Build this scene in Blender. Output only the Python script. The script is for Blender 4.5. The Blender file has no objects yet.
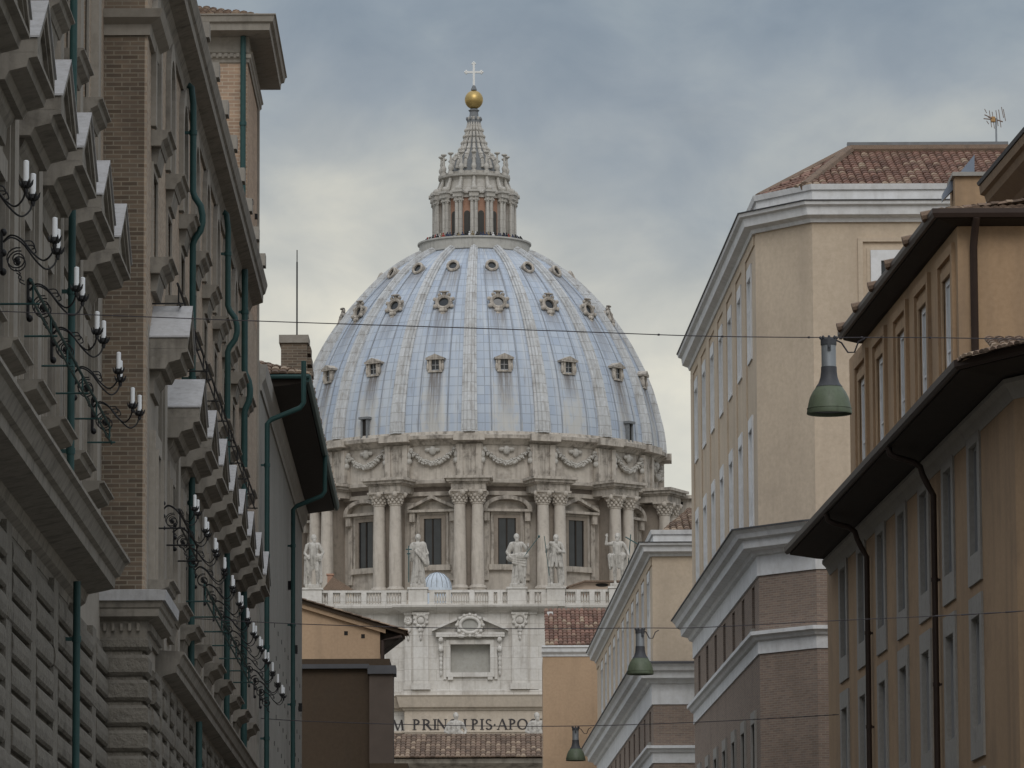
import bpy, bmesh, math, random
from math import sin, cos, tan, pi, radians, sqrt, atan2, hypot
from mathutils import Vector, Matrix
random.seed(7)
SC = bpy.context.scene
COL = SC.collection

# ------------------------------------------------------------------ camera, sky, sun, exposure
FPX, EYE = 5200.0, 1.7                      # focal length in pixels of a 1024 px wide frame, eye height
PITCH, ROLL = math.atan2(706.0, FPX), 0.0045
cam_d = bpy.data.cameras.new('camera'); cam = bpy.data.objects.new('camera', cam_d); COL.objects.link(cam)
cam_d.sensor_width = 36.0; cam_d.lens = 36.0 * FPX / 1024.0
cam_d.clip_start = 1.0; cam_d.clip_end = 12000.0
cam.matrix_world = (Matrix.Translation((0, 0, EYE)) @ Matrix.Rotation(pi / 2 + PITCH, 4, 'X') @ Matrix.Rotation(-ROLL, 4, 'Z'))
SC.camera = cam
SC.view_settings.view_transform = 'Standard'; SC.view_settings.look = 'None'
SC.view_settings.exposure = 0.2; SC.view_settings.gamma = 1.0
SC.view_settings.use_curve_mapping = False
SUN_EL, SUN_AZ = radians(40), radians(4)     # azimuth from straight behind the camera, towards its right
SUN_STRENGTH, SKY_STRENGTH = 0.85, 0.10

world = bpy.data.worlds.new('World'); SC.world = world; world.use_nodes = True
def build_world():
    nt = world.node_tree; N, L = nt.nodes, nt.links
    N.clear()
    def node(t, **k):
        n = N.new(t)
        for a, b in k.items(): setattr(n, a, b)
        return n
    def ramp(stops, interp='LINEAR'):
        r = node('ShaderNodeValToRGB'); cr = r.color_ramp; cr.interpolation = interp
        while len(cr.elements) < len(stops): cr.elements.new(0.5)
        for e, (p, c) in zip(cr.elements, stops): e.position = p; e.color = (*c, 1)
        return r
    tc = node('ShaderNodeTexCoord'); sep = node('ShaderNodeSeparateXYZ'); L.new(tc.outputs['Generated'], sep.inputs[0])
    sky = node('ShaderNodeTexSky'); sky.sky_type = 'NISHITA'; sky.sun_disc = False
    sky.sun_elevation = SUN_EL; sky.sun_rotation = pi - SUN_AZ
    sky.air_density = 1.0; sky.dust_density = 2.0; sky.ozone_density = 1.0
    # cloud deck: dim and cream towards the horizon, blue grey a little higher, bright overhead (an overcast vault)
    base = ramp([(0.0, (4.6, 4.5, 4.1)), (0.105, (6.9, 6.7, 5.85)), (0.135, (5.7, 5.55, 4.9)), (0.155, (4.6, 4.6, 4.25)), (0.172, (3.4, 3.6, 3.65)),
                 (0.187, (2.65, 2.98, 3.3)), (0.21, (2.25, 2.65, 3.05)), (0.30, (4.2, 4.55, 5.0)), (1.0, (8.6, 9.1, 9.8))])
    wav = node('ShaderNodeTexNoise'); wav.inputs['Scale'].default_value = 17; wav.inputs['Detail'].default_value = 4
    mp0 = node('ShaderNodeMapping'); mp0.inputs['Scale'].default_value = (1.0, 1.0, 1.5); mp0.inputs['Rotation'].default_value = (0, radians(14), 0)
    L.new(tc.outputs['Generated'], mp0.inputs[0]); L.new(mp0.outputs[0], wav.inputs['Vector'])
    ma = node('ShaderNodeMath', operation='MULTIPLY_ADD'); L.new(wav.outputs['Fac'], ma.inputs[0])
    ma.inputs[1].default_value = 0.075; ma.inputs[2].default_value = -0.0375
    ad = node('ShaderNodeMath', operation='ADD'); L.new(sep.outputs['Z'], ad.inputs[0]); L.new(ma.outputs[0], ad.inputs[1])
    L.new(ad.outputs[0], base.inputs[0])
    # brighter and darker cloud bodies
    mp = node('ShaderNodeMapping'); mp.inputs['Scale'].default_value = (1.0, 1.0, 1.5); mp.inputs['Rotation'].default_value = (0, radians(-12), 0); mp.inputs['Location'].default_value = (3.1, 0.4, 0.2)
    L.new(tc.outputs['Generated'], mp.inputs[0])
    n2 = node('ShaderNodeTexNoise'); n2.inputs['Scale'].default_value = 34; n2.inputs['Detail'].default_value = 7
    n2.inputs['Roughness'].default_value = 0.55; n2.inputs['Distortion'].default_value = 0.3
    L.new(mp.outputs[0], n2.inputs['Vector'])
    r2 = ramp([(0.30, (0.85, 0.87, 0.90)), (0.5, (1.0, 1.0, 1.0)), (0.70, (1.2, 1.17, 1.11))]); L.new(n2.outputs['Fac'], r2.inputs[0])
    mul = node('ShaderNodeMixRGB', blend_type='MULTIPLY'); mul.inputs[0].default_value = 1.0
    L.new(base.outputs[0], mul.inputs[1]); L.new(r2.outputs[0], mul.inputs[2])
    mx = node('ShaderNodeMixRGB', blend_type='MIX'); mx.inputs[0].default_value = 0.93
    L.new(sky.outputs[0], mx.inputs[1]); L.new(mul.outputs[0], mx.inputs[2])
    bg = node('ShaderNodeBackground'); bg.inputs['Strength'].default_value = SKY_STRENGTH
    out = node('ShaderNodeOutputWorld')
    L.new(mx.outputs[0], bg.inputs['Color']); L.new(bg.outputs[0], out.inputs['Surface'])
build_world()

sun_d = bpy.data.lights.new('sun', 'SUN'); sun = bpy.data.objects.new('sun', sun_d); COL.objects.link(sun)
sun_d.energy = SUN_STRENGTH; sun_d.angle = radians(30); sun_d.color = (1.0, 0.97, 0.93)
# towards the sun: behind the camera (-Y), swung to the left (-X)
to_sun = Vector((sin(SUN_AZ) * cos(SUN_EL), -cos(SUN_AZ) * cos(SUN_EL), sin(SUN_EL)))
sun.rotation_euler = to_sun.to_track_quat('Z', 'Y').to_euler(); sun.location = (0, -20, 60)

# ------------------------------------------------------------------ photogrammetry: pixel + distance -> point
def ray(x, y):
    u, v = x - 512.0, 384.0 - y
    u, v = u * cos(ROLL) + v * sin(ROLL), -u * sin(ROLL) + v * cos(ROLL)
    den = FPX * cos(PITCH) - v * sin(PITCH)
    return u / den, (FPX * sin(PITCH) + v * cos(PITCH)) / den
def at(x, y, Y):
    a, b = ray(x, y); return Vector((a * Y, Y, EYE + b * Y))
def zat(x, y, Y): return at(x, y, Y).z
def xat(x, y, Y): return at(x, y, Y).x

class Front:
    """A street front: a vertical plane running towards a vanishing point; s = +1 faces right, -1 faces left.
    Coordinates (Y, p, z): distance along the street, protrusion towards the street, height."""
    def __init__(self, vp, ref, Y, p, s):
        self.k = ray(vp, 1090)[0]; self.s = s
        self.c = xat(ref[0], ref[1], Y) - self.k * Y - s * p
    def X(self, Y, p=0.0): return self.k * Y + self.c + self.s * p
    def pt(self, Y, p, z): return (self.X(Y, p), Y, z)
    def solve(self, x, y, p=0.0):
        a, b = ray(x, y); Y = (self.c + self.s * p) / (a - self.k); return Y, EYE + b * Y

# ------------------------------------------------------------------ mesh builder
class MB:
    def __init__(self): self.v = []; self.f = []; self.uv = []
    def poly(self, pts, uv=None):
        i = len(self.v); self.v += [tuple(p) for p in pts]; self.f.append(tuple(range(i, i + len(pts)))); self.uv.append(uv)
    def hexa(self, b, t):
        i = len(self.v); self.v += [tuple(p) for p in b] + [tuple(p) for p in t]
        for q in ((0, 1, 2, 3), (4, 7, 6, 5), (0, 4, 5, 1), (1, 5, 6, 2), (2, 6, 7, 3), (3, 7, 4, 0)):
            self.f.append(tuple(i + k for k in q)); self.uv.append(None)
    def box(self, x0, x1, y0, y1, z0, z1):
        self.hexa([(x0, y0, z0), (x1, y0, z0), (x1, y1, z0), (x0, y1, z0)], [(x0, y0, z1), (x1, y0, z1), (x1, y1, z1), (x0, y1, z1)])
    def fbox(self, F, Y0, Y1, p0, p1, z0, z1):
        self.hexa([F.pt(Y0, p0, z0), F.pt(Y1, p0, z0), F.pt(Y1, p1, z0), F.pt(Y0, p1, z0)],
                  [F.pt(Y0, p0, z1), F.pt(Y1, p0, z1), F.pt(Y1, p1, z1), F.pt(Y0, p1, z1)])
    def prism(self, a, b):
        """closed solid between two like polygons of points"""
        i = len(self.v); n = len(a); self.v += [tuple(p) for p in a] + [tuple(p) for p in b]
        self.f.append(tuple(i + k for k in range(n))); self.uv.append(None)
        self.f.append(tuple(i + n + k for k in reversed(range(n)))); self.uv.append(None)
        for k in range(n):
            q = (k + 1) % n
            self.f.append((i + k, i + n + k, i + n + q, i + q)); self.uv.append(None)
    def fprof(self, F, Y0, Y1, prof):
        self.prism([F.pt(Y0, p, z) for p, z in prof], [F.pt(Y1, p, z) for p, z in prof])
    def sweep(self, path, prof, closed=False):
        """sweep a (outward offset, z) profile along a plan path of (x, y); outward is right of the walking direction; mitred"""
        pts = [Vector(p) for p in path]; n = len(pts); rings = []
        for i in range(n):
            d0 = (pts[i] - pts[i - 1]).normalized() if (i > 0 or closed) else None
            d1 = (pts[(i + 1) % n] - pts[i]).normalized() if (i < n - 1 or closed) else None
            d0 = d0 or d1; d1 = d1 or d0
            n0, n1 = Vector((d0.y, -d0.x)), Vector((d1.y, -d1.x))
            m = (n0 + n1).normalized(); m = m / max(0.3, m.dot(n0))
            rings.append([(pts[i].x + m.x * o, pts[i].y + m.y * o, z) for o, z in prof])
        segs = n if closed else n - 1; m = len(prof)
        base = len(self.v)
        for r in rings: self.v += r
        for s in range(segs):
            a, b = base + s * m, base + ((s + 1) % n) * m
            for k in range(m):
                q = (k + 1) % m
                self.f.append((a + k, a + q, b + q, b + k)); self.uv.append(None)
        if not closed:
            self.f.append(tuple(base + k for k in range(m))); self.uv.append(None)
            self.f.append(tuple(base + (n - 1) * m + k for k in reversed(range(m)))); self.uv.append(None)
    def tube(self, path, r, n=8, cap=True):
        pts = [Vector(p) for p in path]; rs = r if isinstance(r, (list, tuple)) else [r] * len(pts)
        base = len(self.v); up = None
        for i, p in enumerate(pts):
            d = (pts[min(i + 1, len(pts) - 1)] - pts[max(i - 1, 0)]).normalized()
            if up is None: up = Vector((0, 0, 1)) if abs(d.z) < 0.9 else Vector((1, 0, 0))
            a = d.cross(up)
            if a.length < 1e-4: a = d.cross(Vector((0, 1, 0.1)))
            a.normalize(); b = a.cross(d).normalized(); up = b
            for k in range(n):
                t = 2 * pi * k / n; q = p + (a * cos(t) + b * sin(t)) * rs[i]; self.v.append(tuple(q))
        for i in range(len(pts) - 1):
            for k in range(n):
                q = (k + 1) % n; a, b = base + i * n, base + (i + 1) * n
                self.f.append((a + k, a + q, b + q, b + k)); self.uv.append(None)
        if cap:
            self.f.append(tuple(base + k for k in reversed(range(n)))); self.uv.append(None)
            self.f.append(tuple(base + (len(pts) - 1) * n + k for k in range(n))); self.uv.append(None)
    def lathe(self, prof, n=32, c=(0, 0, 0), a0=0.0, a1=2 * pi, uvs=None):
        full = abs(a1 - a0 - 2 * pi) < 1e-6; cols = n if full else n + 1
        base = len(self.v); m = len(prof)
        for i in range(cols):
            t = a0 + (a1 - a0) * i / n
            for r, z in prof: self.v.append((c[0] + r * sin(t), c[1] - r * cos(t), c[2] + z))
        arc = [0.0]
        for j in range(1, m): arc.append(arc[-1] + hypot(prof[j][0] - prof[j - 1][0], prof[j][1] - prof[j - 1][1]))
        for i in range(n):
            a, b = base + i * m, base + ((i + 1) % cols) * m
            for j in range(m - 1):
                self.f.append((a + j, b + j, b + j + 1, a + j + 1))
                if uvs:
                    u0, u1 = uvs * (a0 + (a1 - a0) * i / n), uvs * (a0 + (a1 - a0) * (i + 1) / n)
                    self.uv.append([(u0, arc[j]), (u1, arc[j]), (u1, arc[j + 1]), (u0, arc[j + 1])])
                else: self.uv.append(None)
    def ball(self, c, rx, ry=None, rz=None, n=14, m=9):
        ry = ry or rx; rz = rz or rx; base = len(self.v)
        for j in range(1, m):
            f = pi * j / m
            for k in range(n):
                t = 2 * pi * k / n
                self.v.append((c[0] + rx * sin(f) * cos(t), c[1] + ry * sin(f) * sin(t), c[2] - rz * cos(f)))
        lo = len(self.v); self.v.append((c[0], c[1], c[2] - rz)); hi = len(self.v); self.v.append((c[0], c[1], c[2] + rz))
        for j in range(m - 2):
            for k in range(n):
                q = (k + 1) % n; self.f.append((base + j * n + k, base + j * n + q, base + (j + 1) * n + q, base + (j + 1) * n + k)); self.uv.append(None)
        for k in range(n):
            q = (k + 1) % n
            self.f.append((base + q, base + k, lo)); self.uv.append(None)
            self.f.append((base + (m - 2) * n + k, base + (m - 2) * n + q, hi)); self.uv.append(None)
    def capsule(self, a, b, ra, rb, n=12):
        a, b = Vector(a), Vector(b); d = (b - a); L = d.length; d = d / L if L > 1e-6 else Vector((0, 0, 1))
        path, rs = [], []
        for t in (-0.98, -0.8, -0.45, 0): path.append(a + d * ra * t); rs.append(ra * sqrt(max(0.02, 1 - t * t)))
        for t in (0, 0.45, 0.8, 0.98): path.append(b + d * rb * t); rs.append(rb * sqrt(max(0.02, 1 - t * t)))
        self.tube(path, rs, n)
    def rotz(self, ang, c=(0, 0)):
        ca, sa = cos(ang), sin(ang)
        self.v = [(c[0] + (x - c[0]) * ca - (y - c[1]) * sa, c[1] + (x - c[0]) * sa + (y - c[1]) * ca, z) for x, y, z in self.v]; return self
    def add(self, o):
        i = len(self.v); self.v += o.v; self.f += [tuple(k + i for k in f) for f in o.f]; self.uv += o.uv
    def mesh(self, name, smooth=None, fix=True):
        me = bpy.data.meshes.new(name); me.from_pydata(self.v, [], self.f)
        if fix:
            bm = bmesh.new(); bm.from_mesh(me); bmesh.ops.recalc_face_normals(bm, faces=bm.faces); bm.to_mesh(me); bm.free()
        me.update()
        lay = me.uv_layers.new(name='UVMap'); data = lay.data
        for p, uv in zip(me.polygons, self.uv):
            if uv is not None:
                src = {vi: u for vi, u in zip(self.f[p.index], uv)}
                for li in p.loop_indices: data[li].uv = src[me.loops[li].vertex_index]
                continue
            nrm = p.normal
            if abs(nrm.z) > 0.8 or hypot(nrm.x, nrm.y) < 1e-6:
                for li in p.loop_indices:
                    co = me.vertices[me.loops[li].vertex_index].co; data[li].uv = (co.x, co.y)
            else:
                t = Vector((-nrm.y, nrm.x, 0)).normalized()
                for li in p.loop_indices:
                    co = me.vertices[me.loops[li].vertex_index].co; data[li].uv = (co.dot(t), co.z)
        if smooth is not None:
            me.polygons.foreach_set('use_smooth', [True] * len(me.polygons)); me.set_sharp_from_angle(angle=radians(smooth))
        return me
    def build(self, name, mat, parent=None, smooth=None, fix=True):
        me = self.mesh(name, smooth, fix); me.materials.append(mat)
        return link(bpy.data.objects.new(name, me), parent)
def link(o, parent=None):
    COL.objects.link(o)
    if parent is not None:
        o.parent = parent
        if parent.type == 'EMPTY': o.matrix_parent_inverse = Matrix.Translation(-parent.location)
    return o
def thing(name, label, cat, loc=(0, 0, 0), group=None):
    o = bpy.data.objects.new(name, None); COL.objects.link(o); o.location = loc; o.empty_display_size = 0.5
    return tag(o, label, cat, group)
def tag(o, label, cat, group=None):
    o['label'] = label; o['category'] = cat
    if group: o['group'] = group
    return o
def struct(o): o['kind'] = 'structure'; return o
def copy_tree(o, parent=None):
    c = o.copy(); COL.objects.link(c); c.parent = parent
    for ch in o.children: copy_tree(ch, c)
    return c

# ------------------------------------------------------------------ materials
class NT:
    def __init__(self, name):
        self.m = bpy.data.materials.new(name); self.m.use_nodes = True
        self.t = self.m.node_tree; self.N = self.t.nodes; self.L = self.t.links
        self.b = self.N['Principled BSDF']
    def n(self, t, **k):
        x = self.N.new(t)
        for a, b in k.items(): setattr(x, a, b)
        return x
    def coord(self, kind='Object', scale=(1, 1, 1)):
        tc = self.n('ShaderNodeTexCoord'); mp = self.n('ShaderNodeMapping'); mp.inputs['Scale'].default_value = scale
        self.L.new(tc.outputs[kind], mp.inputs[0]); return mp.outputs[0]
    def noise(self, vec, scale, detail=4, rough=0.55):
        x = self.n('ShaderNodeTexNoise'); x.inputs['Scale'].default_value = scale; x.inputs['Detail'].default_value = detail
        x.inputs['Roughness'].default_value = rough; self.L.new(vec, x.inputs['Vector']); return x.outputs['Fac']
    def ramp(self, fac, a, b, ca=(0, 0, 0), cb=(1, 1, 1)):
        r = self.n('ShaderNodeValToRGB'); e = r.color_ramp.elements
        e[0].position, e[1].position = a, b; e[0].color = (*ca, 1); e[1].color = (*cb, 1); self.L.new(fac, r.inputs[0]); return r.outputs[0]
    def mix(self, fac, a, b, mode='MIX'):
        x = self.n('ShaderNodeMixRGB', blend_type=mode)
        for i, s in enumerate((fac, a, b)):
            if isinstance(s, (int, float)): x.inputs[i].default_value = s
            elif isinstance(s, tuple): x.inputs[i].default_value = (*s, 1)
            else: self.L.new(s, x.inputs[i])
        return x.outputs[0]
    def bump(self, h, strength, dist=0.02, prev=None):
        x = self.n('ShaderNodeBump'); x.inputs['Strength'].default_value = strength; x.inputs['Distance'].default_value = dist
        self.L.new(h, x.inputs['Height'])
        if prev: self.L.new(prev, x.inputs['Normal'])
        self.L.new(x.outputs[0], self.b.inputs['Normal']); return x.outputs[0]
    def done(self, col, rough=0.85, metal=0.0, spec=0.3):
        if isinstance(col, tuple): self.b.inputs['Base Color'].default_value = (*col, 1)
        else: self.L.new(col, self.b.inputs['Base Color'])
        self.b.inputs['Roughness'].default_value = rough; self.b.inputs['Metallic'].default_value = metal
        self.b.inputs['Specular IOR Level'].default_value = spec; return self.m
def k3(c, k): return tuple(min(1.0, x * k) for x in c)

def plain(name, c, rough=0.7, metal=0.0, var=0.12, scale=3.0, spec=0.3, bump=0.0):
    t = NT(name); v = t.coord(); n = t.noise(v, scale, 5)
    col = t.mix(n, k3(c, 1 - var), k3(c, 1 + var))
    if bump: t.bump(t.noise(v, scale * 6, 3), bump)
    return t.done(col, rough, metal, spec)
def stone(name, c, stain=(0.1, 0.09, 0.08), amount=0.6, scale=0.35, streak=0.5, fine=9.0, bump=0.25, joints=None, rough=0.9, lo=0.56, bdist=0.03):
    """weathered stone or plaster: broad tone changes, fine grain, dirt patches and vertical runs of grime"""
    t = NT(name); v = t.coord()
    big = t.noise(v, scale, 5); small = t.noise(v, fine, 6, 0.65)
    col = t.mix(big, k3(c, 0.84), k3(c, 1.14))
    col = t.mix(t.ramp(small, 0.35, 0.7), col, t.mix(1.0, col, (0.86, 0.85, 0.83), 'MULTIPLY'))
    vs = t.coord(scale=(1, 1, 0.12)); st = t.noise(vs, scale * 5, 6, 0.6)
    col = t.mix(t.ramp(st, lo - 0.04, lo + 0.27, (0, 0, 0), (streak,) * 3), col, stain)
    pt = t.noise(v, scale * 2.3, 7, 0.65)
    col = t.mix(t.ramp(pt, lo, lo + 0.22, (0, 0, 0), (amount,) * 3), col, stain)
    if joints:
        br = t.n('ShaderNodeTexBrick'); br.inputs['Scale'].default_value = 1.0; br.inputs['Brick Width'].default_value = joints[0]
        br.inputs['Row Height'].default_value = joints[1]; br.inputs['Mortar Size'].default_value = joints[2]
        br.inputs['Color1'].default_value = (1, 1, 1, 1); br.inputs['Color2'].default_value = (0.88, 0.87, 0.85, 1)
        br.inputs['Mortar'].default_value = (0.62, 0.6, 0.57, 1)
        t.L.new(t.coord('UV'), br.inputs['Vector']); col = t.mix(1.0, col, br.outputs['Color'], 'MULTIPLY')
    if bump: t.bump(small, bump, bdist)
    return t.done(col, rough, 0, 0.25)
def brick(name, c1, c2, mortar, bw=0.28, bh=0.085, dirt=0.4):
    t = NT(name); v = t.coord(); uv = t.coord('UV')
    br = t.n('ShaderNodeTexBrick'); br.inputs['Scale'].default_value = 1.0; br.inputs['Brick Width'].default_value = bw
    br.inputs['Row Height'].default_value = bh; br.inputs['Mortar Size'].default_value = 0.011; br.inputs['Bias'].default_value = -0.1
    br.inputs['Color1'].default_value = (*c1, 1); br.inputs['Color2'].default_value = (*c2, 1); br.inputs['Mortar'].default_value = (*mortar, 1)
    t.L.new(uv, br.inputs['Vector'])
    wn = t.n('ShaderNodeTexNoise'); wn.inputs['Scale'].default_value = 3.4; wn.inputs['Detail'].default_value = 5
    mp = t.coord('UV', (1.0, 3.0, 1)); t.L.new(mp, wn.inputs['Vector'])
    col = t.mix(t.ramp(wn.outputs['Fac'], 0.3, 0.75), br.outputs['Color'], t.mix(1.0, br.outputs['Color'], (1.28, 1.2, 1.1), 'MULTIPLY'))
    pt = t.noise(v, 0.6, 6, 0.65)
    col = t.mix(t.ramp(pt, 0.5, 0.78, (0, 0, 0), (dirt,) * 3), col, (0.07, 0.055, 0.045))
    t.bump(br.outputs['Fac'], -0.4, 0.01)
    return t.done(col, 0.92, 0, 0.2)
def tiles_mat(name, c=(0.27, 0.125, 0.075)):
    t = NT(name); wn = t.n('ShaderNodeTexWhiteNoise', noise_dimensions='2D'); t.L.new(t.coord('UV'), wn.inputs['Vector'])
    v = t.coord(); n = t.noise(v, 2.0, 6, 0.6)
    col = t.mix(wn.outputs['Value'], k3(c, 0.55), k3(c, 1.35))
    w2 = t.n('ShaderNodeTexWhiteNoise', noise_dimensions='2D'); t.L.new(t.coord('UV', (1.7, 2.3, 1)), w2.inputs['Vector'])
    col = t.mix(t.ramp(w2.outputs['Value'], 0.72, 0.98), col, (0.33, 0.25, 0.18))
    col = t.mix(t.ramp(n, 0.5, 0.8, (0, 0, 0), (0.65,) * 3), col, (0.07, 0.06, 0.05))
    t.bump(t.noise(v, 25, 3), 0.2)
    return t.done(col, 0.9, 0, 0.2)
LEAD_R, LEAD_T0, LEAD_V = 24.6 * 0.9697, radians(-1.9), (8.5, 18.3, 25.8)
def lead_mat(name):
    """lead sheets with raised seams, pale blue bloom and brownish runs; u runs round the dome, v up it, in metres"""
    t = NT(name); uv = t.coord('UV')
    br = t.n('ShaderNodeTexBrick'); br.offset = 0.0; br.inputs['Scale'].default_value = 1.0; br.inputs['Brick Width'].default_value = 1.19
    br.inputs['Row Height'].default_value = 1.25; br.inputs['Mortar Size'].default_value = 0.05
    br.inputs['Color1'].default_value = (0.35, 0.405, 0.49, 1); br.inputs['Color2'].default_value = (0.425, 0.475, 0.54, 1)
    br.inputs['Mortar'].default_value = (0.26, 0.29, 0.335, 1); t.L.new(uv, br.inputs['Vector'])
    col = br.outputs['Color']
    vs = t.coord('UV', (1.0, 0.06, 1)); st = t.noise(vs, 0.75, 5, 0.6)
    col = t.mix(t.ramp(st, 0.5, 0.74, (0, 0, 0), (0.8,) * 3), col, (0.54, 0.55, 0.55))
    vs2 = t.coord('UV', (1.0, 0.10, 1)); s2 = t.noise(vs2, 1.9, 5, 0.65)
    col = t.mix(t.ramp(s2, 0.56, 0.8, (0, 0, 0), (0.75,) * 3), col, (0.19, 0.17, 0.155))
    pt = t.noise(uv, 0.5, 6, 0.6)
    col = t.mix(t.ramp(pt, 0.52, 0.8, (0, 0, 0), (0.4,) * 3), col, (0.44, 0.46, 0.48))
    # where in its segment between two ribs (0..1), and how far up, a point lies
    sx = t.n('ShaderNodeSeparateXYZ'); t.L.new(uv, sx.inputs[0])
    def math(op, a, b=None, clamp=False):
        m_ = t.n('ShaderNodeMath', operation=op, use_clamp=clamp)
        for i, q in enumerate((a, b)):
            if q is None: continue
            if isinstance(q, (int, float)): m_.inputs[i].default_value = q
            else: t.L.new(q, m_.inputs[i])
        return m_.outputs[0]
    seg_raw = math('DIVIDE', math('SUBTRACT', math('DIVIDE', sx.outputs[0], LEAD_R), LEAD_T0), pi / 8)
    seg = math('FRACT', seg_raw); mid = math('ABSOLUTE', math('SUBTRACT', seg, 0.5)); idx = math('FLOOR', seg_raw)
    wob = t.noise(t.coord('UV', (1.0, 0.25, 1)), 1.1, 5, 0.65)
    # chalky bloom low down in the middle of each bay
    bay = math('SUBTRACT', 0.21, math('ADD', mid, math('MULTIPLY', math('SUBTRACT', wob, 0.5), 0.4)))
    low = t.ramp(math('ADD', math('DIVIDE', sx.outputs[1], 34.0), math('MULTIPLY', math('SUBTRACT', wob, 0.5), 0.5)), 0.05, 0.3, (1, 1, 1), (0, 0, 0))
    fac = math('MULTIPLY', math('MULTIPLY', t.ramp(bay, -0.03, 0.08), low), 0.75)
    col = t.mix(math('MULTIPLY', fac, t.ramp(t.noise(t.coord('UV', (1.0, 0.5, 1)), 0.9, 5, 0.6), 0.28, 0.52)), col, (0.50, 0.48, 0.435))
    # brown runs under the dormers, of uneven length
    wn = t.n('ShaderNodeTexWhiteNoise', noise_dimensions='1D'); t.L.new(idx, wn.inputs['W'])
    run_n = t.noise(t.coord('UV', (2.6, 0.12, 1)), 1.6, 6, 0.7)
    def runs(v_top, length, half, amt):
        d = math('DIVIDE', math('SUBTRACT', v_top, sx.outputs[1]), math('ADD', length * 0.45, math('MULTIPLY', wn.outputs['Value'], length)))
        band = math('MULTIPLY', math('GREATER_THAN', d, 0.0), math('SUBTRACT', 1.0, d, True))
        across = t.ramp(math('SUBTRACT', half, mid), -0.02, 0.06)
        return math('MULTIPLY', math('MULTIPLY', math('MULTIPLY', band, across), t.ramp(run_n, 0.34, 0.52)), amt)
    col = t.mix(runs(LEAD_V[0], 7.0, 0.13, 0.95), col, (0.13, 0.11, 0.095))
    col = t.mix(runs(LEAD_V[1], 6.0, 0.16, 0.8), col, (0.16, 0.14, 0.125))
    col = t.mix(runs(LEAD_V[2], 4.0, 0.25, 0.7), col, (0.17, 0.15, 0.135))
    # rusty and white runs below the lantern
    top = t.ramp(math('DIVIDE', sx.outputs[1], 34.0), 0.86, 1.02)
    tn = t.noise(t.coord('UV', (2.2, 0.08, 1)), 1.3, 5, 0.65)
    col = t.mix(math('MULTIPLY', top, t.ramp(tn, 0.42, 0.6)), col, (0.15, 0.135, 0.125))
    t.bump(br.outputs['Fac'], -0.5, 0.06)
    return t.done(col, 0.62, 0.0, 0.35)

M = {}
M['road'] = stone('asphalt', (0.055, 0.055, 0.057), (0.03, 0.03, 0.03), 0.5, 0.2, 0.0, 30, 0.3)
M['paving'] = stone('paving', (0.2, 0.19, 0.17), (0.08, 0.08, 0.07), 0.4, 0.2, 0.0, 12, 0.2, (0.9, 0.5, 0.01))
M['travertine'] = stone('travertine', (0.51, 0.49, 0.455), (0.13, 0.115, 0.10), 0.55, 0.16, 0.45, 3.0, 0.2, (2.6, 1.1, 0.02))
M['travertine_dirty'] = stone('sooty travertine', (0.49, 0.445, 0.39), (0.07, 0.059, 0.05), 0.85, 0.35, 0.85, 2.0, 0.4, None, 0.9, 0.51)
M['drum_wall'] = stone('drum masonry', (0.50, 0.455, 0.40), (0.14, 0.118, 0.1), 0.7, 0.22, 0.75, 1.6, 0.4, None, 0.9, 0.52)
M['soot_shade'] = stone('soot and shade frieze', (0.17, 0.142, 0.12), (0.05, 0.042, 0.036), 0.7, 0.4, 0.6, 1.6, 0.4)  # soot, with the shading under the cornice put into the colour too
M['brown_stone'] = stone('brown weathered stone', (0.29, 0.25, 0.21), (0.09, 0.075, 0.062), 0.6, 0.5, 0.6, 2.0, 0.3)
M['facade'] = stone('pale facade travertine', (0.69, 0.665, 0.63), (0.26, 0.225, 0.19), 0.6, 0.2, 0.65, 3.0, 0.2, (2.8, 1.25, 0.02))
M['frieze'] = stone('frieze stone', (0.56, 0.485, 0.40), (0.2, 0.17, 0.14), 0.4, 0.25, 0.4, 3.0, 0.15)
M['statue'] = stone('statue stone', (0.52, 0.495, 0.455), (0.13, 0.115, 0.1), 0.9, 0.9, 0.9, 3.0, 0.6, None, 0.9, 0.53)
M['terracotta'] = stone('terracotta plaster', (0.42, 0.25, 0.18), (0.15, 0.1, 0.08), 0.5, 0.5, 0.5, 4.0, 0.2)
M['lead'] = lead_mat('dome lead')
M['rib'] = stone('rib lead', (0.56, 0.575, 0.59), (0.22, 0.19, 0.16), 0.5, 0.22, 0.85, 2.0, 0.2, (9.0, 1.25, 0.04), 0.65, 0.54)
M['lead_dark'] = stone('dark lead', (0.2, 0.21, 0.22), (0.09, 0.09, 0.09), 0.5, 0.5, 0.4, 3.0, 0.2)
M['gold'] = plain('gilded bronze', (0.46, 0.33, 0.13), 0.42, 0.8, 0.3, 1.2)
M['pale_metal'] = plain('pale metal', (0.7, 0.7, 0.68), 0.5, 0.0, 0.06)
M['bronze_green'] = plain('green bronze', (0.06, 0.11, 0.11), 0.6, 0.2, 0.3)
M['ink'] = plain('letter bronze', (0.05, 0.045, 0.045), 0.6, 0.1, 0.2)
M['dark_void'] = plain('dark interior', (0.022, 0.020, 0.018), 0.9, 0, 0.2)
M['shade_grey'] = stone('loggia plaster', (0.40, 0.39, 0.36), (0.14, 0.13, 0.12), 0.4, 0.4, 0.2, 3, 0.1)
def glass_mat(name, c, rough=0.15):
    t = NT(name); v = t.coord(); n = t.noise(v, 0.8, 2)
    return t.done(t.mix(n, k3(c, 0.6), k3(c, 1.4)), rough, 0, 0.5)
M['glass'] = glass_mat('window glass', (0.03, 0.034, 0.038))
M['shutter'] = plain('grey shutter', (0.25, 0.25, 0.25), 0.6, 0, 0.12, 2)
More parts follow.
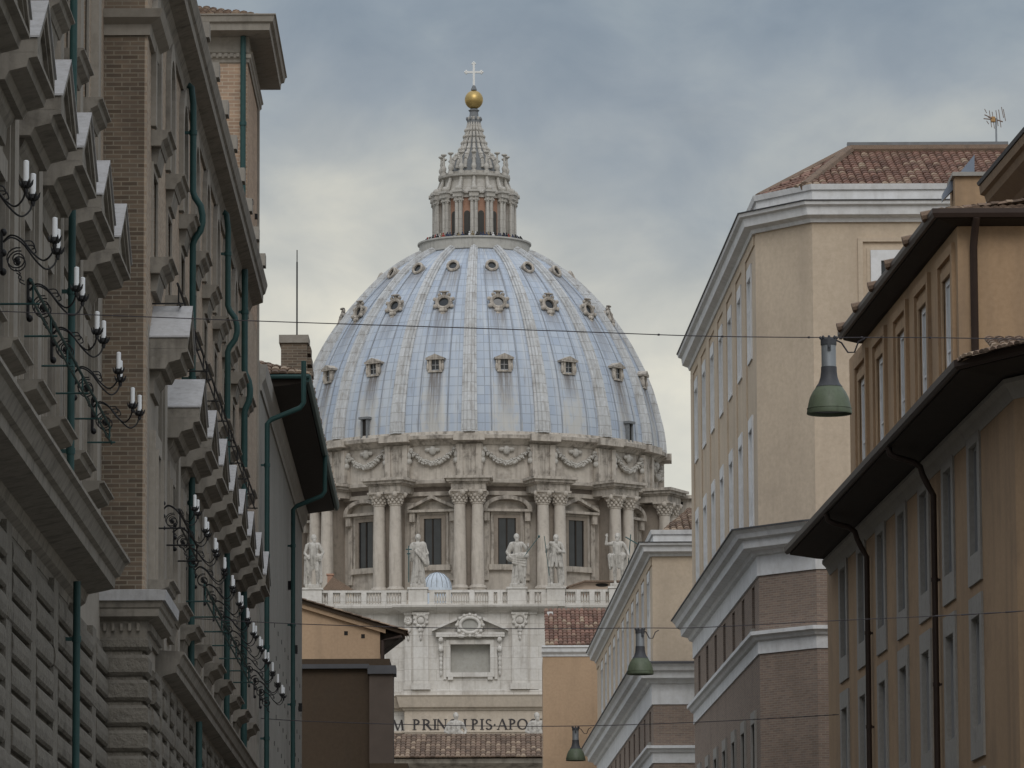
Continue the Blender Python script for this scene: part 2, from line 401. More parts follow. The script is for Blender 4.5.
M['curtain'] = plain('pale blind', (0.48, 0.49, 0.49), 0.8, 0, 0.1, 2)
M['white_trim'] = stone('white painted trim', (0.74, 0.745, 0.75), (0.38, 0.37, 0.36), 0.5, 0.6, 0.5, 4, 0.1)
M['cream'] = stone('cream plaster', (0.60, 0.495, 0.38), (0.40, 0.325, 0.25), 0.5, 0.22, 0.55, 7, 0.1, None, 0.9, 0.51)
M['cream_dark'] = stone('ochre pilaster plaster', (0.46, 0.34, 0.22), (0.25, 0.19, 0.13), 0.3, 0.3, 0.25, 7, 0.1)
M['ochre'] = stone('ochre plaster', (0.40, 0.275, 0.17), (0.2, 0.145, 0.1), 0.55, 0.25, 0.6, 8, 0.15, None, 0.9, 0.51)
M['ochre_pale'] = stone('apricot plaster', (0.46, 0.325, 0.215), (0.27, 0.195, 0.13), 0.45, 0.3, 0.5, 8, 0.12)
M['grey_trim'] = stone('grey stone trim', (0.34, 0.325, 0.30), (0.15, 0.14, 0.13), 0.4, 0.8, 0.3, 9, 0.15)
M['brick_rose'] = brick('rose brick', (0.24, 0.185, 0.155), (0.19, 0.143, 0.12), (0.26, 0.23, 0.2), 0.27, 0.075, 0.35)
M['brick_tan'] = brick('tan brick', (0.145, 0.115, 0.09), (0.08, 0.063, 0.05), (0.185, 0.168, 0.138), 0.3, 0.085, 0.6)
M['brick_tower'] = brick('tower brick', (0.35, 0.255, 0.19), (0.24, 0.17, 0.125), (0.40, 0.34, 0.275), 0.32, 0.1, 0.35)
M['brick_palace'] = brick('pale palace brick', (0.33, 0.27, 0.215), (0.24, 0.19, 0.15), (0.33, 0.295, 0.25), 0.3, 0.085, 0.3)
M['palace_stone'] = stone('palace stone', (0.305, 0.28, 0.245), (0.09, 0.083, 0.075), 0.6, 0.6, 0.65, 6, 0.3)
M['rustic'] = stone('rusticated stone', (0.20, 0.185, 0.16), (0.07, 0.065, 0.057), 0.6, 0.9, 0.5, 5, 1.0, None, 0.95, 0.54, 0.09)
M['cornice_stone'] = stone('cornice stone', (0.255, 0.235, 0.205), (0.065, 0.058, 0.05), 0.7, 0.8, 0.65, 6, 0.35, None, 0.9, 0.52)
M['flashing'] = stone('pale lead flashing', (0.44, 0.44, 0.45), (0.22, 0.215, 0.21), 0.7, 1.2, 0.7, 8, 0.2)
M['pipe_green'] = plain('green painted pipe', (0.022, 0.062, 0.06), 0.55, 0, 0.25, 5)
M['pipe_brown'] = plain('dark copper pipe', (0.045, 0.03, 0.024), 0.55, 0.1, 0.25, 4)
M['iron'] = plain('black wrought iron', (0.016, 0.016, 0.017), 0.6, 0.1, 0.2, 6)
M['candle'] = plain('white candle tube', (0.72, 0.74, 0.76), 0.5, 0, 0.04, 4)
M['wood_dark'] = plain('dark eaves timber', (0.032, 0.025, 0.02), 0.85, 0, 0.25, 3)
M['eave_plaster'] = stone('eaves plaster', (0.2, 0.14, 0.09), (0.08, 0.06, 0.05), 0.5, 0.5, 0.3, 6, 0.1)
M['tiles_red'] = tiles_mat('red roof tiles', (0.185, 0.105, 0.08))
M['tiles_old'] = tiles_mat('old roof tiles', (0.165, 0.115, 0.085))
M['slate'] = plain('slate capping', (0.07, 0.07, 0.075), 0.7, 0, 0.25, 2)
M['grey_wall'] = stone('grey weathered wall', (0.27, 0.262, 0.24), (0.11, 0.105, 0.1), 0.55, 0.5, 0.6, 6, 0.25)
M['brown_wall'] = stone('dark brown wall', (0.064, 0.045, 0.03), (0.05, 0.04, 0.03), 0.5, 0.4, 0.4, 6, 0.2)
M['lamp_green'] = stone('green enamel', (0.115, 0.14, 0.095), (0.05, 0.05, 0.04), 0.6, 2.5, 0.7, 20, 0.05, None, 0.45)
M['lamp_dark'] = stone('dark grey enamel', (0.065, 0.068, 0.076), (0.03, 0.03, 0.03), 0.6, 3, 0.6, 20, 0.05, None, 0.5)
M['lamp_silver'] = plain('galvanised metal', (0.28, 0.3, 0.32), 0.45, 0.4, 0.15, 6)
M['wire'] = plain('steel wire', (0.05, 0.045, 0.05), 0.6, 0.3, 0.1)
M['skylight'] = plain('blue grey sheet metal', (0.17, 0.2, 0.25), 0.4, 0.2, 0.15)
# ------------------------------------------------------------------ ground
g = MB(); g.poly([(-3500, -600, 0), (3500, -600, 0), (3500, 6000, 0), (-3500, 6000, 0)]); struct(g.build('ground', M['paving']))
g = MB(); g.poly([(-4.6, -60, 0.004), (4.6, -60, 0.004), (0.6, 212, 0.004), (-3.4, 212, 0.004)]); struct(g.build('road', M['road']))

# ------------------------------------------------------------------ generic pieces
def tiles(mb, O, e, s, poly, w=0.22, row=0.42, h=0.075, lift=0.03):
    """barrel tiles over a convex polygon given in (u along the eave, v up the slope) of the frame O, e, s"""
    O, e, s = Vector(O), Vector(e).normalized(), Vector(s).normalized(); nrm = e.cross(s)
    if nrm.z < 0: nrm = -nrm
    mb.poly([O + e * u + s * v for u, v in poly], [(0.5, 0.5)] * len(poly))
    us = [p[0] for p in poly]; u = min(us) + w / 2; col = 0
    while u < max(us):
        vs = []
        for i in range(len(poly)):
            (a, b), (c, d) = poly[i], poly[(i + 1) % len(poly)]
            if (a - u) * (c - u) <= 0 and abs(a - c) > 1e-9: vs.append(b + (d - b) * (u - a) / (c - a))
        if len(vs) >= 2:
            lo, hi = min(vs), max(vs); k = 0; jit = random.uniform(-0.03, 0.03)
            v = lo - 0.06
            while v < hi - 0.05:
                ve = min(v + row + 0.05, hi); uvc = (col + 0.5, k + 0.5); dv = random.uniform(-0.012, 0.012); du = random.uniform(-0.01, 0.01)
                A, B = [], []
                for q in range(5):
                    t = pi * q / 4; r0, r1 = w * 0.54, w * 0.44
                    A.append(O + e * (u + du + r0 * -cos(t)) + s * (v + jit + dv) + nrm * (h * sin(t) + lift + 0.012))
                    B.append(O + e * (u + du + r1 * -cos(t)) + s * ve + nrm * (h * 0.9 * sin(t) + lift - 0.012))
                for q in range(4): mb.poly([A[q], A[q + 1], B[q + 1], B[q]], [uvc] * 4)
                mb.poly(A, [uvc] * 5)
                v += row; k += 1
        u += w; col += 1

def wall_open(F, Y0, Y1, z0, z1, openings, depth=0.28, thick=9.0):
    """street wall with rectangular openings (Ya, Yb, za, zb) cut in it, reveals, ends, top and back"""
    mb = MB(); ys = sorted({Y0, Y1, *[o[0] for o in openings], *[o[1] for o in openings]})
    zs = sorted({z0, z1, *[o[2] for o in openings], *[o[3] for o in openings]})
    ys = [y for y in ys if Y0 <= y <= Y1]; zs = [z for z in zs if z0 <= z <= z1]
    for a, b in zip(ys, ys[1:]):
        run = None
        for c, d in zip(zs, zs[1:]):
            hole = any(o[0] - 1e-6 <= a and b <= o[1] + 1e-6 and o[2] - 1e-6 <= c and d <= o[3] + 1e-6 for o in openings)
            if hole:
                if run: mb.poly([F.pt(a, 0, run[0]), F.pt(b, 0, run[0]), F.pt(b, 0, run[1]), F.pt(a, 0, run[1])]); run = None
            else: run = (run[0], d) if run else (c, d)
        if run: mb.poly([F.pt(a, 0, run[0]), F.pt(b, 0, run[0]), F.pt(b, 0, run[1]), F.pt(a, 0, run[1])])
    for a, b, c, d in openings:
        P = lambda y, p, z: F.pt(y, p, z)
        mb.poly([P(a, 0, c), P(a, -depth, c), P(a, -depth, d), P(a, 0, d)]); mb.poly([P(b, 0, c), P(b, -depth, c), P(b, -depth, d), P(b, 0, d)])
        mb.poly([P(a, 0, c), P(b, 0, c), P(b, -depth, c), P(a, -depth, c)]); mb.poly([P(a, 0, d), P(b, 0, d), P(b, -depth, d), P(a, -depth, d)])
        mb.poly([P(a, -depth - 0.12, c - 0.05), P(b, -depth - 0.12, c - 0.05), P(b, -depth - 0.12, d + 0.05), P(a, -depth - 0.12, d + 0.05)])
    T = -thick
    mb.poly([F.pt(Y0, 0, z0), F.pt(Y0, T, z0), F.pt(Y0, T, z1), F.pt(Y0, 0, z1)]); mb.poly([F.pt(Y1, 0, z0), F.pt(Y1, T, z0), F.pt(Y1, T, z1), F.pt(Y1, 0, z1)])
    mb.poly([F.pt(Y0, T, z0), F.pt(Y1, T, z0), F.pt(Y1, T, z1), F.pt(Y0, T, z1)]); mb.poly([F.pt(Y0, 0, z1), F.pt(Y1, 0, z1), F.pt(Y1, T, z1), F.pt(Y0, T, z1)])
    return mb

def frame_boxes(mb, F, a, b, c, d, w, p, p0=-0.02, top=None, bottom=None):
    """a flat surround round the opening a..b, c..d: two jambs between a head and a foot"""
    t, u = top or w, bottom or w
    mb.fbox(F, a - w, a, p0, p, c, d); mb.fbox(F, b, b + w, p0, p, c, d)
    mb.fbox(F, a - w, b + w, p0, p + 0.003, d, d + t)
    if u > 0: mb.fbox(F, a - w, b + w, p0, p + 0.003, c - u, c)
def sash(F, a, b, c, d, depth, parent, mat, glass, bars=(1, 2), fw=0.09):
    fr = MB(); q0, q1 = -depth, -depth + 0.07
    fr.fbox(F, a, a + fw, q0, q1, c, d); fr.fbox(F, b - fw, b, q0, q1, c, d)
    fr.fbox(F, a + fw, b - fw, q0, q1, d - fw, d); fr.fbox(F, a + fw, b - fw, q0, q1, c, c + fw)
    for i in range(bars[0]):
        m = a + (b - a) * (i + 1) / (bars[0] + 1); fr.fbox(F, m - 0.05, m + 0.05, q0, q1 - 0.005, c + fw, d - fw)
    for i in range(bars[1]):
        m = c + (d - c) * (i + 1) / (bars[1] + 1); fr.fbox(F, a + fw, b - fw, q0, q1 - 0.02, m - 0.03, m + 0.03)
    fr.build('sash', mat, parent)
    gl = MB(); gl.poly([F.pt(a, -depth + 0.02, c), F.pt(b, -depth + 0.02, c), F.pt(b, -depth + 0.02, d), F.pt(a, -depth + 0.02, d)])
    gl.build('pane', glass, parent)

# ------------------------------------------------------------------ the basilica
DY, FY = 681.0, 571.0                       # distance to the dome's axis and to the front
AX = xat(477, 440, DY)
def dz(y): return EYE + ray(512, y)[1] * DY  # height of pixel row y at the dome's axis
PXM = DY / (FPX * cos(PITCH))               # metres per pixel there
basilica = thing('basilica', 'great domed stone basilica closing the view at the end of the street', 'basilica', (AX, FY, 0))
TH0 = radians(-1.9)
STEP = pi / 8
C0 = (AX, DY, 0)

# drum ----------------------------------------------------------------
zb, zcol_top, zent_top = 62.0, 0, 0
z_cap0 = zat(477, 503, 654); z_cap1 = zat(477, 490.5, 654); z_ent1 = zat(477, 474, 652)
z_base = zat(477, 587, 654); z_att = zat(477, 441, 656.5); z_ring0, z_ring1 = dz(464), dz(454)
RW = 23.9
b = MB(); b.lathe([(0.5, 46), (RW + 3.2, 46), (RW + 3.2, z_base - 1.5), (RW, z_base - 1.5), (RW, z_ent1 - 2.2), (RW + 0.35, z_ent1 - 2.1), (RW + 0.35, z_ent1 - 1.6),
                    (RW + 0.15, z_ent1 - 1.55), (RW + 0.15, z_ent1 - 1.0), (RW + 1.25, z_ent1 - 0.62), (RW + 1.3, z_ent1 - 0.2), (RW + 0.05, z_ent1),
                    (RW + 0.02, z_ring0 - 0.3), (0.5, z_ring0 - 0.3)], 128, C0, uvs=RW)
drum = b.build('drum', M['drum_wall'], basilica, 30)
b = MB(); b.lathe([(RW - 1, z_ring0 - 0.35), (RW + 0.2, z_ring0 - 0.35), (RW + 0.7, z_ring0 + 0.2), (RW + 1.25, z_ring0 + 0.35), (RW + 1.3, z_ring0 + 0.8),
                    (RW + 0.75, z_ring0 + 0.95), (RW + 0.6, z_ring1), (RW - 1, z_ring1)], 128, C0, uvs=RW)
b.build('ring_cornice', M['travertine_dirty'], drum, 35)
def polar(R, t, z): return (AX + R * sin(t), DY - R * cos(t), z)
def radial_box(mb, R0, R1, half, z0, z1, t, off=0.0):
    """box standing radially at angle t; off shifts it sideways"""
    e = Vector((cos(t), sin(t), 0)); r = Vector((sin(t), -cos(t), 0)); c = Vector((AX, DY, 0))
    f = lambda R, w, z: tuple(c + r * R + e * (w + off) + Vector((0, 0, z)))
    mb.hexa([f(R0, -half, z0), f(R1, -half, z0), f(R1, half, z0), f(R0, half, z0)], [f(R0, -half, z1), f(R1, -half, z1), f(R1, half, z1), f(R0, half, z1)])
def placed(proto_mb_fn, name, mat, parent, angles, smooth=None):
    """build one piece at angle 0 (facing the street) about the dome's axis, then turn copies of it"""
    first = proto_mb_fn().build(name, mat, parent, smooth)
    objs = []
    for i, t in enumerate(angles):
        o = first if i == 0 else first.copy()
        if i: COL.objects.link(o)
        turn(o, t); objs.append(o)
    return objs
def turn(o, t):
    R = Matrix.Translation((AX, DY, 0)) @ Matrix.Rotation(t, 4, 'Z') @ Matrix.Translation((-AX, -DY, 0))
    o.matrix_basis = R if o.parent.type != 'EMPTY' else R
    if o.parent.type == 'EMPTY': o.matrix_basis = R
ALL16 = [TH0 + STEP * k for k in range(-8, 8)]
FRONT = [t for t in ALL16 if -2.0 < t < 2.0]

RB = 27.2
def buttress():
    m = MB()
    radial_box(m, RW - 0.2, RB + 0.9, 2.2, z_cap1 + 0.004, z_ent1 - 1.0, 0)             # architrave and frieze over the pair
    for k, (o, h0, h1) in enumerate(((0.25, -1.0, -0.8), (0.55, -0.8, -0.45), (0.85, -0.45, -0.1))):
        radial_box(m, RW, RB + 0.9 + o, 2.2 + o, z_ent1 + h0 + 0.002 * k, z_ent1 + h1, 0)
    return m
placed(buttress, 'entablature', M['travertine_dirty'], drum, ALL16)
def plinth_block():
    m = MB(); radial_box(m, RW - 0.3, RB + 1.25, 2.45, z_base - 4.5, z_base - 0.75, 0); return m
placed(plinth_block, 'plinth', M['drum_wall'], drum, ALL16)
def spur():
    m = MB(); radial_box(m, RW - 0.3, RB - 0.7, 0.85, z_base - 0.74, z_cap1 - 0.1, 0); return m
placed(spur, 'spur_wall', M['brown_stone'], drum, ALL16)
b = MB(); b.lathe([(RW - 0.2, z_ent1 - 1.56), (RW + 0.2, z_ent1 - 1.555), (RW + 0.22, z_ent1 - 1.0), (RW - 0.2, z_ent1 - 0.99)], 128, C0, uvs=RW); b.build('frieze_band', M['soot_shade'], drum, 30)  # dark frieze ring: soot and cornice shading both in its colour
b = MB(); b.lathe([(RW - 0.2, z_ent1 - 2.9), (RW + 0.03, z_ent1 - 2.85), (RW + 0.04, z_ent1 - 2.25), (RW - 0.2, z_ent1 - 2.2)], 128, C0, uvs=RW); b.build('grime_shade_band', M['brown_stone'], drum, 30)  # wall ring darkened for grime and for shade below the entablature
def column():
    m = MB(); h = z_cap0 - z_base; r = 0.84; off = 1.13
    x, y = AX + off, DY - RB
    m.lathe([(0, -0.75), (r * 1.45, -0.75), (r * 1.45, -0.4), (r * 1.3, -0.35), (r * 1.42, -0.15), (r * 1.25, 0.1), (r * 1.02, 0.25), (r, 0.5), (r * 0.99, h * 0.4), (r * 0.86, h - 0.15), (r * 0.98, h - 0.1), (r * 0.98, h), (0, h)], 20, (x, y, z_base))
    # leafy capital
    H = z_cap1 - z_cap0
    m.lathe([(r * 0.85, 0), (r * 0.95, H * 0.35), (r * 1.15, H * 0.7), (r * 1.4, H * 0.85)], 16, (x, y, z_cap0))
    for row, (hh, rr, n, s) in enumerate(((0.15, 0.98, 10, 0.19), (0.36, 1.04, 10, 0.21), (0.58, 1.14, 10, 0.22), (0.8, 1.36, 4, 0.36))):
        for k in range(n):
            t = 2 * pi * (k + 0.5 * row) / n + (-pi / 8 if row == 3 else 0)
            m.ball((x + r * rr * cos(t), y + r * rr * sin(t), z_cap0 + H * hh), s, s, s * 1.1, 7, 5)
    m.box(x - r * 1.4, x + r * 1.4, y - r * 1.4, y + r * 1.4, z_cap0 + H * 0.86, z_cap1)
    return m
c1 = column().build('column', M['drum_wall'], drum, 40)
first = True
for t in ALL16:
    for side in (0, 1):
        o = c1 if first else c1.copy()
        if not first: COL.objects.link(o)
        first = False
        # the mate of the pair sits 2.5 m to the other side
        Rm = Matrix.Translation((AX, DY, 0)) @ Matrix.Rotation(t, 4, 'Z') @ Matrix.Translation((-AX, -DY, 0))
        o.matrix_basis = Rm @ Matrix.Translation((-2.26 * side, 0, 0))
# drum windows: frame + hood, alternately pointed and round, dark glass behind
def drum_window(round_top):
    zs, zt = zat(477, 564, 656.5), zat(477, 517.5, 656.5)
    m = MB(); w = 1.15
    y = DY - RW
    for s in (-1, 1): m.box(AX + s * (w + 0.45) - 0.45, AX + s * (w + 0.45) + 0.45, y - 0.25, y + 0.5, zs, zt)
    m.box(AX - w - 0.9, AX + w + 0.9, y - 0.253, y + 0.5, zt, zt + 0.75); m.box(AX - w - 1.2, AX + w + 1.2, y - 0.45, y + 0.5, zs - 0.7, zs)
    for s in (-1, 1):
        m.box(AX + s * 2.62 - 0.3, AX + s * 2.62 + 0.3, y - 0.2, y + 0.5, zs - 2.0, zt + 0.75)
        m.box(AX + s * 2.62 - 0.35, AX + s * 2.62 + 0.35, y - 0.7, y + 0.4, zt - 0.4, zt + 0.75)
    zh = zt + 0.78; W = 3.15
    m.box(AX - W, AX + W, y - 0.95, y + 0.4, zh, zh + 0.32)
    if round_top:
        n = 14; a, bq = [], []
        for k in range(n + 1):
            t = pi * k / n; a.append((cos(t) * W, sin(t) * 1.75)); bq.append((cos(t) * (W - 0.55), sin(t) * 1.28))
        for k in range(n):
            p = [a[k], a[k + 1], bq[k + 1], bq[k]]
            m.prism([(AX + x, y - 0.95, zh + 0.325 + z) for x, z in p], [(AX + x, y + 0.3, zh + 0.325 + z) for x, z in p])
    else:
        for s in (-1, 1):
            p = [(s * W, 0), (s * W, 0.35), (0, 1.85), (0, 1.42)]
            m.prism([(AX + x, y - 0.95, zh + 0.325 + z) for x, z in p], [(AX + x, y + 0.3, zh + 0.325 + z) for x, z in p])
    return m
def drum_jamb():
    m = MB(); zs, zt = zat(477, 564, 656.5), zat(477, 517.5, 656.5); y = DY - RW
    for s in (-1, 1): m.box(AX + s * 1.42 - 0.262, AX + s * 1.42 + 0.262, y - 0.36, y + 0.4, zs + 0.01, zt - 0.01)
    m.box(AX - 1.68, AX + 1.68, y - 0.364, y + 0.4, zt - 0.008, zt + 0.45); return m
def drum_pane():
    m = MB(); zs, zt = zat(477, 564, 656.5), zat(477, 517.5, 656.5); y = DY - RW - 0.12
    m.poly([(AX - 1.15, y, zs), (AX + 1.15, y, zs), (AX + 1.15, y, zt), (AX - 1.15, y, zt)])
    return m
def drum_bars():
    m = MB(); zs, zt = zat(477, 564, 656.5), zat(477, 517.5, 656.5); y = DY - RW - 0.12
    for x in (-0.02,): m.box(AX + x - 0.09, AX + x + 0.09, y - 0.1, y - 0.01, zs, zt)
    for x in (-1.09, 1.09): m.box(AX + x - 0.07, AX + x + 0.07, y - 0.1, y - 0.01, zs, zt)
    return m
protos = {}
for i, t in enumerate([TH0 + STEP * (k + 0.5) for k in range(-4, 4)]):
    rt = (i % 2 == 0)
    if rt not in protos:
        w = drum_window(rt).build('drum_window', M['travertine_dirty'], drum); drum_pane().build('pane', M['glass'], w); drum_jamb().build('jamb', M['brown_stone'], w); drum_bars().build('glazing_bar', M['wood_dark'], w)
        protos[rt] = w
    else:
        w0 = protos[rt]; w = w0.copy(); COL.objects.link(w)
        for ch in w0.children:
            c = ch.copy(); COL.objects.link(c); c.parent = w
    turn(w, t)
# the level of a sub-part is kept two deep: the windows' panes hang from the drum window, the drum from the basilica
def attic_pier():
    m = MB(); z0, z1 = z_ent1 + 0.003, z_ring0 - 0.3
    radial_box(m, RW - 0.3, RW + 0.55, 1.75, z0, z1, 0)
    for s in (-1, 1): radial_box(m, RW + 0.5, RW + 0.75, 0.35, z0 + 0.2, z1 - 0.003, 0, s * 1.2)
    radial_box(m, RW, RW + 1.75, 2.0, z1 + 0.35, z1 + 1.25, 0)
    return m
placed(attic_pier, 'pier', M['travertine_dirty'], drum, ALL16)
def festoon():
    m = MB(); zc = (z_ent1 + z_ring0) / 2 + 0.55; y = DY - RW - 0.25
    n = 15
    for k in range(n):
        u = -1 + 2 * k / (n - 1); x = u * 2.75; z = zc + 0.75 - 1.65 * (1 - u * u)
        r = 0.3 + 0.2 * (1 - u * u); m.ball((AX + x, y, z), r * 0.8, 0.4, r * 0.8, 7, 5)
        for q in range(4): m.ball((AX + x + random.uniform(-0.2, 0.2), y - 0.2, z + random.uniform(-r, r) * 0.8), 0.17, 0.25, 0.17, 6, 4)
    for s in (-1, 1):
        m.ball((AX + s * 3.05, y, zc + 0.2), 0.32, 0.35, 0.55, 8, 5); m.ball((AX + s * 3.1, y, zc - 0.55), 0.42, 0.35, 0.45, 8, 5); m.ball((AX + s * 2.85, y, zc + 0.9), 0.3, 0.3, 0.3, 8, 5)
    m.ball((AX, y, zc + 0.75), 0.5, 0.4, 0.6, 9, 6); m.ball((AX - 0.6, y, zc + 0.85), 0.45, 0.25, 0.3, 8, 5); m.ball((AX + 0.6, y, zc + 0.85), 0.45, 0.25, 0.3, 8, 5)
    return m
placed(festoon, 'festoon', M['travertine'], drum, [TH0 + STEP * (k + 0.5) for k in range(-5, 5)], 50)

# lead covered dome ----------------------------------------------------
PROF_PX = [(189, 455), (188.3, 445), (186.5, 432), (184, 422), (180.5, 408), (176.5, 394), (170.5, 378.5), (164, 365), (156, 350), (147, 335.5), (136.5, 321), (126, 308.6), (114.5, 296.5), (103, 286), (91, 276.5), (78, 268), (66, 261.3), (58, 257.5)]
PROF = [(r * PXM * (1 - 0.032 * min(1, (r - 55) / 60.0)), dz(y)) for r, y in PROF_PX]
ARC = [0.0]
for (r0_, z0_), (r1_, z1_) in zip(PROF, PROF[1:]): ARC.append(ARC[-1] + hypot(r1_ - r0_, z1_ - z0_))
b = MB(); b.lathe(PROF, 192, C0, uvs=LEAD_R)
dome = b.build('dome', M['lead'], basilica, 60)
def prof_at(f):
    """point, and outward normal, on the dome's profile; f from 0 at the springing to 1 at the lantern"""
    s = f * (len(PROF) - 1); i = min(int(s), len(PROF) - 2); u = s - i
    (r0, z0), (r1, z1) = PROF[i], PROF[i + 1]
    r, z = r0 + (r1 - r0) * u, z0 + (z1 - z0) * u
    j0, j1 = max(0, i - 1), min(len(PROF) - 1, i + 2)
    d = Vector((PROF[j1][0] - PROF[j0][0], PROF[j1][1] - PROF[j0][1])).normalized()
    return r, z, Vector((d.y, -d.x))
def rib():
    m = MB(); n = 44; rings = []
    for i in range(n + 1):
        f = i / n; r, z, nv = prof_at(f); w = 1.06 - 0.56 * f; hgt = 0.7 - 0.22 * f
        sec = [(-w, -0.3), (-w, hgt * 0.45), (-w * 0.72, hgt * 0.55), (-w * 0.66, hgt), (-w * 0.3, hgt * 0.92), (-w * 0.22, hgt * 1.25), (w * 0.22, hgt * 1.25), (w * 0.3, hgt * 0.92), (w * 0.66, hgt), (w * 0.72, hgt * 0.55), (w, hgt * 0.45), (w, -0.3)]
        rings.append([(AX + x, DY - (r + nv.x * o), z + nv.y * o) for x, o in sec])
    for a, c in zip(rings, rings[1:]):
        k = len(a)
        for q in range(k - 1): m.poly([a[q], a[q + 1], c[q + 1], c[q]], None)
    m.poly(rings[0]); m.poly(rings[-1])
    return m
placed(rib, 'rib', M['rib'], dome, ALL16)
def seam(t, w, f0, f1, mb):
    n = 26
    pts = []
    for i in range(n + 1):
        r, z, nv = prof_at(f0 + (f1 - f0) * i / n); pts.append((r + nv.x * 0.05, z + nv.y * 0.05))
    path = [polar(r, t, z) for r, z in pts]; mb.tube(path, w, 5)
b = MB()
for k in range(-8, 8):
    for o in (0.3, 0.7): seam(TH0 + STEP * (k + o), 0.075, 0.0, 0.8, b)
b.build('seam', plain('seam lead', (0.27, 0.29, 0.32), 0.7, 0, 0.35, 0.8), dome)
# three tiers of dormers
def on_dome(f):
    r, z, nv = prof_at(f); return r, z, nv
def find_f(zq):
    lo, hi = 0.0, 1.0
    for _ in range(40):
        mid = (lo + hi) / 2
        if prof_at(mid)[1] < zq: lo = mid
        else: hi = mid
    return lo
def tier_low(f):
    """upright dormer with a little gabled hood; local frame x across, outwards -y"""
    m = MB(); r, z, nv = prof_at(f); y = DY - r - 0.05
    for s in (-1, 1):
        m.box(AX + s * 0.66 - 0.16, AX + s * 0.66 + 0.16, y - 0.42, y + 1.4, z - 0.72, z + 0.68); m.ball((AX + s * 0.98, y - 0.3, z - 0.25), 0.2, 0.28, 0.55, 7, 5); m.ball((AX + s * 1.0, y - 0.3, z + 0.4), 0.13, 0.2, 0.3, 7, 5)
    m.box(AX - 0.95, AX + 0.95, y - 0.5, y + 1.2, z - 0.95, z - 0.72)
    m.box(AX - 1.22, AX + 1.22, y - 0.68, y + 2.0, z + 0.685, z + 0.87)
    m.prism([(AX - 1.28, y - 0.7, z + 0.874), (AX + 1.28, y - 0.7, z + 0.874), (AX, y - 0.7, z + 1.42)], [(AX - 1.28, y + 2.3, z + 0.874), (AX + 1.28, y + 2.3, z + 0.874), (AX, y + 2.3, z + 1.42)])
    return m
def low_pane(f):
    m = MB(); r, z, nv = prof_at(f); y = DY - r - 0.22
    m.box(AX - 0.49, AX + 0.49, y, y + 1.0, z - 0.71, z + 0.67); return m
def low_bars(f):
    m = MB(); r, z, nv = prof_at(f); y = DY - r - 0.3
    m.box(AX - 0.05, AX + 0.05, y, y + 0.07, z - 0.7, z + 0.66); m.box(AX - 0.48, AX + 0.48, y + 0.002, y + 0.07, z - 0.05, z + 0.05); return m
def oval(f, w, h, cart):
    """oculus in a scrolled frame lying on the slope of the dome"""
    m = MB(); r, z, nv = prof_at(f); up = Vector((0, nv.y, nv.x)); out = Vector((0, -nv.x, nv.y)); c = Vector((AX, DY - r, z)); ex = Vector((1, 0, 0))
    tilt = 0.5; out2 = (out * (1 - tilt) + Vector((0, -1, 0)) * tilt).normalized(); up2 = out2.cross(ex) * -1
    if up2.z < 0: up2 = -up2
    n = 24; path = [c + out2 * 0.45 + ex * (w * 0.82 * cos(2 * pi * k / n)) + up2 * (h * 0.82 * sin(2 * pi * k / n)) for k in range(n + 1)]
    m.tube(path, w * 0.24, 6, False)
    a = [c + out2 * 0.4 + ex * (w * cos(2 * pi * k / n)) + up2 * (h * sin(2 * pi * k / n)) for k in range(n)]
    b2 = [p - out2 * (0.9 + h * 0.5) for p in a]
    i0 = len(m.v); m.v += [tuple(p) for p in a] + [tuple(p) for p in b2]
    for k in range(n): m.f.append((i0 + k, i0 + (k + 1) % n, i0 + n + (k + 1) % n, i0 + n + k)); m.uv.append(None)
    if cart:
        for t, rr in ((90, 0.3), (60, 0.24), (120, 0.24), (20, 0.26), (160, 0.26), (-30, 0.28), (-150, 0.28), (-75, 0.24), (-105, 0.24), (-90, 0.3)):
            q = c + out2 * 0.5 + ex * (w * 1.18 * cos(radians(t))) + up2 * (h * 1.18 * sin(radians(t))); m.ball(tuple(q), w * rr, w * rr * 0.8, w * rr, 8, 5)
        q = c + out2 * 0.3 + up2 * (-h * 1.55); m.ball(tuple(q), w * 0.5, 0.3, w * 0.25, 8, 5)
        q = c + out2 * 0.7 + up2 * (h * 1.35); m.ball(tuple(q), w * 0.7, 0.35, w * 0.14, 8, 5)
    return m
def oval_pane(f, w, h):
    m = MB(); r, z, nv = prof_at(f); up = Vector((0, nv.y, nv.x)); out = Vector((0, -nv.x, nv.y)); c = Vector((AX, DY - r, z)); ex = Vector((1, 0, 0))
    out2 = (out * 0.5 + Vector((0, -1, 0)) * 0.5).normalized(); up2 = out2.cross(ex) * -1
    if up2.z < 0: up2 = -up2
    m.poly([c + out2 * 0.3 + ex * (w * 0.8 * cos(2 * pi * k / 20)) + up2 * (h * 0.8 * sin(2 * pi * k / 20)) for k in range(20)]); return m
def dormers(frame_fn, inner, angles):
    f0 = frame_fn().build('dormer', M['travertine_dirty'], dome, 40)
    inn = [fn().build(nm, mt, dome) for nm, fn, mt in inner]
    for i, t in enumerate(angles):
        for o in [f0] + inn:
            c = o if i == 0 else o.copy()
            if i: COL.objects.link(c)
            turn(c, t)
MID = [TH0 + STEP * (k + 0.5) for k in range(-5, 5)]
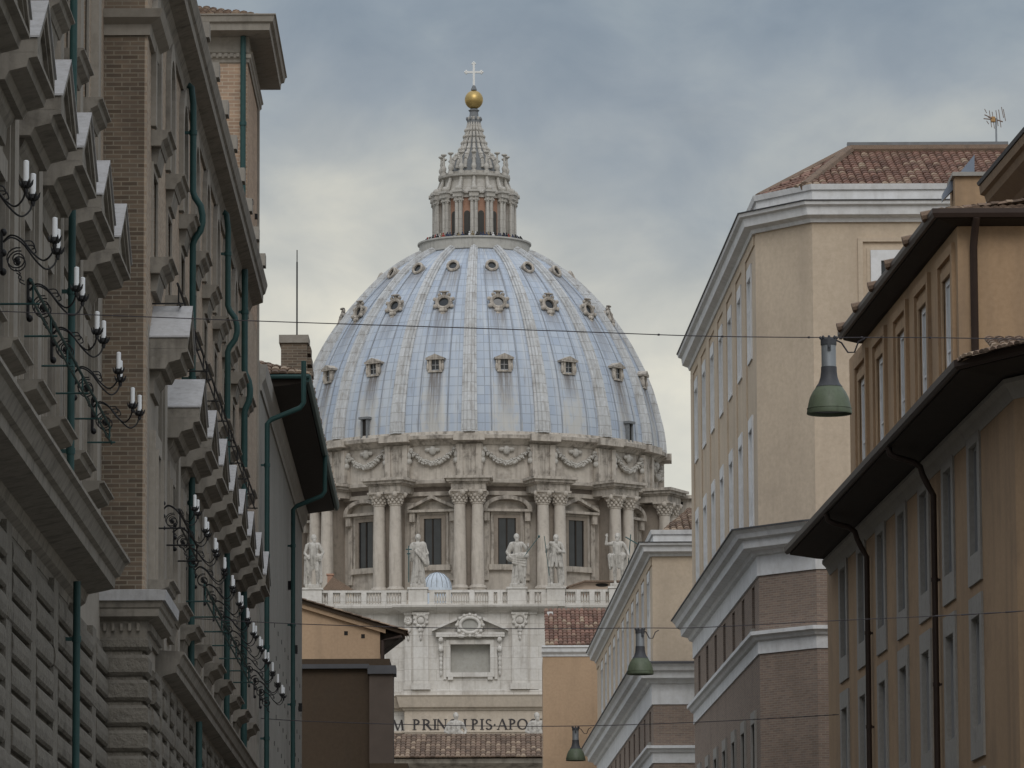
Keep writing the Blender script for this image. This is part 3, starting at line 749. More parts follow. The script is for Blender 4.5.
# heights: the rows of dormers are read where they stand nearest the camera
def f_row(y):
    lo, hi = 0.0, 1.0
    for _ in range(40):
        mid = (lo + hi) / 2; r, z, nv = prof_at(mid)
        if z < zat(477, y, DY - r): lo = mid
        else: hi = mid
    return lo
fl, fm, fu = f_row(364.5), f_row(303), f_row(267)
dormers(lambda: tier_low(fl), [('dormer_pane', lambda: low_pane(fl), M['glass']), ('dormer_bar', lambda: low_bars(fl), M['shutter'])], MID)
dormers(lambda: oval(fm, 1.08, 1.02, True), [('dormer_pane', lambda: oval_pane(fm, 1.08, 1.02), M['glass'])], MID)
dormers(lambda: oval(fu, 0.85, 0.85, False), [('dormer_pane', lambda: oval_pane(fu, 0.85, 0.85), M['glass'])], MID)
def slot():
    m = MB(); r, z, nv = prof_at(f_row(424)); y = DY - r
    m.box(AX - 0.55, AX - 0.3, y - 0.5, y + 1, z - 1.3, z + 1.2); m.box(AX + 0.3, AX + 0.55, y - 0.5, y + 1, z - 1.3, z + 1.2); m.box(AX - 0.75, AX + 0.75, y - 0.7, y + 1.3, z + 1.203, z + 1.5)
    return m
def slot_pane():
    m = MB(); r, z, nv = prof_at(f_row(424)); y = DY - r; m.box(AX - 0.3, AX + 0.3, y - 0.35, y + 0.9, z - 1.3, z + 1.2); return m
for i, t in enumerate((TH0 + STEP * -1.5, TH0 + STEP * 2.5)):
    o = slot().build('dormer', M['lead_dark'], dome); turn(o, t); o = slot_pane().build('dormer_pane', M['dark_void'], dome); turn(o, t)

# lantern ---------------------------------------------------------------
LX, LY = AX - 0.25, DY
LC = (LX, LY, 0)
def lz(y): return dz(y)
zf = lz(251)                                   # gallery floor
b = MB(); b.lathe([(3.0, lz(259)), (7.2, lz(258.8)), (7.62, lz(256.5)), (7.62, lz(255)), (7.32, lz(254.6)), (7.32, lz(246.2)), (7.55, lz(245.7)), (7.55, lz(244.2)), (6.9, lz(244.2)), (6.7, zf), (3.0, zf)], 64, LC)
lantern = b.build('lantern', stone('gallery stone', (0.46, 0.45, 0.42), (0.2, 0.19, 0.18), 0.5, 0.5, 0.8, 2.0, 0.2), basilica, 35)
b = MB(); b.lathe([(4.7, zf), (4.7, lz(200)), (1.0, lz(200))], 48, LC); b.build('core', M['terracotta'], lantern, 35)
def lturn(o, t): o.matrix_basis = Matrix.Translation(LC) @ Matrix.Rotation(t, 4, 'Z') @ Matrix.Translation((-LX, -LY, 0))
def lbox(m, R0, R1, h, z0, z1): m.box(LX - h, LX + h, LY - R1, LY - R0, z0, z1)
def lpier():
    m = MB(); zt = lz(203); za = lz(198.5)
    lbox(m, 3.9, 5.2, 0.34, zf, zt)
    for s in (-1, 1):
        x = LX + s * 0.26
        m.lathe([(0, 0), (0.36, 0), (0.36, 0.35), (0.28, 0.5), (0.27, 1), (0.24, zt - zf - 0.75), (0.29, zt - zf - 0.7), (0.26, zt - zf - 0.6), (0.36, zt - zf - 0.2), (0.4, zt - zf), (0, zt - zf)], 12, (x, LY - 5.33, zf))
        for k in range(6): m.ball((x + 0.36 * cos(k * pi / 3), LY - 5.33 + 0.36 * sin(k * pi / 3), zt - 0.4), 0.13, 0.13, 0.16, 6, 4)
    lbox(m, 3.9, 5.85, 0.62, zt + 0.003, za); lbox(m, 3.9, 6.05, 0.74, za + 0.002, za + 0.28)
    # scroll running up to the next stage
    pts = []
    for k in range(9):
        u = k / 8; R = 5.4 - 1.15 * u ** 0.7; z = za + 0.3 + (lz(178.5) - za - 0.3) * (u ** 1.4); pts.append((LX, LY - R, z))
    m.tube(pts, [0.36 - 0.02 * k for k in range(9)], 8); m.ball((LX, LY - 5.35, za + 0.55), 0.42, 0.5, 0.42, 10, 6)
    return m
p0 = lpier().build('pier', M['travertine'], lantern, 40)
A16 = [STEP * k for k in range(16)]
for i, t in enumerate(A16):
    o = p0 if i == 0 else p0.copy()
    if i: COL.objects.link(o)
    lturn(o, t)
def lwin():
    m = MB(); z0, z1 = zf + 0.4, lz(219); w = 0.40; y = LY - 4.75
    n = 10; pts = [(LX - w, y, z0), (LX + w, y, z0)] + [(LX + w * cos(pi * k / n), y, z1 + w * sin(pi * k / n)) for k in range(n + 1)]
    m.prism(pts, [(x, y2 + 0.3, z) for x, y2, z in pts]); return m
w0 = lwin().build('opening', plain('dim lantern window', (0.07, 0.068, 0.062), 0.8), lantern)
for i, t in enumerate([STEP * (k + 0.5) for k in range(16)]):
    o = w0 if i == 0 else w0.copy()
    if i: COL.objects.link(o)
    lturn(o, t)
b = MB(); b.lathe([(3.0, lz(203)), (4.9, lz(203)), (4.9, lz(199.5)), (5.2, lz(199)), (5.2, lz(197)), (4.55, lz(194.5)), (4.32, lz(190)), (4.25, lz(184)), (4.3, lz(181.5)), (4.75, lz(180.5)), (4.8, lz(178.5)), (3.9, lz(178)), (3.9, lz(175)), (2.5, lz(174))], 64, LC)
b.build('attic', M['travertine'], lantern, 35)
def candelabrum():
    m = MB(); z0 = lz(178.3); H = (lz(156.5) - z0)
    m.lathe([(0, 0), (0.4, 0), (0.4, 0.3 * H / 2.4), (0.2, 0.16 * H), (0.34, 0.28 * H), (0.36, 0.36 * H), (0.14, 0.5 * H), (0.2, 0.6 * H), (0.13, 0.72 * H), (0.12, 0.88 * H), (0.4, 0.95 * H), (0.38, H), (0, H)], 10, (LX, LY - 4.35, z0)); return m
c0 = candelabrum().build('candelabrum', M['travertine'], lantern, 40)
for i, t in enumerate([STEP * k for k in range(16)]):
    o = c0 if i == 0 else c0.copy()
    if i: COL.objects.link(o)
    lturn(o, t)
# concave ribbed spire
SP = [(3.05, lz(174)), (2.95, lz(167)), (2.75, lz(162)), (2.2, lz(157)), (1.6, lz(149)), (1.12, lz(139)), (0.8, lz(129)), (0.62, lz(121.5)), (0.62, lz(117)), (0.52, lz(109))]
b = MB(); b.lathe(SP, 48, LC); b.build('spire', M['lead_dark'], lantern, 50)
def srib():
    m = MB(); m.tube([(LX, LY - r - 0.12, z) for r, z in SP[2:-1]], [0.3, 0.26, 0.22, 0.19, 0.17, 0.15, 0.12], 6)
    m.tube([(LX, LY - 3.15, lz(171)), (LX, LY - 2.95, lz(165)), (LX, LY - 2.7, lz(160.5))], [0.3, 0.26, 0.2], 6); m.ball((LX, LY - 2.9, lz(159.5)), 0.17, 0.2, 0.3, 8, 5)
    for k, (r_, y_) in enumerate(((2.3, 156), (1.75, 150), (1.38, 143.5), (1.1, 137), (0.9, 130.5))): m.ball((LX, LY - r_ - 0.22, lz(y_)), 0.3 - 0.035 * k, 0.22, 0.26, 7, 5)
    return m
s0 = srib().build('spire_rib', M['travertine'], lantern, 50)
for i, t in enumerate(A16):
    o = s0 if i == 0 else s0.copy()
    if i: COL.objects.link(o)
    lturn(o, t)
b = MB(); b.lathe([(0.4, lz(127)), (0.85, lz(126)), (0.95, lz(120)), (0.6, lz(119)), (0.55, lz(112)), (0.75, lz(110.5)), (0.45, lz(109))], 24, LC)
for k in range(8): b.ball((LX + 0.98 * sin(k * pi / 4 + 0.3), LY - 0.98 * cos(k * pi / 4 + 0.3), lz(119)), 0.16, 0.16, 0.26, 7, 5)
b.build('finial_base', M['lead_dark'], lantern, 40)
b = MB(); b.ball((LX, LY, lz(99.7)), 1.22, 1.22, 1.26, 32, 20); b.build('gilded_ball', M['gold'], lantern, 60)
b = MB(); b.lathe([(0, lz(90)), (0.42, lz(90)), (0.3, lz(87.5)), (0.22, lz(86)), (0.14, lz(85))], 12, LC); b.build('cross_foot', M['lead_dark'], lantern, 40)
b = MB(); zc0, zc1, za = lz(86), lz(63.5), lz(72)
b.box(LX - 0.14, LX + 0.14, LY - 0.14, LY + 0.14, zc0, zc1); b.box(LX - 1.0, LX - 0.142, LY - 0.13, LY + 0.13, za - 0.13, za + 0.13); b.box(LX + 0.142, LX + 1.0, LY - 0.13, LY + 0.13, za - 0.13, za + 0.13)
for x, z in ((LX - 1.0, za), (LX + 1.0, za), (LX, zc1)):
    for dx, dzz in ((0.16, 0), (-0.16, 0), (0, 0.16), (0, -0.16)): b.ball((x + dx, LY, z + dzz), 0.15, 0.15, 0.15, 8, 6)
b.build('cross', M['pale_metal'], lantern)

# front of the basilica ---------------------------------------------------
def fz(y): return EYE + ray(480, y)[1] * FY
def fx(x, y=620): return xat(x, y, FY)
FM = FY / (FPX * cos(PITCH))
XL, XR = fx(250), fx(640)
b = MB(); Yf = FY
b.box(XL, XR, Yf, Yf + 22, 0, fz(709)); b.box(XL + 0.01, XR - 0.01, Yf + 0.25, Yf + 21.9, fz(709), fz(612.5))
front = b.build('front_wall', M['facade'], basilica)
# central bay stands forward: frieze block
cx0, cx1 = fx(404.5), fx(546)
b = MB()
path = [(XL, Yf), (cx0, Yf), (cx0, Yf - 1.2), (cx1, Yf - 1.2), (cx1, Yf), (XR, Yf)]
b.sweep(path, [(-0.5, fz(768)), (0.0, fz(768)), (0.0, fz(733.5)), (0.12, fz(733)), (0.12, fz(731.5)), (-0.001, fz(731)), (-0.001, fz(711)), (-0.5, fz(711))])
frieze = b.build('frieze', M['frieze'], basilica)
b = MB(); b.sweep(path, [(-0.5, fz(711)), (0.15, fz(711)), (0.25, fz(709)), (0.55, fz(708)), (0.6, fz(706.5)), (0.85, fz(698)), (1.0, fz(696.2)), (-0.5, fz(696))]); b.build('cornice', M['frieze'], basilica)
b = MB(); b.sweep([(p[0], p[1] + 0.25) for p in path], [(-0.4, fz(695.9)), (0.35, fz(695.9)), (0.35, fz(691)), (0.0, fz(690)), (-0.4, fz(690))]); b.build('attic_base', M['facade'], basilica)
b = MB(); b.sweep([(p[0], p[1] + 0.25) for p in path], [(-0.6, fz(614)), (0.15, fz(614)), (0.3, fz(612.5)), (0.9, fz(610.5)), (1.3, fz(608.5)), (1.35, fz(606.6)), (-0.6, fz(606.4))]); b.build('attic_cornice', M['facade'], basilica)
b = MB(); b.prism([(cx0, Yf - 0.95, fz(690.5)), (cx1, Yf - 0.95, fz(690.5)), (cx1, Yf + 0.25, fz(690.5)), (cx0, Yf + 0.25, fz(690.5))], [(cx0, Yf - 0.95, fz(613)), (cx1, Yf - 0.95, fz(613)), (cx1, Yf + 0.25, fz(613)), (cx0, Yf + 0.25, fz(613))])
# opening of the attic loggia cut as a frame of four blocks
ox0, ox1, oz0, oz1 = fx(450.5), fx(490), fz(673), fz(645)
b = MB(); Y0, Y1 = Yf - 0.95, Yf + 0.24
b.box(cx0, ox0, Y0, Y1, fz(690.5), fz(613)); b.box(ox1, cx1, Y0, Y1, fz(690.5), fz(613)); b.box(ox0, ox1, Y0, Y1, fz(690.5), oz0); b.box(ox0, ox1, Y0, Y1, oz1, fz(613))
b.build('attic_wall', M['facade'], basilica)
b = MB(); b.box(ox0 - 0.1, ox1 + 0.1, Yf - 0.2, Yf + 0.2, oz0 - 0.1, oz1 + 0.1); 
lo = MB(); Yq = Yf - 0.96
def fbx(m, x0, x1, p0, p1, y0, y1): m.box(fx(x0), fx(x1), Yf - 0.95 - p1, Yf - 0.95 - p0, fz(y1), fz(y0))
for q in ((446.3, 450.4, -0.02, 0.35, 645, 673.2), (490.1, 494.3, -0.02, 0.35, 645, 673.2), (446.3, 494.3, -0.02, 0.353, 640.7, 645), (446.3, 494.3, -0.02, 0.353, 673.2, 677.6), (443.5, 446.2, -0.02, 0.2, 638, 680), (494.4, 497.2, -0.02, 0.2, 638, 680), (448, 453, 0, 0.34, 677.7, 680.5), (487.5, 492.5, 0, 0.34, 677.7, 680.5)): fbx(lo, *q)
# brackets and pediment
for x in (441, 499.6):
    fbx(lo, x - 2.3, x + 2.3, -0.02, 0.5, 638, 651)
    for k, y in enumerate((655, 660, 664.5, 669, 674)): lo.ball((fx(x), Yf - 1.1, fz(y)), 0.22 - 0.015 * k, 0.3, 0.34, 8, 5)
    lo.ball((fx(x), Yf - 1.5, fz(650)), 0.3, 0.3, 0.35, 8, 5); lo.ball((fx(x), Yf - 1.5, fz(641)), 0.3, 0.4, 0.35, 8, 5)
fbx(lo, 436, 504.5, -0.02, 0.75, 633.5, 638)
for s in (-1, 1):
    xa, xb = 470.3 + s * 38, 470.3 + s * 13
    pp = [(xa, 632.3), (xa, 630.2), (xb, 618.5), (xb, 621.5)]
    lo.prism([(fx(x), Yf - 0.95 - 0.95, fz(y)) for x, y in pp], [(fx(x), Yf - 0.9, fz(y)) for x, y in pp])
lo_o = lo.build('loggia_window', M['facade'], basilica, 35)
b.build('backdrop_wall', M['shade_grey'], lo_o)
ov = MB(); n = 28; cc = (fx(470), Yf - 1.75, fz(626.5))
ov.tube([(cc[0] + 1.08 * cos(2 * pi * k / n), cc[1], cc[2] + 0.86 * sin(2 * pi * k / n)) for k in range(n + 1)], 0.2, 8, False)
ov.tube([(cc[0] + 1.38 * cos(2 * pi * k / n), cc[1] + 0.1, cc[2] + 1.14 * sin(2 * pi * k / n)) for k in range(n + 1)], 0.14, 8, False)
for t in (0, 40, 65, 90, 115, 140, 180, 215, 240, 270, 300, 325): ov.ball((cc[0] + 1.45 * cos(radians(t)), cc[1], cc[2] + 1.15 * sin(radians(t))), 0.22, 0.25, 0.22, 8, 5)
ov.ball((cc[0] - 0.95, cc[1], cc[2] - 1.2), 0.45, 0.3, 0.22, 8, 5); ov.ball((cc[0] + 0.95, cc[1], cc[2] - 1.2), 0.45, 0.3, 0.22, 8, 5)
ov.build('oval_frame', M['facade'], lo_o, 50)
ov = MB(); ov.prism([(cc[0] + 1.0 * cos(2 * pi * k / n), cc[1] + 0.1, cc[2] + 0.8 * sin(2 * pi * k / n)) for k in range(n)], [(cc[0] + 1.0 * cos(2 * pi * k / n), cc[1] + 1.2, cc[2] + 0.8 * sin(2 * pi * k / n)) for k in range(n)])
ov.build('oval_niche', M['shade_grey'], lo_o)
# pilasters with carved heads
def pilaster(x0, x1, p, head=True):
    m = MB(); fbx(m, x0, x1, -0.02, p, 613.5, 687); fbx(m, x0 - 2, x1 + 2, -0.02, p + 0.25, 684, 690.3); fbx(m, x0 - 1, x1 + 1, -0.02, p + 0.12, 613.2, 615.5)
    if head:
        c = (fx((x0 + x1) / 2), Yf - 0.95 - p - 0.1, fz(621.5)); w = (x1 - x0) * FM / 2
        nn = 16; m.tube([(c[0] + w * 0.72 * cos(2 * pi * k / nn), c[1], c[2] + w * 0.72 * sin(2 * pi * k / nn)) for k in range(nn + 1)], 0.16, 6, False)
        for t in (20, 60, 120, 160, 200, 240, 270, 300, 340): m.ball((c[0] + w * 0.85 * cos(radians(t)), c[1], c[2] + w * 0.85 * sin(radians(t))), 0.2, 0.22, 0.2, 7, 5)
        m.ball(c, w * 0.5, 0.2, w * 0.5, 9, 6)
        for k, y in enumerate((631, 635.5, 639)): m.ball((c[0], c[1], fz(y)), 0.3 - 0.08 * k, 0.2, 0.28, 7, 5)
    return m
pilaster(413.5, 428.5, 0.45).build('pilaster', M['facade'], basilica, 40); pilaster(512, 527.5, 0.45).build('pilaster', M['facade'], basilica, 40)
pilaster(405.2, 411.5, 0.12, True).build('pilaster', M['facade'], basilica, 40); pilaster(530, 536, 0.12, False).build('pilaster', M['facade'], basilica, 40)
# balustrade along the roof edge
PED = [(312, 10), (418, 9.5), (517, 9.5), (556, 9), (618, 9), (265, 9)]
bal = MB(); Yb = Yf - 0.55
def bz(y): return EYE + ray(480, y)[1] * Yb
def bx(x): return xat(x, 600, Yb)
bal.box(XL, XR, Yb - 0.45, Yb + 0.45, bz(607.2), bz(604)); bal.box(XL, XR, Yb - 0.4, Yb + 0.4, bz(592.5), bz(590))
for x, w in PED: bal.box(bx(x - w), bx(x + w), Yb - 0.8, Yb + 0.7, bz(607), bz(589.6)); bal.box(bx(x - w - 1), bx(x + w + 1), Yb - 0.9, Yb + 0.8, bz(589.5), bz(587.6))
mids = []
px = 262.0
posts = [287, 330.5, 343, 364, 384, 404, 432, 448.5, 472, 491, 500, 532, 544, 578, 592, 603, 634]
for x in posts: bal.box(bx(x - 2.6), bx(x + 2.6), Yb - 0.42, Yb + 0.42, bz(604), bz(592.5))
balustrade = bal.build('balustrade', M['facade'], basilica)
def baluster(x, Y, z0, z1, r): 
    m = MB(); h = z1 - z0
    m.lathe([(r * 0.9, 0), (r * 0.9, 0.08 * h), (r * 0.45, 0.16 * h), (r, 0.4 * h), (r * 0.55, 0.7 * h), (r * 0.4, 0.82 * h), (r * 0.8, 0.93 * h), (r * 0.8, h)], 8, (x, Y, z0)); return m
stops = sorted([(x - 2.6, x + 2.6) for x in posts] + [(x - w, x + w) for x, w in PED])
bl0 = None; cnt = 0
b0 = baluster(0, 0, bz(604), bz(592.5), 0.17)
for (a0, a1), (c0_, c1_) in zip(stops, stops[1:]):
    gap = c0_ - a1
    if gap < 2.5: continue
    k = max(1, int(gap / 2.75 + 0.4))
    for i in range(k):
        x = a1 + gap * (i + 0.5) / k
        if not 296 < x < 612 or cnt >= 100: continue
        cnt += 1
        if bl0 is None: bl0 = b0.build('baluster', M['facade'], balustrade, 50); o = bl0
        else: o = bl0.copy(); COL.objects.link(o)
        o.matrix_basis = Matrix.Translation((bx(x), Yb, 0))
# small roofs and the little pale dome behind the balustrade
cup = MB(); Yc = FY + 16; rr = 14.5 * Yc / 5153
cup.lathe([(rr, -3), (rr * 1.02, 0.0), (rr * 0.96, rr * 0.35), (rr * 0.8, rr * 0.7), (rr * 0.5, rr * 0.98), (rr * 0.15, rr * 1.1), (0.0, rr * 1.11)], 32, (xat(437, 590, Yc), Yc, zat(437, 588.5, Yc)))
cup_o = cup.build('cupola', stone('pale lead cupola', (0.50, 0.56, 0.63), (0.3, 0.3, 0.3), 0.6, 0.9, 0.7, 3, 0.1), basilica, 60)
for k in range(16):
    t = 2 * pi * k / 16; cx0_, cz0_ = xat(437, 590, Yc), zat(437, 588.5, Yc)
    m = MB(); m.tube([(cx0_ + q * rr * sin(t), Yc - q * rr * cos(t), cz0_ + h_ * rr) for q, h_ in ((1.02, 0), (0.97, 0.35), (0.81, 0.7), (0.52, 0.97), (0.15, 1.11))], 0.03, 5); m.build('seam', M['lead_dark'], cup_o)
b = MB(); Yc = FY + 24
b.box(xat(330, 590, Yc), xat(352, 590, Yc), Yc, Yc + 8, 40, zat(340, 589, Yc)); b.build('roof_hut', M['frieze'], basilica)
b = MB(); xa, xb, xc = xat(322, 590, Yc), xat(333, 575, Yc), xat(354, 590, Yc)
b.prism([(xa, Yc - 0.5, zat(330, 590.5, Yc)), (xc, Yc - 0.5, zat(330, 590.5, Yc)), (xb, Yc - 0.5, zat(330, 577, Yc))], [(xa, Yc + 9, zat(330, 590.5, Yc)), (xc, Yc + 9, zat(330, 590.5, Yc)), (xb, Yc + 9, zat(330, 577, Yc))]); b.build('hut_roof', M['tiles_old'], basilica)
b = MB(); b.box(xat(327, 580, Yc), xat(332.5, 580, Yc), Yc + 1, Yc + 2, zat(330, 588, Yc), zat(330, 574.5, Yc)); b.box(xat(326, 580, Yc), xat(333.5, 580, Yc), Yc + 0.9, Yc + 2.1, zat(330, 574.4, Yc), zat(330, 572.8, Yc)); b.build('hut_chimney', M['terracotta'], basilica)
# low lunette roof at the right
b = MB(); Yc = FY + 14; P = [(566, 592), (569, 587.5), (585, 582.5), (640, 582.5), (640, 592)]
b.prism([(xat(x, y, Yc), Yc, zat(x, y, Yc)) for x, y in P], [(xat(x, y, Yc), Yc + 9, zat(x, y, Yc)) for x, y in P]); b.build('roof_house', plain('rose plaster', (0.42, 0.33, 0.26), 0.9), basilica)
b = MB(); P = [(565, 588.2), (568.5, 586.2), (585, 580.8), (642, 580.8), (642, 582.3), (585, 582.3), (569, 587.4)]
b.prism([(xat(x, y, Yc), Yc - 0.6, zat(x, y, Yc)) for x, y in P], [(xat(x, y, Yc), Yc + 9.5, zat(x, y, Yc)) for x, y in P]); b.build('roof_house_roof', M['tiles_old'], basilica)
b = MB(); cx, cz = xat(602, 585, Yc), zat(602, 585, Yc); b.prism([(cx + 0.75 * cos(2 * pi * k / 18), Yc - 0.05, cz + 0.2 * sin(2 * pi * k / 18)) for k in range(18)], [(cx + 0.75 * cos(2 * pi * k / 18), Yc + 0.3, cz + 0.2 * sin(2 * pi * k / 18)) for k in range(18)]); b.build('roof_house_opening', M['dark_void'], basilica)
# dusty spur at the foot of a drum window, and the grey wing seen past the drum
b = MB(); Yw = DY - 8
b.box(xat(679, 510, Yw), xat(702, 510, Yw), Yw, Yw + 14, 30, zat(690, 499, Yw)); b.box(xat(678, 510, Yw), xat(703, 510, Yw), Yw - 0.6, Yw + 14.6, zat(690, 498.9, Yw), zat(690, 495.5, Yw)); b.build('side_wing', M['travertine_dirty'], basilica)
b = MB(); b.box(xat(680, 510, Yw), xat(683, 510, Yw), Yw - 0.1, Yw + 1, zat(690, 508, Yw), zat(690, 502, Yw)); b.build('wing_window', M['dark_void'], basilica)
b = MB(); b.box(-40, 30, FY + 22, DY + 60, 0, 50); b.build('nave', M['drum_wall'], basilica)

# inscription: Roman capitals built from strokes with serifs, raised on the frieze
def letters(m, text, x_at, y, z0, H):
    """text: list of (char, left px, width px)"""
    T, t = 0.17 * H, 0.085 * H
    def stroke(a, b2, w):
        a, b2 = Vector(a), Vector(b2); d = (b2 - a); n = Vector((-d.y, d.x)).normalized() * w / 2
        q = [a + n, a - n, b2 - n, b2 + n]; return [(p.x, p.y) for p in q]
    def arc(cx, cz, rx, rz, a0, a1, n=12, w0=t, w1=T):
        out = []
        for k in range(n):
            u0, u1 = a0 + (a1 - a0) * k / n, a0 + (a1 - a0) * (k + 1) / n
            def pr(u, s):
                w = w0 + (w1 - w0) * abs(cos(u)); return (cx + (rx + s * w / 2) * cos(u), cz + (rz + s * w / 2) * sin(u))
            out.append([pr(u0, 1), pr(u1, 1), pr(u1, -1), pr(u0, -1)])
        return out
    def serif(x, z, w): return [(x - w / 2, z - 0.03 * H), (x + w / 2, z - 0.03 * H), (x + w / 2, z + 0.03 * H), (x - w / 2, z + 0.03 * H)]
    for ch, xl, wd in text:
        x0 = x_at(xl); w = x_at(xl + wd) - x0; q = []
        if ch in 'IPRE':
            xs = x0 + (w / 2 if ch == 'I' else T * 0.8)
            q += [stroke((xs, 0), (xs, H), T), serif(xs, 0.03 * H, T * 2.1), serif(xs, 0.97 * H, T * 2.1)]
        if ch in 'PR': q += arc(xs + T * 0.2, H * 0.74, w * 0.5, H * 0.225, -pi / 2, pi / 2)
        if ch == 'R': q += [stroke((xs + w * 0.28, H * 0.5), (x0 + w, 0), T), serif(x0 + w, 0.03 * H, T * 1.6)]
        if ch == 'E': q += [stroke((xs, H * k), (x0 + w * 0.9, H * k), t) for k in (0.045, 0.5, 0.955)]
        if ch == 'N': q += [stroke((x0 + t, 0), (x0 + t, H), t), stroke((x0 + w - t, 0), (x0 + w - t, H), t), stroke((x0 + t, H), (x0 + w - t, 0), T), serif(x0 + t, 0.03 * H, T * 1.5), serif(x0 + w - t, 0.97 * H, T * 1.5)]
        if ch == 'M': q += [stroke((x0 + w * 0.1, 0), (x0 + w * 0.2, H), t), stroke((x0 + w * 0.2, H), (x0 + w / 2, 0), T), stroke((x0 + w / 2, 0), (x0 + w * 0.8, H), t), stroke((x0 + w * 0.8, H), (x0 + w * 0.9, 0), T), serif(x0 + w * 0.1, 0.03 * H, T * 1.5), serif(x0 + w * 0.9, 0.03 * H, T * 1.8)]
        if ch == 'A': q += [stroke((x0 + w * 0.06, 0), (x0 + w / 2, H), t), stroke((x0 + w / 2, H), (x0 + w * 0.94, 0), T), stroke((x0 + w * 0.22, H * 0.36), (x0 + w * 0.78, H * 0.36), t), serif(x0 + w * 0.06, 0.03 * H, T * 1.5), serif(x0 + w * 0.94, 0.03 * H, T * 1.8)]
        if ch == 'O': q += arc(x0 + w / 2, H / 2, w * 0.45, H * 0.46, 0, 2 * pi, 26)
        if ch == 'C': q += arc(x0 + w / 2, H / 2, w * 0.45, H * 0.46, radians(48), radians(312), 20)
        if ch == 'S': q += arc(x0 + w / 2, H * 0.74, w * 0.36, H * 0.21, radians(25), radians(270), 14, t, T * 0.8) + arc(x0 + w / 2, H * 0.26, w * 0.4, H * 0.23, radians(90), radians(-155), 14, t, T)
        if ch == 'T': q += [stroke((x0 + w / 2, 0), (x0 + w / 2, H), T), stroke((x0, H * 0.955), (x0 + w, H * 0.955), t), serif(x0 + w / 2, 0.03 * H, T * 2.1)]
        if ch == '.': q += [[(x0, H * 0.45), (x0 + w / 2, H * 0.56), (x0 + w, H * 0.45), (x0 + w / 2, H * 0.36)]]
        for k, pl in enumerate(q): m.prism([(x, y - 0.05 - 0.002 * (k % 3), z0 + z) for x, z in pl], [(x, y + 0.02, z0 + z) for x, z in pl])
def frx(x): return xat(x, 725, FY - 1.2)
TXT = [('P', 413, 8), ('R', 422.5, 9), ('I', 433, 4), ('N', 437, 9.5), ('C', 449, 9), ('I', 463, 4), ('P', 471.5, 7.5), ('I', 480, 4), ('S', 485.5, 6.5), ('.', 493.6, 2.2), ('A', 497.5, 9.5), ('P', 509, 7.5), ('O', 517.5, 10), ('S', 530, 7), ('T', 540, 8)]
fm_ = MB(); zlo = zat(470, 729.8, FY - 1.2); letters(fm_, TXT, frx, FY - 1.2, zlo, zat(470, 719, FY - 1.2) - zlo)
TX2 = [('H', 330, 1), ('O', 335, 11), ('N', 348, 10), ('O', 360, 11), ('R', 372, 9), ('E', 382, 7), ('M', 391.5, 12.5)]
letters(fm_, TX2[1:], lambda x: xat(x, 725, FY), FY, zat(470, 730, FY), zat(470, 719.5, FY) - zat(470, 730, FY))
fm_.build('inscription', M['ink'], frieze)

# ------------------------------------------------------------------ statues
def figure(parts_fn, name, mat, voxel=0.02, scale=1.0, smooth=3, place=None):
    """one continuous body: capsules and balls fused by a voxel remesh, then relaxed"""
    m = MB(); parts_fn(m); m.v = [(x * scale, y * scale, z * scale) for x, y, z in m.v]
    me = m.mesh('tmp'); o = bpy.data.objects.new('tmp', me); COL.objects.link(o)
    r = o.modifiers.new('r', 'REMESH'); r.mode = 'VOXEL'; r.voxel_size = voxel * scale
    s = o.modifiers.new('s', 'SMOOTH'); s.factor = 0.4; s.iterations = smooth
    dg = bpy.context.evaluated_depsgraph_get(); me2 = bpy.data.meshes.new_from_object(o.evaluated_get(dg))
    bpy.data.objects.remove(o); me2.name = name; me2.materials.clear(); me2.materials.append(mat)
    me2.polygons.foreach_set('use_smooth', [True] * len(me2.polygons))
    ob = bpy.data.objects.new(name, me2); COL.objects.link(ob)
    if place: ob.location = place
    return ob
def robe(m, lean=0.0, folds=9, seed=1, cx=0.0, w=0.2, top=1.0):
    rnd = random.Random(seed)
    m.capsule((cx, 0, 0.22), (cx + lean, 0, top), w * 1.05, w * 0.8)
    for k in range(folds):
        t = 2 * pi * k / folds + rnd.uniform(-0.2, 0.2); x, y = cos(t), sin(t)
        m.capsule((cx + x * w * 1.12, y * w * 0.9, 0.06), (cx + lean + x * w * 0.75 + rnd.uniform(-0.05, 0.05), y * w * 0.6, top - rnd.uniform(0.0, 0.25)), 0.055, 0.03)
def head(m, x, y, z, turn=0.0, beard=True, hair=True):
    m.ball((x, y, z), 0.078, 0.095, 0.115, 14, 10)
    f = Vector((sin(turn), -cos(turn), 0)); s = Vector((cos(turn), sin(turn), 0)); c = Vector((x, y, z))
    m.ball(tuple(c + f * 0.098 + Vector((0, 0, -0.005))), 0.016, 0.018, 0.03, 8, 6)
    for q in (-1, 1):
        m.ball(tuple(c + f * 0.075 + s * q * 0.032 + Vector((0, 0, 0.03))), 0.022, 0.02, 0.012, 8, 5); m.ball(tuple(c + s * q * 0.08), 0.015, 0.025, 0.03, 8, 5)
    if beard: m.ball(tuple(c + f * 0.07 + Vector((0, 0, -0.10))), 0.055, 0.05, 0.085, 10, 7)
    if hair: m.ball(tuple(c - f * 0.03 + Vector((0, 0, 0.035))), 0.095, 0.10, 0.11, 12, 8)
    m.capsule((x, y, z - 0.2), (x, y, z - 0.05), 0.06, 0.055)
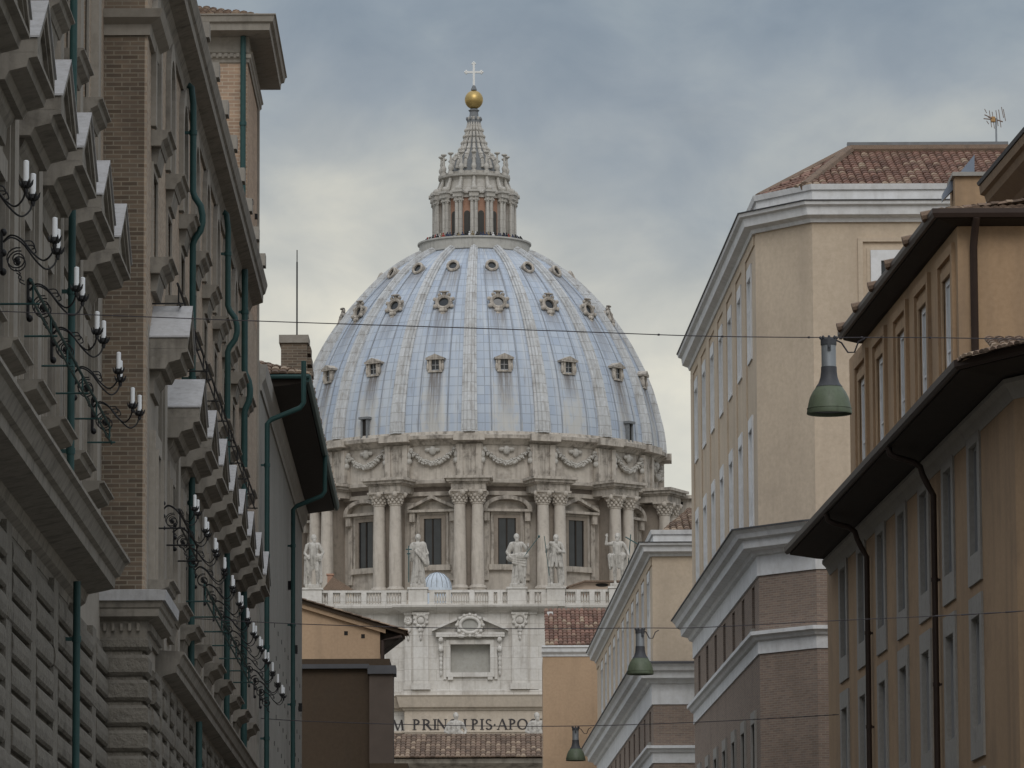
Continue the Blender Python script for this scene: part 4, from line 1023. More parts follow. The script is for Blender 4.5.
def hand(m, p, d=(0, 0, -1)):
    p = Vector(p); d = Vector(d).normalized(); m.ball(tuple(p), 0.042, 0.035, 0.05, 8, 6)
    e = d.cross(Vector((0, 1, 0.2))).normalized()
    for k in range(4): m.capsule(tuple(p + e * (k - 1.5) * 0.021 + d * 0.03), tuple(p + e * (k - 1.5) * 0.024 + d * (0.095 - 0.008 * abs(k - 1.5))), 0.014, 0.011, 6)
    m.capsule(tuple(p + e * 0.04), tuple(p + e * 0.07 + d * 0.045), 0.015, 0.012, 6)
def arm(m, sh, el, wr, r=0.062, hd=(0, 0, -1)):
    m.capsule(sh, el, r, r * 0.8); m.capsule(el, wr, r * 0.8, r * 0.55); hand(m, wr, hd)
def torso(m, lean=0.0, bare=False):
    m.capsule((lean * 0.6, 0, 1.0), (lean, 0, 1.32), 0.15, 0.16); m.capsule((lean - 0.15, 0, 1.38), (lean + 0.15, 0, 1.38), 0.085, 0.085)
    m.ball((lean, -0.05, 1.28), 0.16, 0.1, 0.14); m.ball((lean, -0.04, 1.1), 0.13, 0.09, 0.12)
def plinth(m): m.box(-0.26, 0.26, -0.2, 0.2, -0.06, 0.05)
def leg(m, hip, knee, ankle):
    m.capsule(hip, knee, 0.095, 0.065); m.capsule(knee, ankle, 0.068, 0.042); a = Vector(ankle); m.capsule(tuple(a + Vector((0, 0, -0.02))), tuple(a + Vector((0.01, -0.15, -0.05))), 0.045, 0.035)
def st_bare(m):      # bare chest, cloth about the hips, weight on one leg
    plinth(m); torso(m, 0.02, True); leg(m, (-0.09, 0, 0.92), (-0.1, -0.04, 0.5), (-0.1, 0.02, 0.1)); leg(m, (0.1, 0, 0.92), (0.14, -0.09, 0.52), (0.15, 0.0, 0.1))
    m.capsule((-0.2, 0.02, 0.95), (0.2, -0.02, 0.98), 0.11, 0.12)
    for k in range(6): m.capsule((-0.2 + 0.07 * k, -0.1 + 0.02 * (k % 2), 0.95), (-0.17 + 0.06 * k, -0.04, 0.35 + 0.07 * k), 0.05, 0.028)
    m.capsule((-0.2, 0.08, 0.9), (-0.22, 0.1, 0.1), 0.09, 0.1); m.capsule((0.2, 0.1, 0.95), (0.22, 0.08, 0.15), 0.07, 0.09)
    arm(m, (-0.2, 0, 1.36), (-0.27, -0.03, 1.1), (-0.16, -0.15, 0.95), hd=(0.5, -0.4, -0.5)); arm(m, (0.2, 0, 1.36), (0.33, 0, 1.12), (0.24, -0.1, 0.92))
    head(m, 0.03, -0.01, 1.6, 0.3)
def st_cloak(m):     # heavy cloak, one hand holding a cross-headed staff
    plinth(m); robe(m, 0.0, 10, 3, 0.0, 0.19, 1.0); torso(m); m.capsule((0.16, 0.02, 1.36), (0.27, 0.02, 0.75), 0.13, 0.12); m.capsule((-0.15, 0.02, 1.34), (-0.2, 0.04, 0.9), 0.12, 0.1)
    for k in range(4): m.capsule((0.22 - 0.1 * k, -0.16, 1.3 - 0.05 * k), (0.25 - 0.04 * k, -0.2, 0.72 + 0.06 * k), 0.045, 0.04)
    arm(m, (-0.2, 0, 1.36), (-0.29, -0.06, 1.1), (-0.3, -0.2, 1.0), hd=(0, -0.3, 1)); arm(m, (0.2, 0, 1.36), (0.32, -0.05, 1.08), (0.22, -0.2, 0.98))
    head(m, 0.0, -0.01, 1.6, -0.1, False)
def st_elder(m):     # bearded, twisted pose, robe gathered in the left hand
    plinth(m); robe(m, 0.04, 9, 5, 0.03, 0.18, 0.98); torso(m, 0.0); m.capsule((-0.24, -0.02, 0.92), (0.26, -0.1, 0.98), 0.13, 0.13)
    for k in range(5): m.capsule((-0.22 + 0.02 * k, -0.14, 0.98 - 0.06 * k), (0.25, -0.14 + 0.01 * k, 1.04 - 0.1 * k), 0.042, 0.045)
    m.capsule((0.24, -0.05, 0.95), (0.24, -0.06, 0.3), 0.09, 0.05); m.capsule((-0.18, 0.0, 1.36), (-0.3, 0.0, 1.1), 0.1, 0.09)
    arm(m, (-0.2, 0, 1.36), (-0.34, -0.02, 1.12), (-0.22, -0.18, 0.9)); arm(m, (0.2, 0, 1.36), (0.34, -0.02, 1.15), (0.36, -0.18, 1.3), hd=(0, -0.2, 1))
    head(m, -0.02, -0.02, 1.6, 0.2)
def st_soldier(m):   # short tunic, bare knees, head bowed, leaning on a lance
    plinth(m); torso(m, 0.0); leg(m, (-0.1, 0, 0.92), (-0.12, -0.06, 0.5), (-0.13, 0, 0.1)); leg(m, (0.1, 0, 0.92), (0.11, -0.03, 0.5), (0.13, 0.02, 0.1))
    for k in range(9):
        t = 2 * pi * k / 9; m.capsule((0.14 * cos(t), 0.11 * sin(t), 1.02), (0.21 * cos(t), 0.17 * sin(t), 0.62), 0.055, 0.05)
    m.capsule((0.1, 0.12, 1.36), (0.2, 0.12, 0.1), 0.12, 0.12); m.capsule((-0.12, 0.14, 1.3), (-0.16, 0.12, 0.1), 0.1, 0.1); m.capsule((-0.15, -0.1, 1.4), (0.2, -0.12, 1.1), 0.06, 0.06)
    arm(m, (-0.2, 0, 1.36), (-0.3, -0.05, 1.12), (-0.28, -0.2, 1.22), hd=(0, -0.2, 1)); arm(m, (0.2, 0, 1.36), (0.3, -0.03, 1.1), (0.12, -0.2, 1.1), hd=(-1, -0.2, 0))
    head(m, 0.03, -0.05, 1.56, 0.1)
def st_risen(m):     # bare chest, right arm raised, cloth over the hips, leaning on a cross
    plinth(m); torso(m, -0.01, True); leg(m, (-0.09, 0, 0.92), (-0.1, -0.05, 0.5), (-0.09, 0, 0.1)); leg(m, (0.1, 0, 0.92), (0.15, -0.08, 0.52), (0.16, 0.03, 0.1))
    m.capsule((-0.18, 0, 0.93), (0.18, -0.03, 0.97), 0.12, 0.12)
    for k in range(6): m.capsule((-0.17 + 0.07 * k, -0.1, 0.98), (-0.2 + 0.075 * k, -0.07, 0.6 - 0.05 * (k % 2)), 0.05, 0.03)
    m.capsule((-0.25, 0.02, 0.98), (-0.24, 0.03, 0.55), 0.09, 0.05); m.capsule((0.2, 0.1, 1.3), (0.22, 0.1, 0.1), 0.1, 0.09)
    arm(m, (-0.2, 0, 1.37), (-0.38, -0.05, 1.36), (-0.35, -0.1, 1.62), hd=(0, -0.1, 1)); arm(m, (0.2, 0, 1.36), (0.33, -0.02, 1.12), (0.36, -0.14, 0.98))
    head(m, 0.0, -0.02, 1.6, -0.15)
SH = 5.75 / 1.73
zped = bz(587.6) + 0.2
def roof_statue(x, fn, label, **kw):
    o = figure(fn, 'statue', M['statue'], 0.0145, SH, 1, (bx(x), Yb - 0.05, zped)); return tag(o, label, 'statue', 'statues along the roof balustrade')
def rods(m, segs):
    for a, b2, r in segs: m.tube([tuple(Vector(a) * SH), tuple(Vector(b2) * SH)], r * SH, 6)
roof_statue(313, st_bare, 'white stone statue with bare chest and hand on hip, on the balustrade beside dark eaves')
s = roof_statue(418, st_cloak, 'white stone statue in heavy cloak with dark cross-headed staff, beside small pale dome')
m = MB(); rods(m, [((-0.3, -0.24, 0.1), (-0.3, -0.24, 1.32), 0.02), ((-0.4, -0.24, 1.2), (-0.2, -0.24, 1.2), 0.022), ((-0.36, -0.24, 1.06), (-0.24, -0.24, 1.06), 0.022)]); o = m.build('staff', M['bronze_green']); o.parent = s
s = roof_statue(517.5, st_elder, 'bearded white stone statue in gathered robes with a dark rod slanting off its shoulder')
m = MB(); rods(m, [((0.3, -0.2, 1.05), (0.72, -0.1, 1.62), 0.014), ((0.3, -0.2, 1.05), (0.24, -0.22, 0.95), 0.014)]); m.ball(tuple(Vector((0.72, -0.1, 1.62)) * SH), 0.12, 0.12, 0.16); o = m.build('rod', M['bronze_green']); o.parent = s
s = roof_statue(555.5, st_soldier, 'white stone statue in a short tunic with bowed head, leaning on a thin lance')
m = MB(); rods(m, [((-0.24, -0.25, 0.6), (-0.36, -0.2, 1.62), 0.014), ((-0.24, -0.25, 0.6), (-0.2, -0.26, 0.3), 0.014)]); o = m.build('lance', M['bronze_green']); o.parent = s
s = roof_statue(618, st_risen, 'white stone statue with raised arm and dark cross, rightmost on the balustrade')
m = MB(); rods(m, [((0.3, 0.12, 0.1), (0.44, 0.12, 1.7), 0.02), ((0.26, 0.12, 1.62), (0.66, 0.12, 1.38), 0.022)]); o = m.build('cross', M['bronze_green']); o.parent = s

# visitors on the lantern gallery: only heads and shoulders show above the parapet
def visitor(m):
    m.capsule((-0.09, 0, 0.88), (-0.1, 0, 0.1), 0.09, 0.05); m.capsule((0.09, 0, 0.88), (0.1, 0, 0.1), 0.09, 0.05)
    for s in (-1, 1):
        m.capsule((s * 0.1, 0, 0.06), (s * 0.1, -0.14, 0.04), 0.045, 0.035)
    m.capsule((0, 0, 0.92), (0, 0, 1.32), 0.15, 0.16); m.capsule((-0.16, 0, 1.38), (0.16, 0, 1.38), 0.075, 0.075)
    arm(m, (-0.2, 0, 1.38), (-0.27, -0.05, 1.1), (-0.16, -0.25, 1.12), 0.055, (0, -1, 0)); arm(m, (0.2, 0, 1.38), (0.27, -0.05, 1.1), (0.16, -0.25, 1.12), 0.055, (0, -1, 0))
    head(m, 0, 0, 1.6, 0, False)
v0 = figure(visitor, 'person', M['ink'], 0.025, 1.0, 2)
cloth = [plain('visitor cloth %s' % n, c, 0.9) for n, c in (('navy', (0.04, 0.05, 0.09)), ('black', (0.02, 0.02, 0.022)), ('red', (0.3, 0.05, 0.04)), ('grey', (0.22, 0.22, 0.23)), ('khaki', (0.2, 0.16, 0.1)), ('white', (0.55, 0.55, 0.55)))]
NV = 52
v0.data.materials.clear(); v0.data.materials.append(cloth[0])
vcol = ('navy', 'black', 'red', 'grey', 'khaki', 'white')
for i in range(NV):
    t = radians(-78 + 156 * i / (NV - 1) + random.uniform(-1.2, 1.2)); R = 6.6 - random.uniform(0, 0.15)
    o = v0 if i == 0 else v0.copy()
    if i: COL.objects.link(o)
    o.location = (LX + R * sin(t), LY - R * cos(t), lz(244.2) - 1.08 + random.uniform(-0.12, 0.12)); o.rotation_euler = (0, 0, t + random.uniform(-0.4, 0.4))
    kc = random.choice((0, 0, 1, 1, 1, 2, 3, 4, 5)); o.material_slots[0].link = 'OBJECT'; o.material_slots[0].material = cloth[kc]
    tag(o, 'tiny visitor in %s clothes behind the parapet of the lantern gallery' % vcol[kc], 'person', 'visitors on the lantern gallery')
# a floor for them to stand on
b = MB(); zfl = lz(244.2) - 1.28; b.lathe([(4.0, zfl - 0.4), (6.9, zfl - 0.4), (6.9, zfl), (4.0, zfl)], 48, LC); b.build('gallery_floor', M['travertine_dirty'], lantern, 30)

# ------------------------------------------------------------------ the colonnade in front of it
CY = 352.0
cx_ = lambda x: xat(x, 740, CY)
colon = thing('colonnade', 'low tiled colonnade wing crossing in front of the basilica', 'colonnade', (cx_(470), CY, 0))
x0, x1 = cx_(340), cx_(620)
ze, zr = zat(470, 757.5, CY - 1.6), zat(470, 735.5, CY + 4.2)
b = MB(); s = Vector((0, 5.8, zr - ze)); tiles(b, (x0, CY - 1.6, ze), (1, 0, 0), s, [(0, 0), (x1 - x0, 0), (x1 - x0, s.length), (0, s.length)], 0.34, 0.7, 0.11)
b.build('roof', M['tiles_old'], colon)
b = MB(); b.box(x0, x1, CY + 4.25, CY + 4.9, zr - 2, zr + 0.12); b.build('ridge', M['tiles_old'], colon)
b = MB(); b.box(x0, x1, CY, CY + 13, 0, ze - 0.9); b.build('wall', M['travertine'], colon)
b = MB(); b.sweep([(x0, CY), (x1, CY)], [(-0.2, ze - 0.9), (0.3, ze - 0.9), (0.5, ze - 0.6), (1.2, ze - 0.35), (1.3, ze - 0.06), (-0.2, ze - 0.06)]); b.build('cornice', M['travertine_dirty'], colon)
for k in range(24):
    x = x0 + (x1 - x0) * (k + 0.5) / 24
    if k % 4 == 1:
        b = MB(); b.box(x - 0.55, x + 0.55, CY - 0.35, CY + 0.1, ze - 6, ze - 0.95); b.build('pier', M['travertine'], colon)
    else:
        b = MB(); b.lathe([(0.3, 0), (0.2, 0.3), (0.36, 1.0), (0.26, 1.6), (0.18, 2.0), (0.32, 2.3), (0.32, 2.5)], 10, (x, CY - 0.32, ze - 3.5)); b.build('baluster', M['travertine_dirty'], colon, 50)
def st_half(m, seed=1):
    robe(m, 0.0, 9, seed, 0, 0.2, 1.0); torso(m); m.capsule((-0.2, -0.02, 1.3), (0.2, -0.14, 1.0), 0.1, 0.1); m.capsule((0.2, 0, 1.3), (-0.15, -0.14, 1.05), 0.09, 0.09)
    for k in range(4): m.capsule((-0.24 + 0.12 * k, -0.12, 1.25), (-0.16 + 0.1 * k, -0.17, 0.9), 0.05, 0.04)
    arm(m, (-0.22, 0, 1.36), (-0.34, -0.03, 1.1), (-0.2, -0.18, 1.02)); arm(m, (0.22, 0, 1.36), (0.34, 0, 1.12), (0.3, -0.15, 0.95)); head(m, 0.02, -0.02, 1.6, 0.3, seed == 2)
# the far wing of the colonnade carries statues whose upper halves rise over the tiled ridge
CY2 = CY + 9.5
b = MB(); b.box(x0, x1, CY2 - 0.8, CY2 + 1.0, ze - 6, zat(470, 746, CY2)); b.build('statue_parapet', M['travertine'], colon)
for x, sd, lab in ((455.5, 1, 'pale statue head and shoulders above the tiled roof, hiding the middle of the carved words'), (536.5, 2, 'pale bearded statue above the tiled roof, half hidden by the apricot house')):
    zt = zat(x, 712.5, CY2); sc = 2.1; o = figure(lambda m: st_half(m, sd), 'statue', M['statue'], 0.02, sc, 2, (xat(x, 725, CY2), CY2, zt - 1.73 * sc)); tag(o, lab, 'statue', 'statues on the colonnade')
# ------------------------------------------------------------------ right side of the street
def lining(m, F, a, b_, c, d, depth):
    m.fbox(F, a - 0.022, a, -depth, -0.031, c, d); m.fbox(F, b_, b_ + 0.022, -depth, -0.031, c, d); m.fbox(F, a - 0.022, b_ + 0.022, -depth, -0.031, d, d + 0.022); m.fbox(F, a - 0.022, b_ + 0.022, -depth, -0.031, c - 0.022, c)
def add_window(F, root, ops, yc, w, c, d, depth, sur, surmat, sashmat, glass, bars, p=0.06, top=None, bottom=None, sill=None):
    a, b_ = yc - w / 2, yc + w / 2
    ops.append((a - 0.025, b_ + 0.025, c - 0.025, d + 0.025))
    m = MB(); frame_boxes(m, F, a, b_, c, d, sur, p, -0.03, top, bottom); lining(m, F, a, b_, c, d, depth)
    if sill: m.fbox(F, a - sur - 0.12, b_ + sur + 0.12, -0.02, p + sill, c - (bottom or sur) - 0.16, c - (bottom or sur) - 0.003)
    win = m.build('window', surmat, root)
    sash(F, a, b_, c, d, depth - 0.03, win, sashmat, glass, bars)
    return win
def pipe(name, F, yc, zs, p, r, mat, label, head=None, foot=None, group=None, bulges=(), collars=True):
    """a drainpipe on a street front; bulges = (z, extra protrusion) where it swings over a ledge"""
    path = []
    z0, z1 = zs
    if head: path += head
    pts = [(p, z1)]
    for zb_, ex in sorted(bulges, reverse=True):
        pts += [(p, zb_ + 0.5), (p + ex * 0.2, zb_ + 0.38), (p + ex * 0.8, zb_ + 0.2), (p + ex, zb_), (p + ex, zb_ - 0.15), (p + ex * 0.8, zb_ - 0.32), (p + ex * 0.2, zb_ - 0.5), (p, zb_ - 0.62)]
    pts += [(p, z0)]
    path += [F.pt(yc, a, z) for a, z in pts]
    m = MB(); m.tube(path, r, 10)
    base = F.pt(yc, p, 0)
    root = thing(name, label, 'drainpipe', (base[0], base[1], z0), group)
    m.build('tube', mat, root, 50)
    if collars:
        z = z0 + 1.2
        while z < z1 - 0.4:
            if not any(abs(z - b2[0]) < 0.9 for b2 in bulges):
                m = MB(); c = F.pt(yc, p, z); m.tube([(c[0], c[1], z - 0.05), (c[0], c[1], z + 0.05)], r * 1.22, 10); m.fbox(F, yc - 0.03, yc + 0.03, 0.0, p, z - 0.03, z + 0.03)
                m.build('collar', mat, root, 50)
            z += 2.6
    return root

# near ochre house with the deep eaves -------------------------------------
F1 = Front(292, (949, 368), 116.0, 1.3, -1)
A1 = at(949, 368, 116.0); zE = A1.z
rb = ray(1024, 350); Yb1 = (zE - EYE) / rb[1]; B1 = Vector((rb[0] * Yb1, Yb1, zE)); dB = Vector((B1.x - A1.x, B1.y - A1.y)).normalized()
Y1n = F1.solve(1016, 520)[0]; Y1f = F1.solve(828, 650)[0]
h1 = thing('ochre_house', 'ochre house with deep dark eaves and grey framed windows, nearest on the right', 'house', (F1.X(Y1n) + 5, Y1n, 0))
ops = []
for k in range(7):
    yc = 121.75 + 4.88 * k
    add_window(F1, h1, ops, yc, 1.45, 14.15, 16.72, 0.17, 0.42, M['grey_trim'], M['shutter'], M['shutter'], (1, 0), 0.05, 0.5, 0.7)
    add_window(F1, h1, ops, yc, 1.45, 10.1, 12.66, 0.17, 0.42, M['grey_trim'], M['shutter'], M['shutter'], (1, 0), 0.05, 0.5, 0.75)
    add_window(F1, h1, ops, yc, 1.45, 5.9, 8.6, 0.17, 0.42, M['grey_trim'], M['shutter'], M['shutter'], (1, 2), 0.07, 0.5, 0.75)
mb = wall_open(F1, Y1n, Y1f, 0, zE - 0.62, ops, 0.2, 11)
W1 = Vector((F1.X(Y1n), Y1n))
mb.poly([(W1.x, W1.y, 0), (W1.x + dB.x * 13, W1.y + dB.y * 13, 0), (W1.x + dB.x * 13, W1.y + dB.y * 13, zE - 0.62), (W1.x, W1.y, zE - 0.62)])
mb.build('wall', M['ochre'], h1)
far1 = (F1.X(Y1f - 0.9), Y1f - 0.9); near1 = (W1.x, W1.y); end1 = (W1.x + dB.x * 14, W1.y + dB.y * 14)
mb = MB(); mb.sweep([far1, near1, end1], [(-0.2, zE - 0.86), (0.02, zE - 0.86), (0.05, zE - 0.8), (0.14, zE - 0.62), (0.24, zE - 0.52), (0.24, zE - 0.42), (-0.2, zE - 0.42)]); mb.build('eaves_moulding', M['grey_trim'], h1)
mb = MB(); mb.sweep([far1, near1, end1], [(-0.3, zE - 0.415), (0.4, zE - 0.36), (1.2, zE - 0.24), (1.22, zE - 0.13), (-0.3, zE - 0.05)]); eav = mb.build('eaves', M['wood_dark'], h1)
mb = MB(); mb.sweep([far1, near1, end1], [(1.2, zE - 0.16), (1.24, zE - 0.22), (1.3, zE - 0.23), (1.36, zE - 0.17), (1.37, zE - 0.02), (1.33, zE - 0.02), (1.29, zE - 0.14), (1.22, zE - 0.1)]); mb.build('gutter', M['pipe_brown'], h1)
# roof: street slope, and the slope over the near end
mb = MB(); eO = Vector(F1.pt(Y1n - 1.1, 1.24, zE - 0.10)); eF = Vector(F1.pt(Y1f - 0.9, 1.24, zE - 0.10)); e = (eF - eO); L = e.length; e.normalize()
sl = Vector((e.y, -e.x, 0.27)).normalized(); 
tiles(mb, eO, e, sl, [(0, 0), (L, 0), (L, 6), (3.4, 6)], 0.24, 0.42)
e2 = Vector((dB.x, dB.y, 0)); sl2 = Vector((-dB.y, dB.x, 0.27)).normalized()
tiles(mb, eO + Vector((0, 0, 0.01)), e2, sl2, [(0, 0), (15, 0), (15, 6), (3.4, 6)], 0.24, 0.42)
mb.build('roof', M['tiles_old'], h1)
# a small tiled turret at the near end of that roof
c = at(1012, 352, 114.5)
mb = MB(); mb.box(c.x - 0.35, c.x + 1.2, 114.2, 115.6, zE, c.z + 0.02); ch = mb.build('chimney', M['eave_plaster'], h1)
mb = MB(); tiles(mb, (c.x - 0.5, 114.0, c.z + 0.02), (1, 0, 0), (0, 1, 0.25), [(0, 0), (1.9, 0), (1.9, 1.9), (0, 1.9)], 0.22, 0.4); mb.build('chimney_cap', M['tiles_old'], ch)
EV = 'drainpipes of the ochre house'
for xq, yq, xe, ye, lab in ((935, 600, 890, 452, 'dark drainpipe on the ochre house, between the second and third windows from its near corner'), (868, 650, 833, 516, 'dark drainpipe on the ochre house, between the fifth and sixth windows from its near corner')):
    yc = F1.solve(xq, yq, 0.14)[0]; zt = zat(xq, 470 if xq > 900 else 530, yc)
    ye_ = F1.solve(xe, ye, 1.3)[0]
    hd = [F1.pt(yc, 1.24, zE - 0.25), F1.pt(yc, 1.2, zE - 0.42), F1.pt(yc, 1.05, zE - 0.5), F1.pt(yc, 0.62, zE - 0.62), F1.pt(yc, 0.46, zE - 0.74), F1.pt(yc, 0.4, zE - 0.95), F1.pt(yc, 0.28, zE - 1.2)]
    pipe('drainpipe', F1, yc, (0, zE - 1.45), 0.14, 0.078, M['pipe_brown'], lab, hd, group=EV)

# taller house set a little back, seen over those eaves ---------------------
F2 = Front(257, (932.5, 210), 130.4, 0.68, -1)
A2 = at(932.5, 210, 130.4); zG = A2.z
Y2n = F2.solve(958, 280)[0]; Y2f = F2.solve(850, 420)[0]; Y2e = F2.solve(839, 353, 0.68)[0]
h2 = thing('tall_ochre_house', 'tall ochre house with recessed window bays, rising over the nearest ochre house', 'house', (F2.X(Y2n) + 5, Y2n, 0))
ops = []
for k in range(5):
    yc = F2.solve((949.5, 925, 903, 881.5, 863)[k], 400)[0]
    z1w = zG - 1.36
    m = MB(); a, b_ = yc - 1.5, yc + 1.5
    frame_boxes(m, F2, yc - 1.25, yc + 1.25, 15.0, z1w + 0.42, 0.3, 0.1, -0.02, 0.25, 0.0)
    frame_boxes(m, F2, yc - 0.8, yc + 0.8, 15.0, z1w, 0.24, 0.05, -0.02, 0.24, 0.0)
    win = m.build('window', M['ochre'], h2)
    ops.append((yc - 0.8, yc + 0.8, 15.0, z1w)); sash(F2, yc - 0.8, yc + 0.8, 15.0, z1w, 0.12, win, M['white_trim'], M['curtain'], (1, 3), 0.16)
mb = wall_open(F2, Y2n, Y2f, 0, zG - 0.35, ops, 0.16, 14); mb.build('wall', M['ochre'], h2)
mb = MB()
far2, near2, end2 = (F2.X(Y2e), Y2e), (F2.X(Y2n), Y2n), (F2.X(Y2n) + 14, Y2n)
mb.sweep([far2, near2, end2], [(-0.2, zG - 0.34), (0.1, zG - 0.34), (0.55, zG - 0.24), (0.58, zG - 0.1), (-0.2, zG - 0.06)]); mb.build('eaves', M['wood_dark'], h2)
mb = MB(); mb.sweep([far2, near2, end2], [(0.56, zG - 0.14), (0.59, zG - 0.22), (0.67, zG - 0.22), (0.72, zG - 0.12), (0.72, zG), (0.6, zG - 0.02)]); mb.build('gutter', M['pipe_brown'], h2)
mb = MB(); eO = Vector(F2.pt(Y2n - 0.6, 0.6, zG - 0.08)); eF = Vector(F2.pt(Y2e, 0.6, zG - 0.08)); e = eF - eO; L = e.length; e.normalize()
sl = Vector((e.y, -e.x, 0.22)).normalized(); tiles(mb, eO, e, sl, [(0, 0), (L, 0), (L, 5), (3.0, 5)], 0.24, 0.42)
tiles(mb, eO + Vector((0, 0, 0.01)), (1, 0, 0), Vector((0, 1, 0.22)).normalized(), [(0, 0), (15, 0), (15, 5), (3, 5)], 0.24, 0.42)
for k in range(6):
    yq = Y2n + 0.4 + k * 3.9
    if yq < Y2e - 0.5: mb.tube([F2.pt(yq, 0.86, zG - 0.03), F2.pt(yq, 0.3, zG + 0.1)], [0.13, 0.11], 8); mb.tube([F2.pt(yq + 0.28, 0.8, zG - 0.03), F2.pt(yq + 0.28, 0.3, zG + 0.1)], [0.12, 0.1], 8)
mb.build('roof', M['tiles_old'], h2)
yc = Y2n - 0.12; xq = xat(974, 280, yc)
root = thing('drainpipe', 'dark drainpipe on the end wall of the tall ochre house, upper right', 'drainpipe', (xq, yc, 15), EV)
mb = MB(); mb.tube([(xq + 0.05, Y2n - 0.62, zG - 0.2), (xq + 0.02, Y2n - 0.4, zG - 0.5), (xq, yc, zG - 0.9), (xq, yc, 15)], 0.1, 10); mb.build('tube', M['pipe_brown'], root, 50)
# attic block with a projecting cornice at the upper right
F5 = Front(215, (980, 186), 141.0, 0.7, -1); zC = zat(980, 186, 141.0)
h5 = thing('attic_house', 'ochre attic storey with heavy brown cornice, cut off by the upper right edge', 'house', (F5.X(136) + 4, 136, 0))
mb = MB(); Ya, Yz = Y2n + 2.6, 140.3
mb.hexa([F5.pt(Ya, 0, zG - 1), F5.pt(Yz, 0, zG - 1), F5.pt(Yz, -9, zG - 1), F5.pt(Ya, -9, zG - 1)], [F5.pt(Ya, 0, zC - 0.8), F5.pt(Yz, 0, zC - 0.8), F5.pt(Yz, -9, zC - 0.8), F5.pt(Ya, -9, zC - 0.8)]); mb.build('wall', M['ochre'], h5)
mb = MB(); p5 = [(F5.X(Yz) + 8, Yz), (F5.X(Yz), Yz), (F5.X(Ya), Ya), (F5.X(Ya) + 9, Ya)]
mb.sweep(p5, [(-0.2, zC - 1.0), (0.1, zC - 0.95), (0.2, zC - 0.8), (0.55, zC - 0.5), (0.6, zC - 0.3), (0.7, zC - 0.25), (0.72, zC - 0.02), (-0.2, zC)]); mb.build('cornice', M['eave_plaster'], h5)
mb = MB(); mb.poly([(a[0] - 0.0, a[1], zC + 0.002) for a in p5]); mb.sweep(p5, [(0.4, zC + 0.0), (0.75, zC + 0.004), (0.78, zC + 0.1), (0.3, zC + 0.14)]); mb.build('roof_edge', M['slate'], h5)
# rendered chimney block and a sheet metal upstand beside it
cY = 143.0
mb = MB(); mb.box(xat(955, 200, cY), xat(986, 200, cY), cY, cY + 1.6, zG - 0.5, zat(970, 176.5, cY)); root = thing('chimney', 'squat ochre chimney block on the roof of the tall ochre house, under the antenna', 'chimney', (xat(970, 200, cY), cY, zG)); mb.build('shaft', M['ochre'], root)
mb = MB(); mb.box(xat(952.5, 200, cY), xat(987, 200, cY), cY - 0.12, cY + 1.72, zat(970, 176.4, cY), zat(970, 172.5, cY)); mb.build('coping', M['grey_trim'], root)
mb = MB(); y = cY + 0.6; P = [(943, 200), (953.5, 189), (953.5, 176), (943, 193)]
mb.prism([(xat(a, b_, y), y, zat(a, b_, y)) for a, b_ in P], [(xat(a, b_, y), y + 0.5, zat(a, b_, y)) for a, b_ in P])
P = [(960, 172.4), (974.5, 172.4), (974.5, 154.5)]; y2 = cY + 1.0
mb.prism([(xat(a, b_, y2), y2, zat(a, b_, y2)) for a, b_ in P], [(xat(a, b_, y2), y2 + 0.3, zat(a, b_, y2)) for a, b_ in P])
tag(mb.build('roof_flashing', M['skylight']), 'blue grey triangular sheet metal upstand beside the squat ochre chimney block', 'flashing')

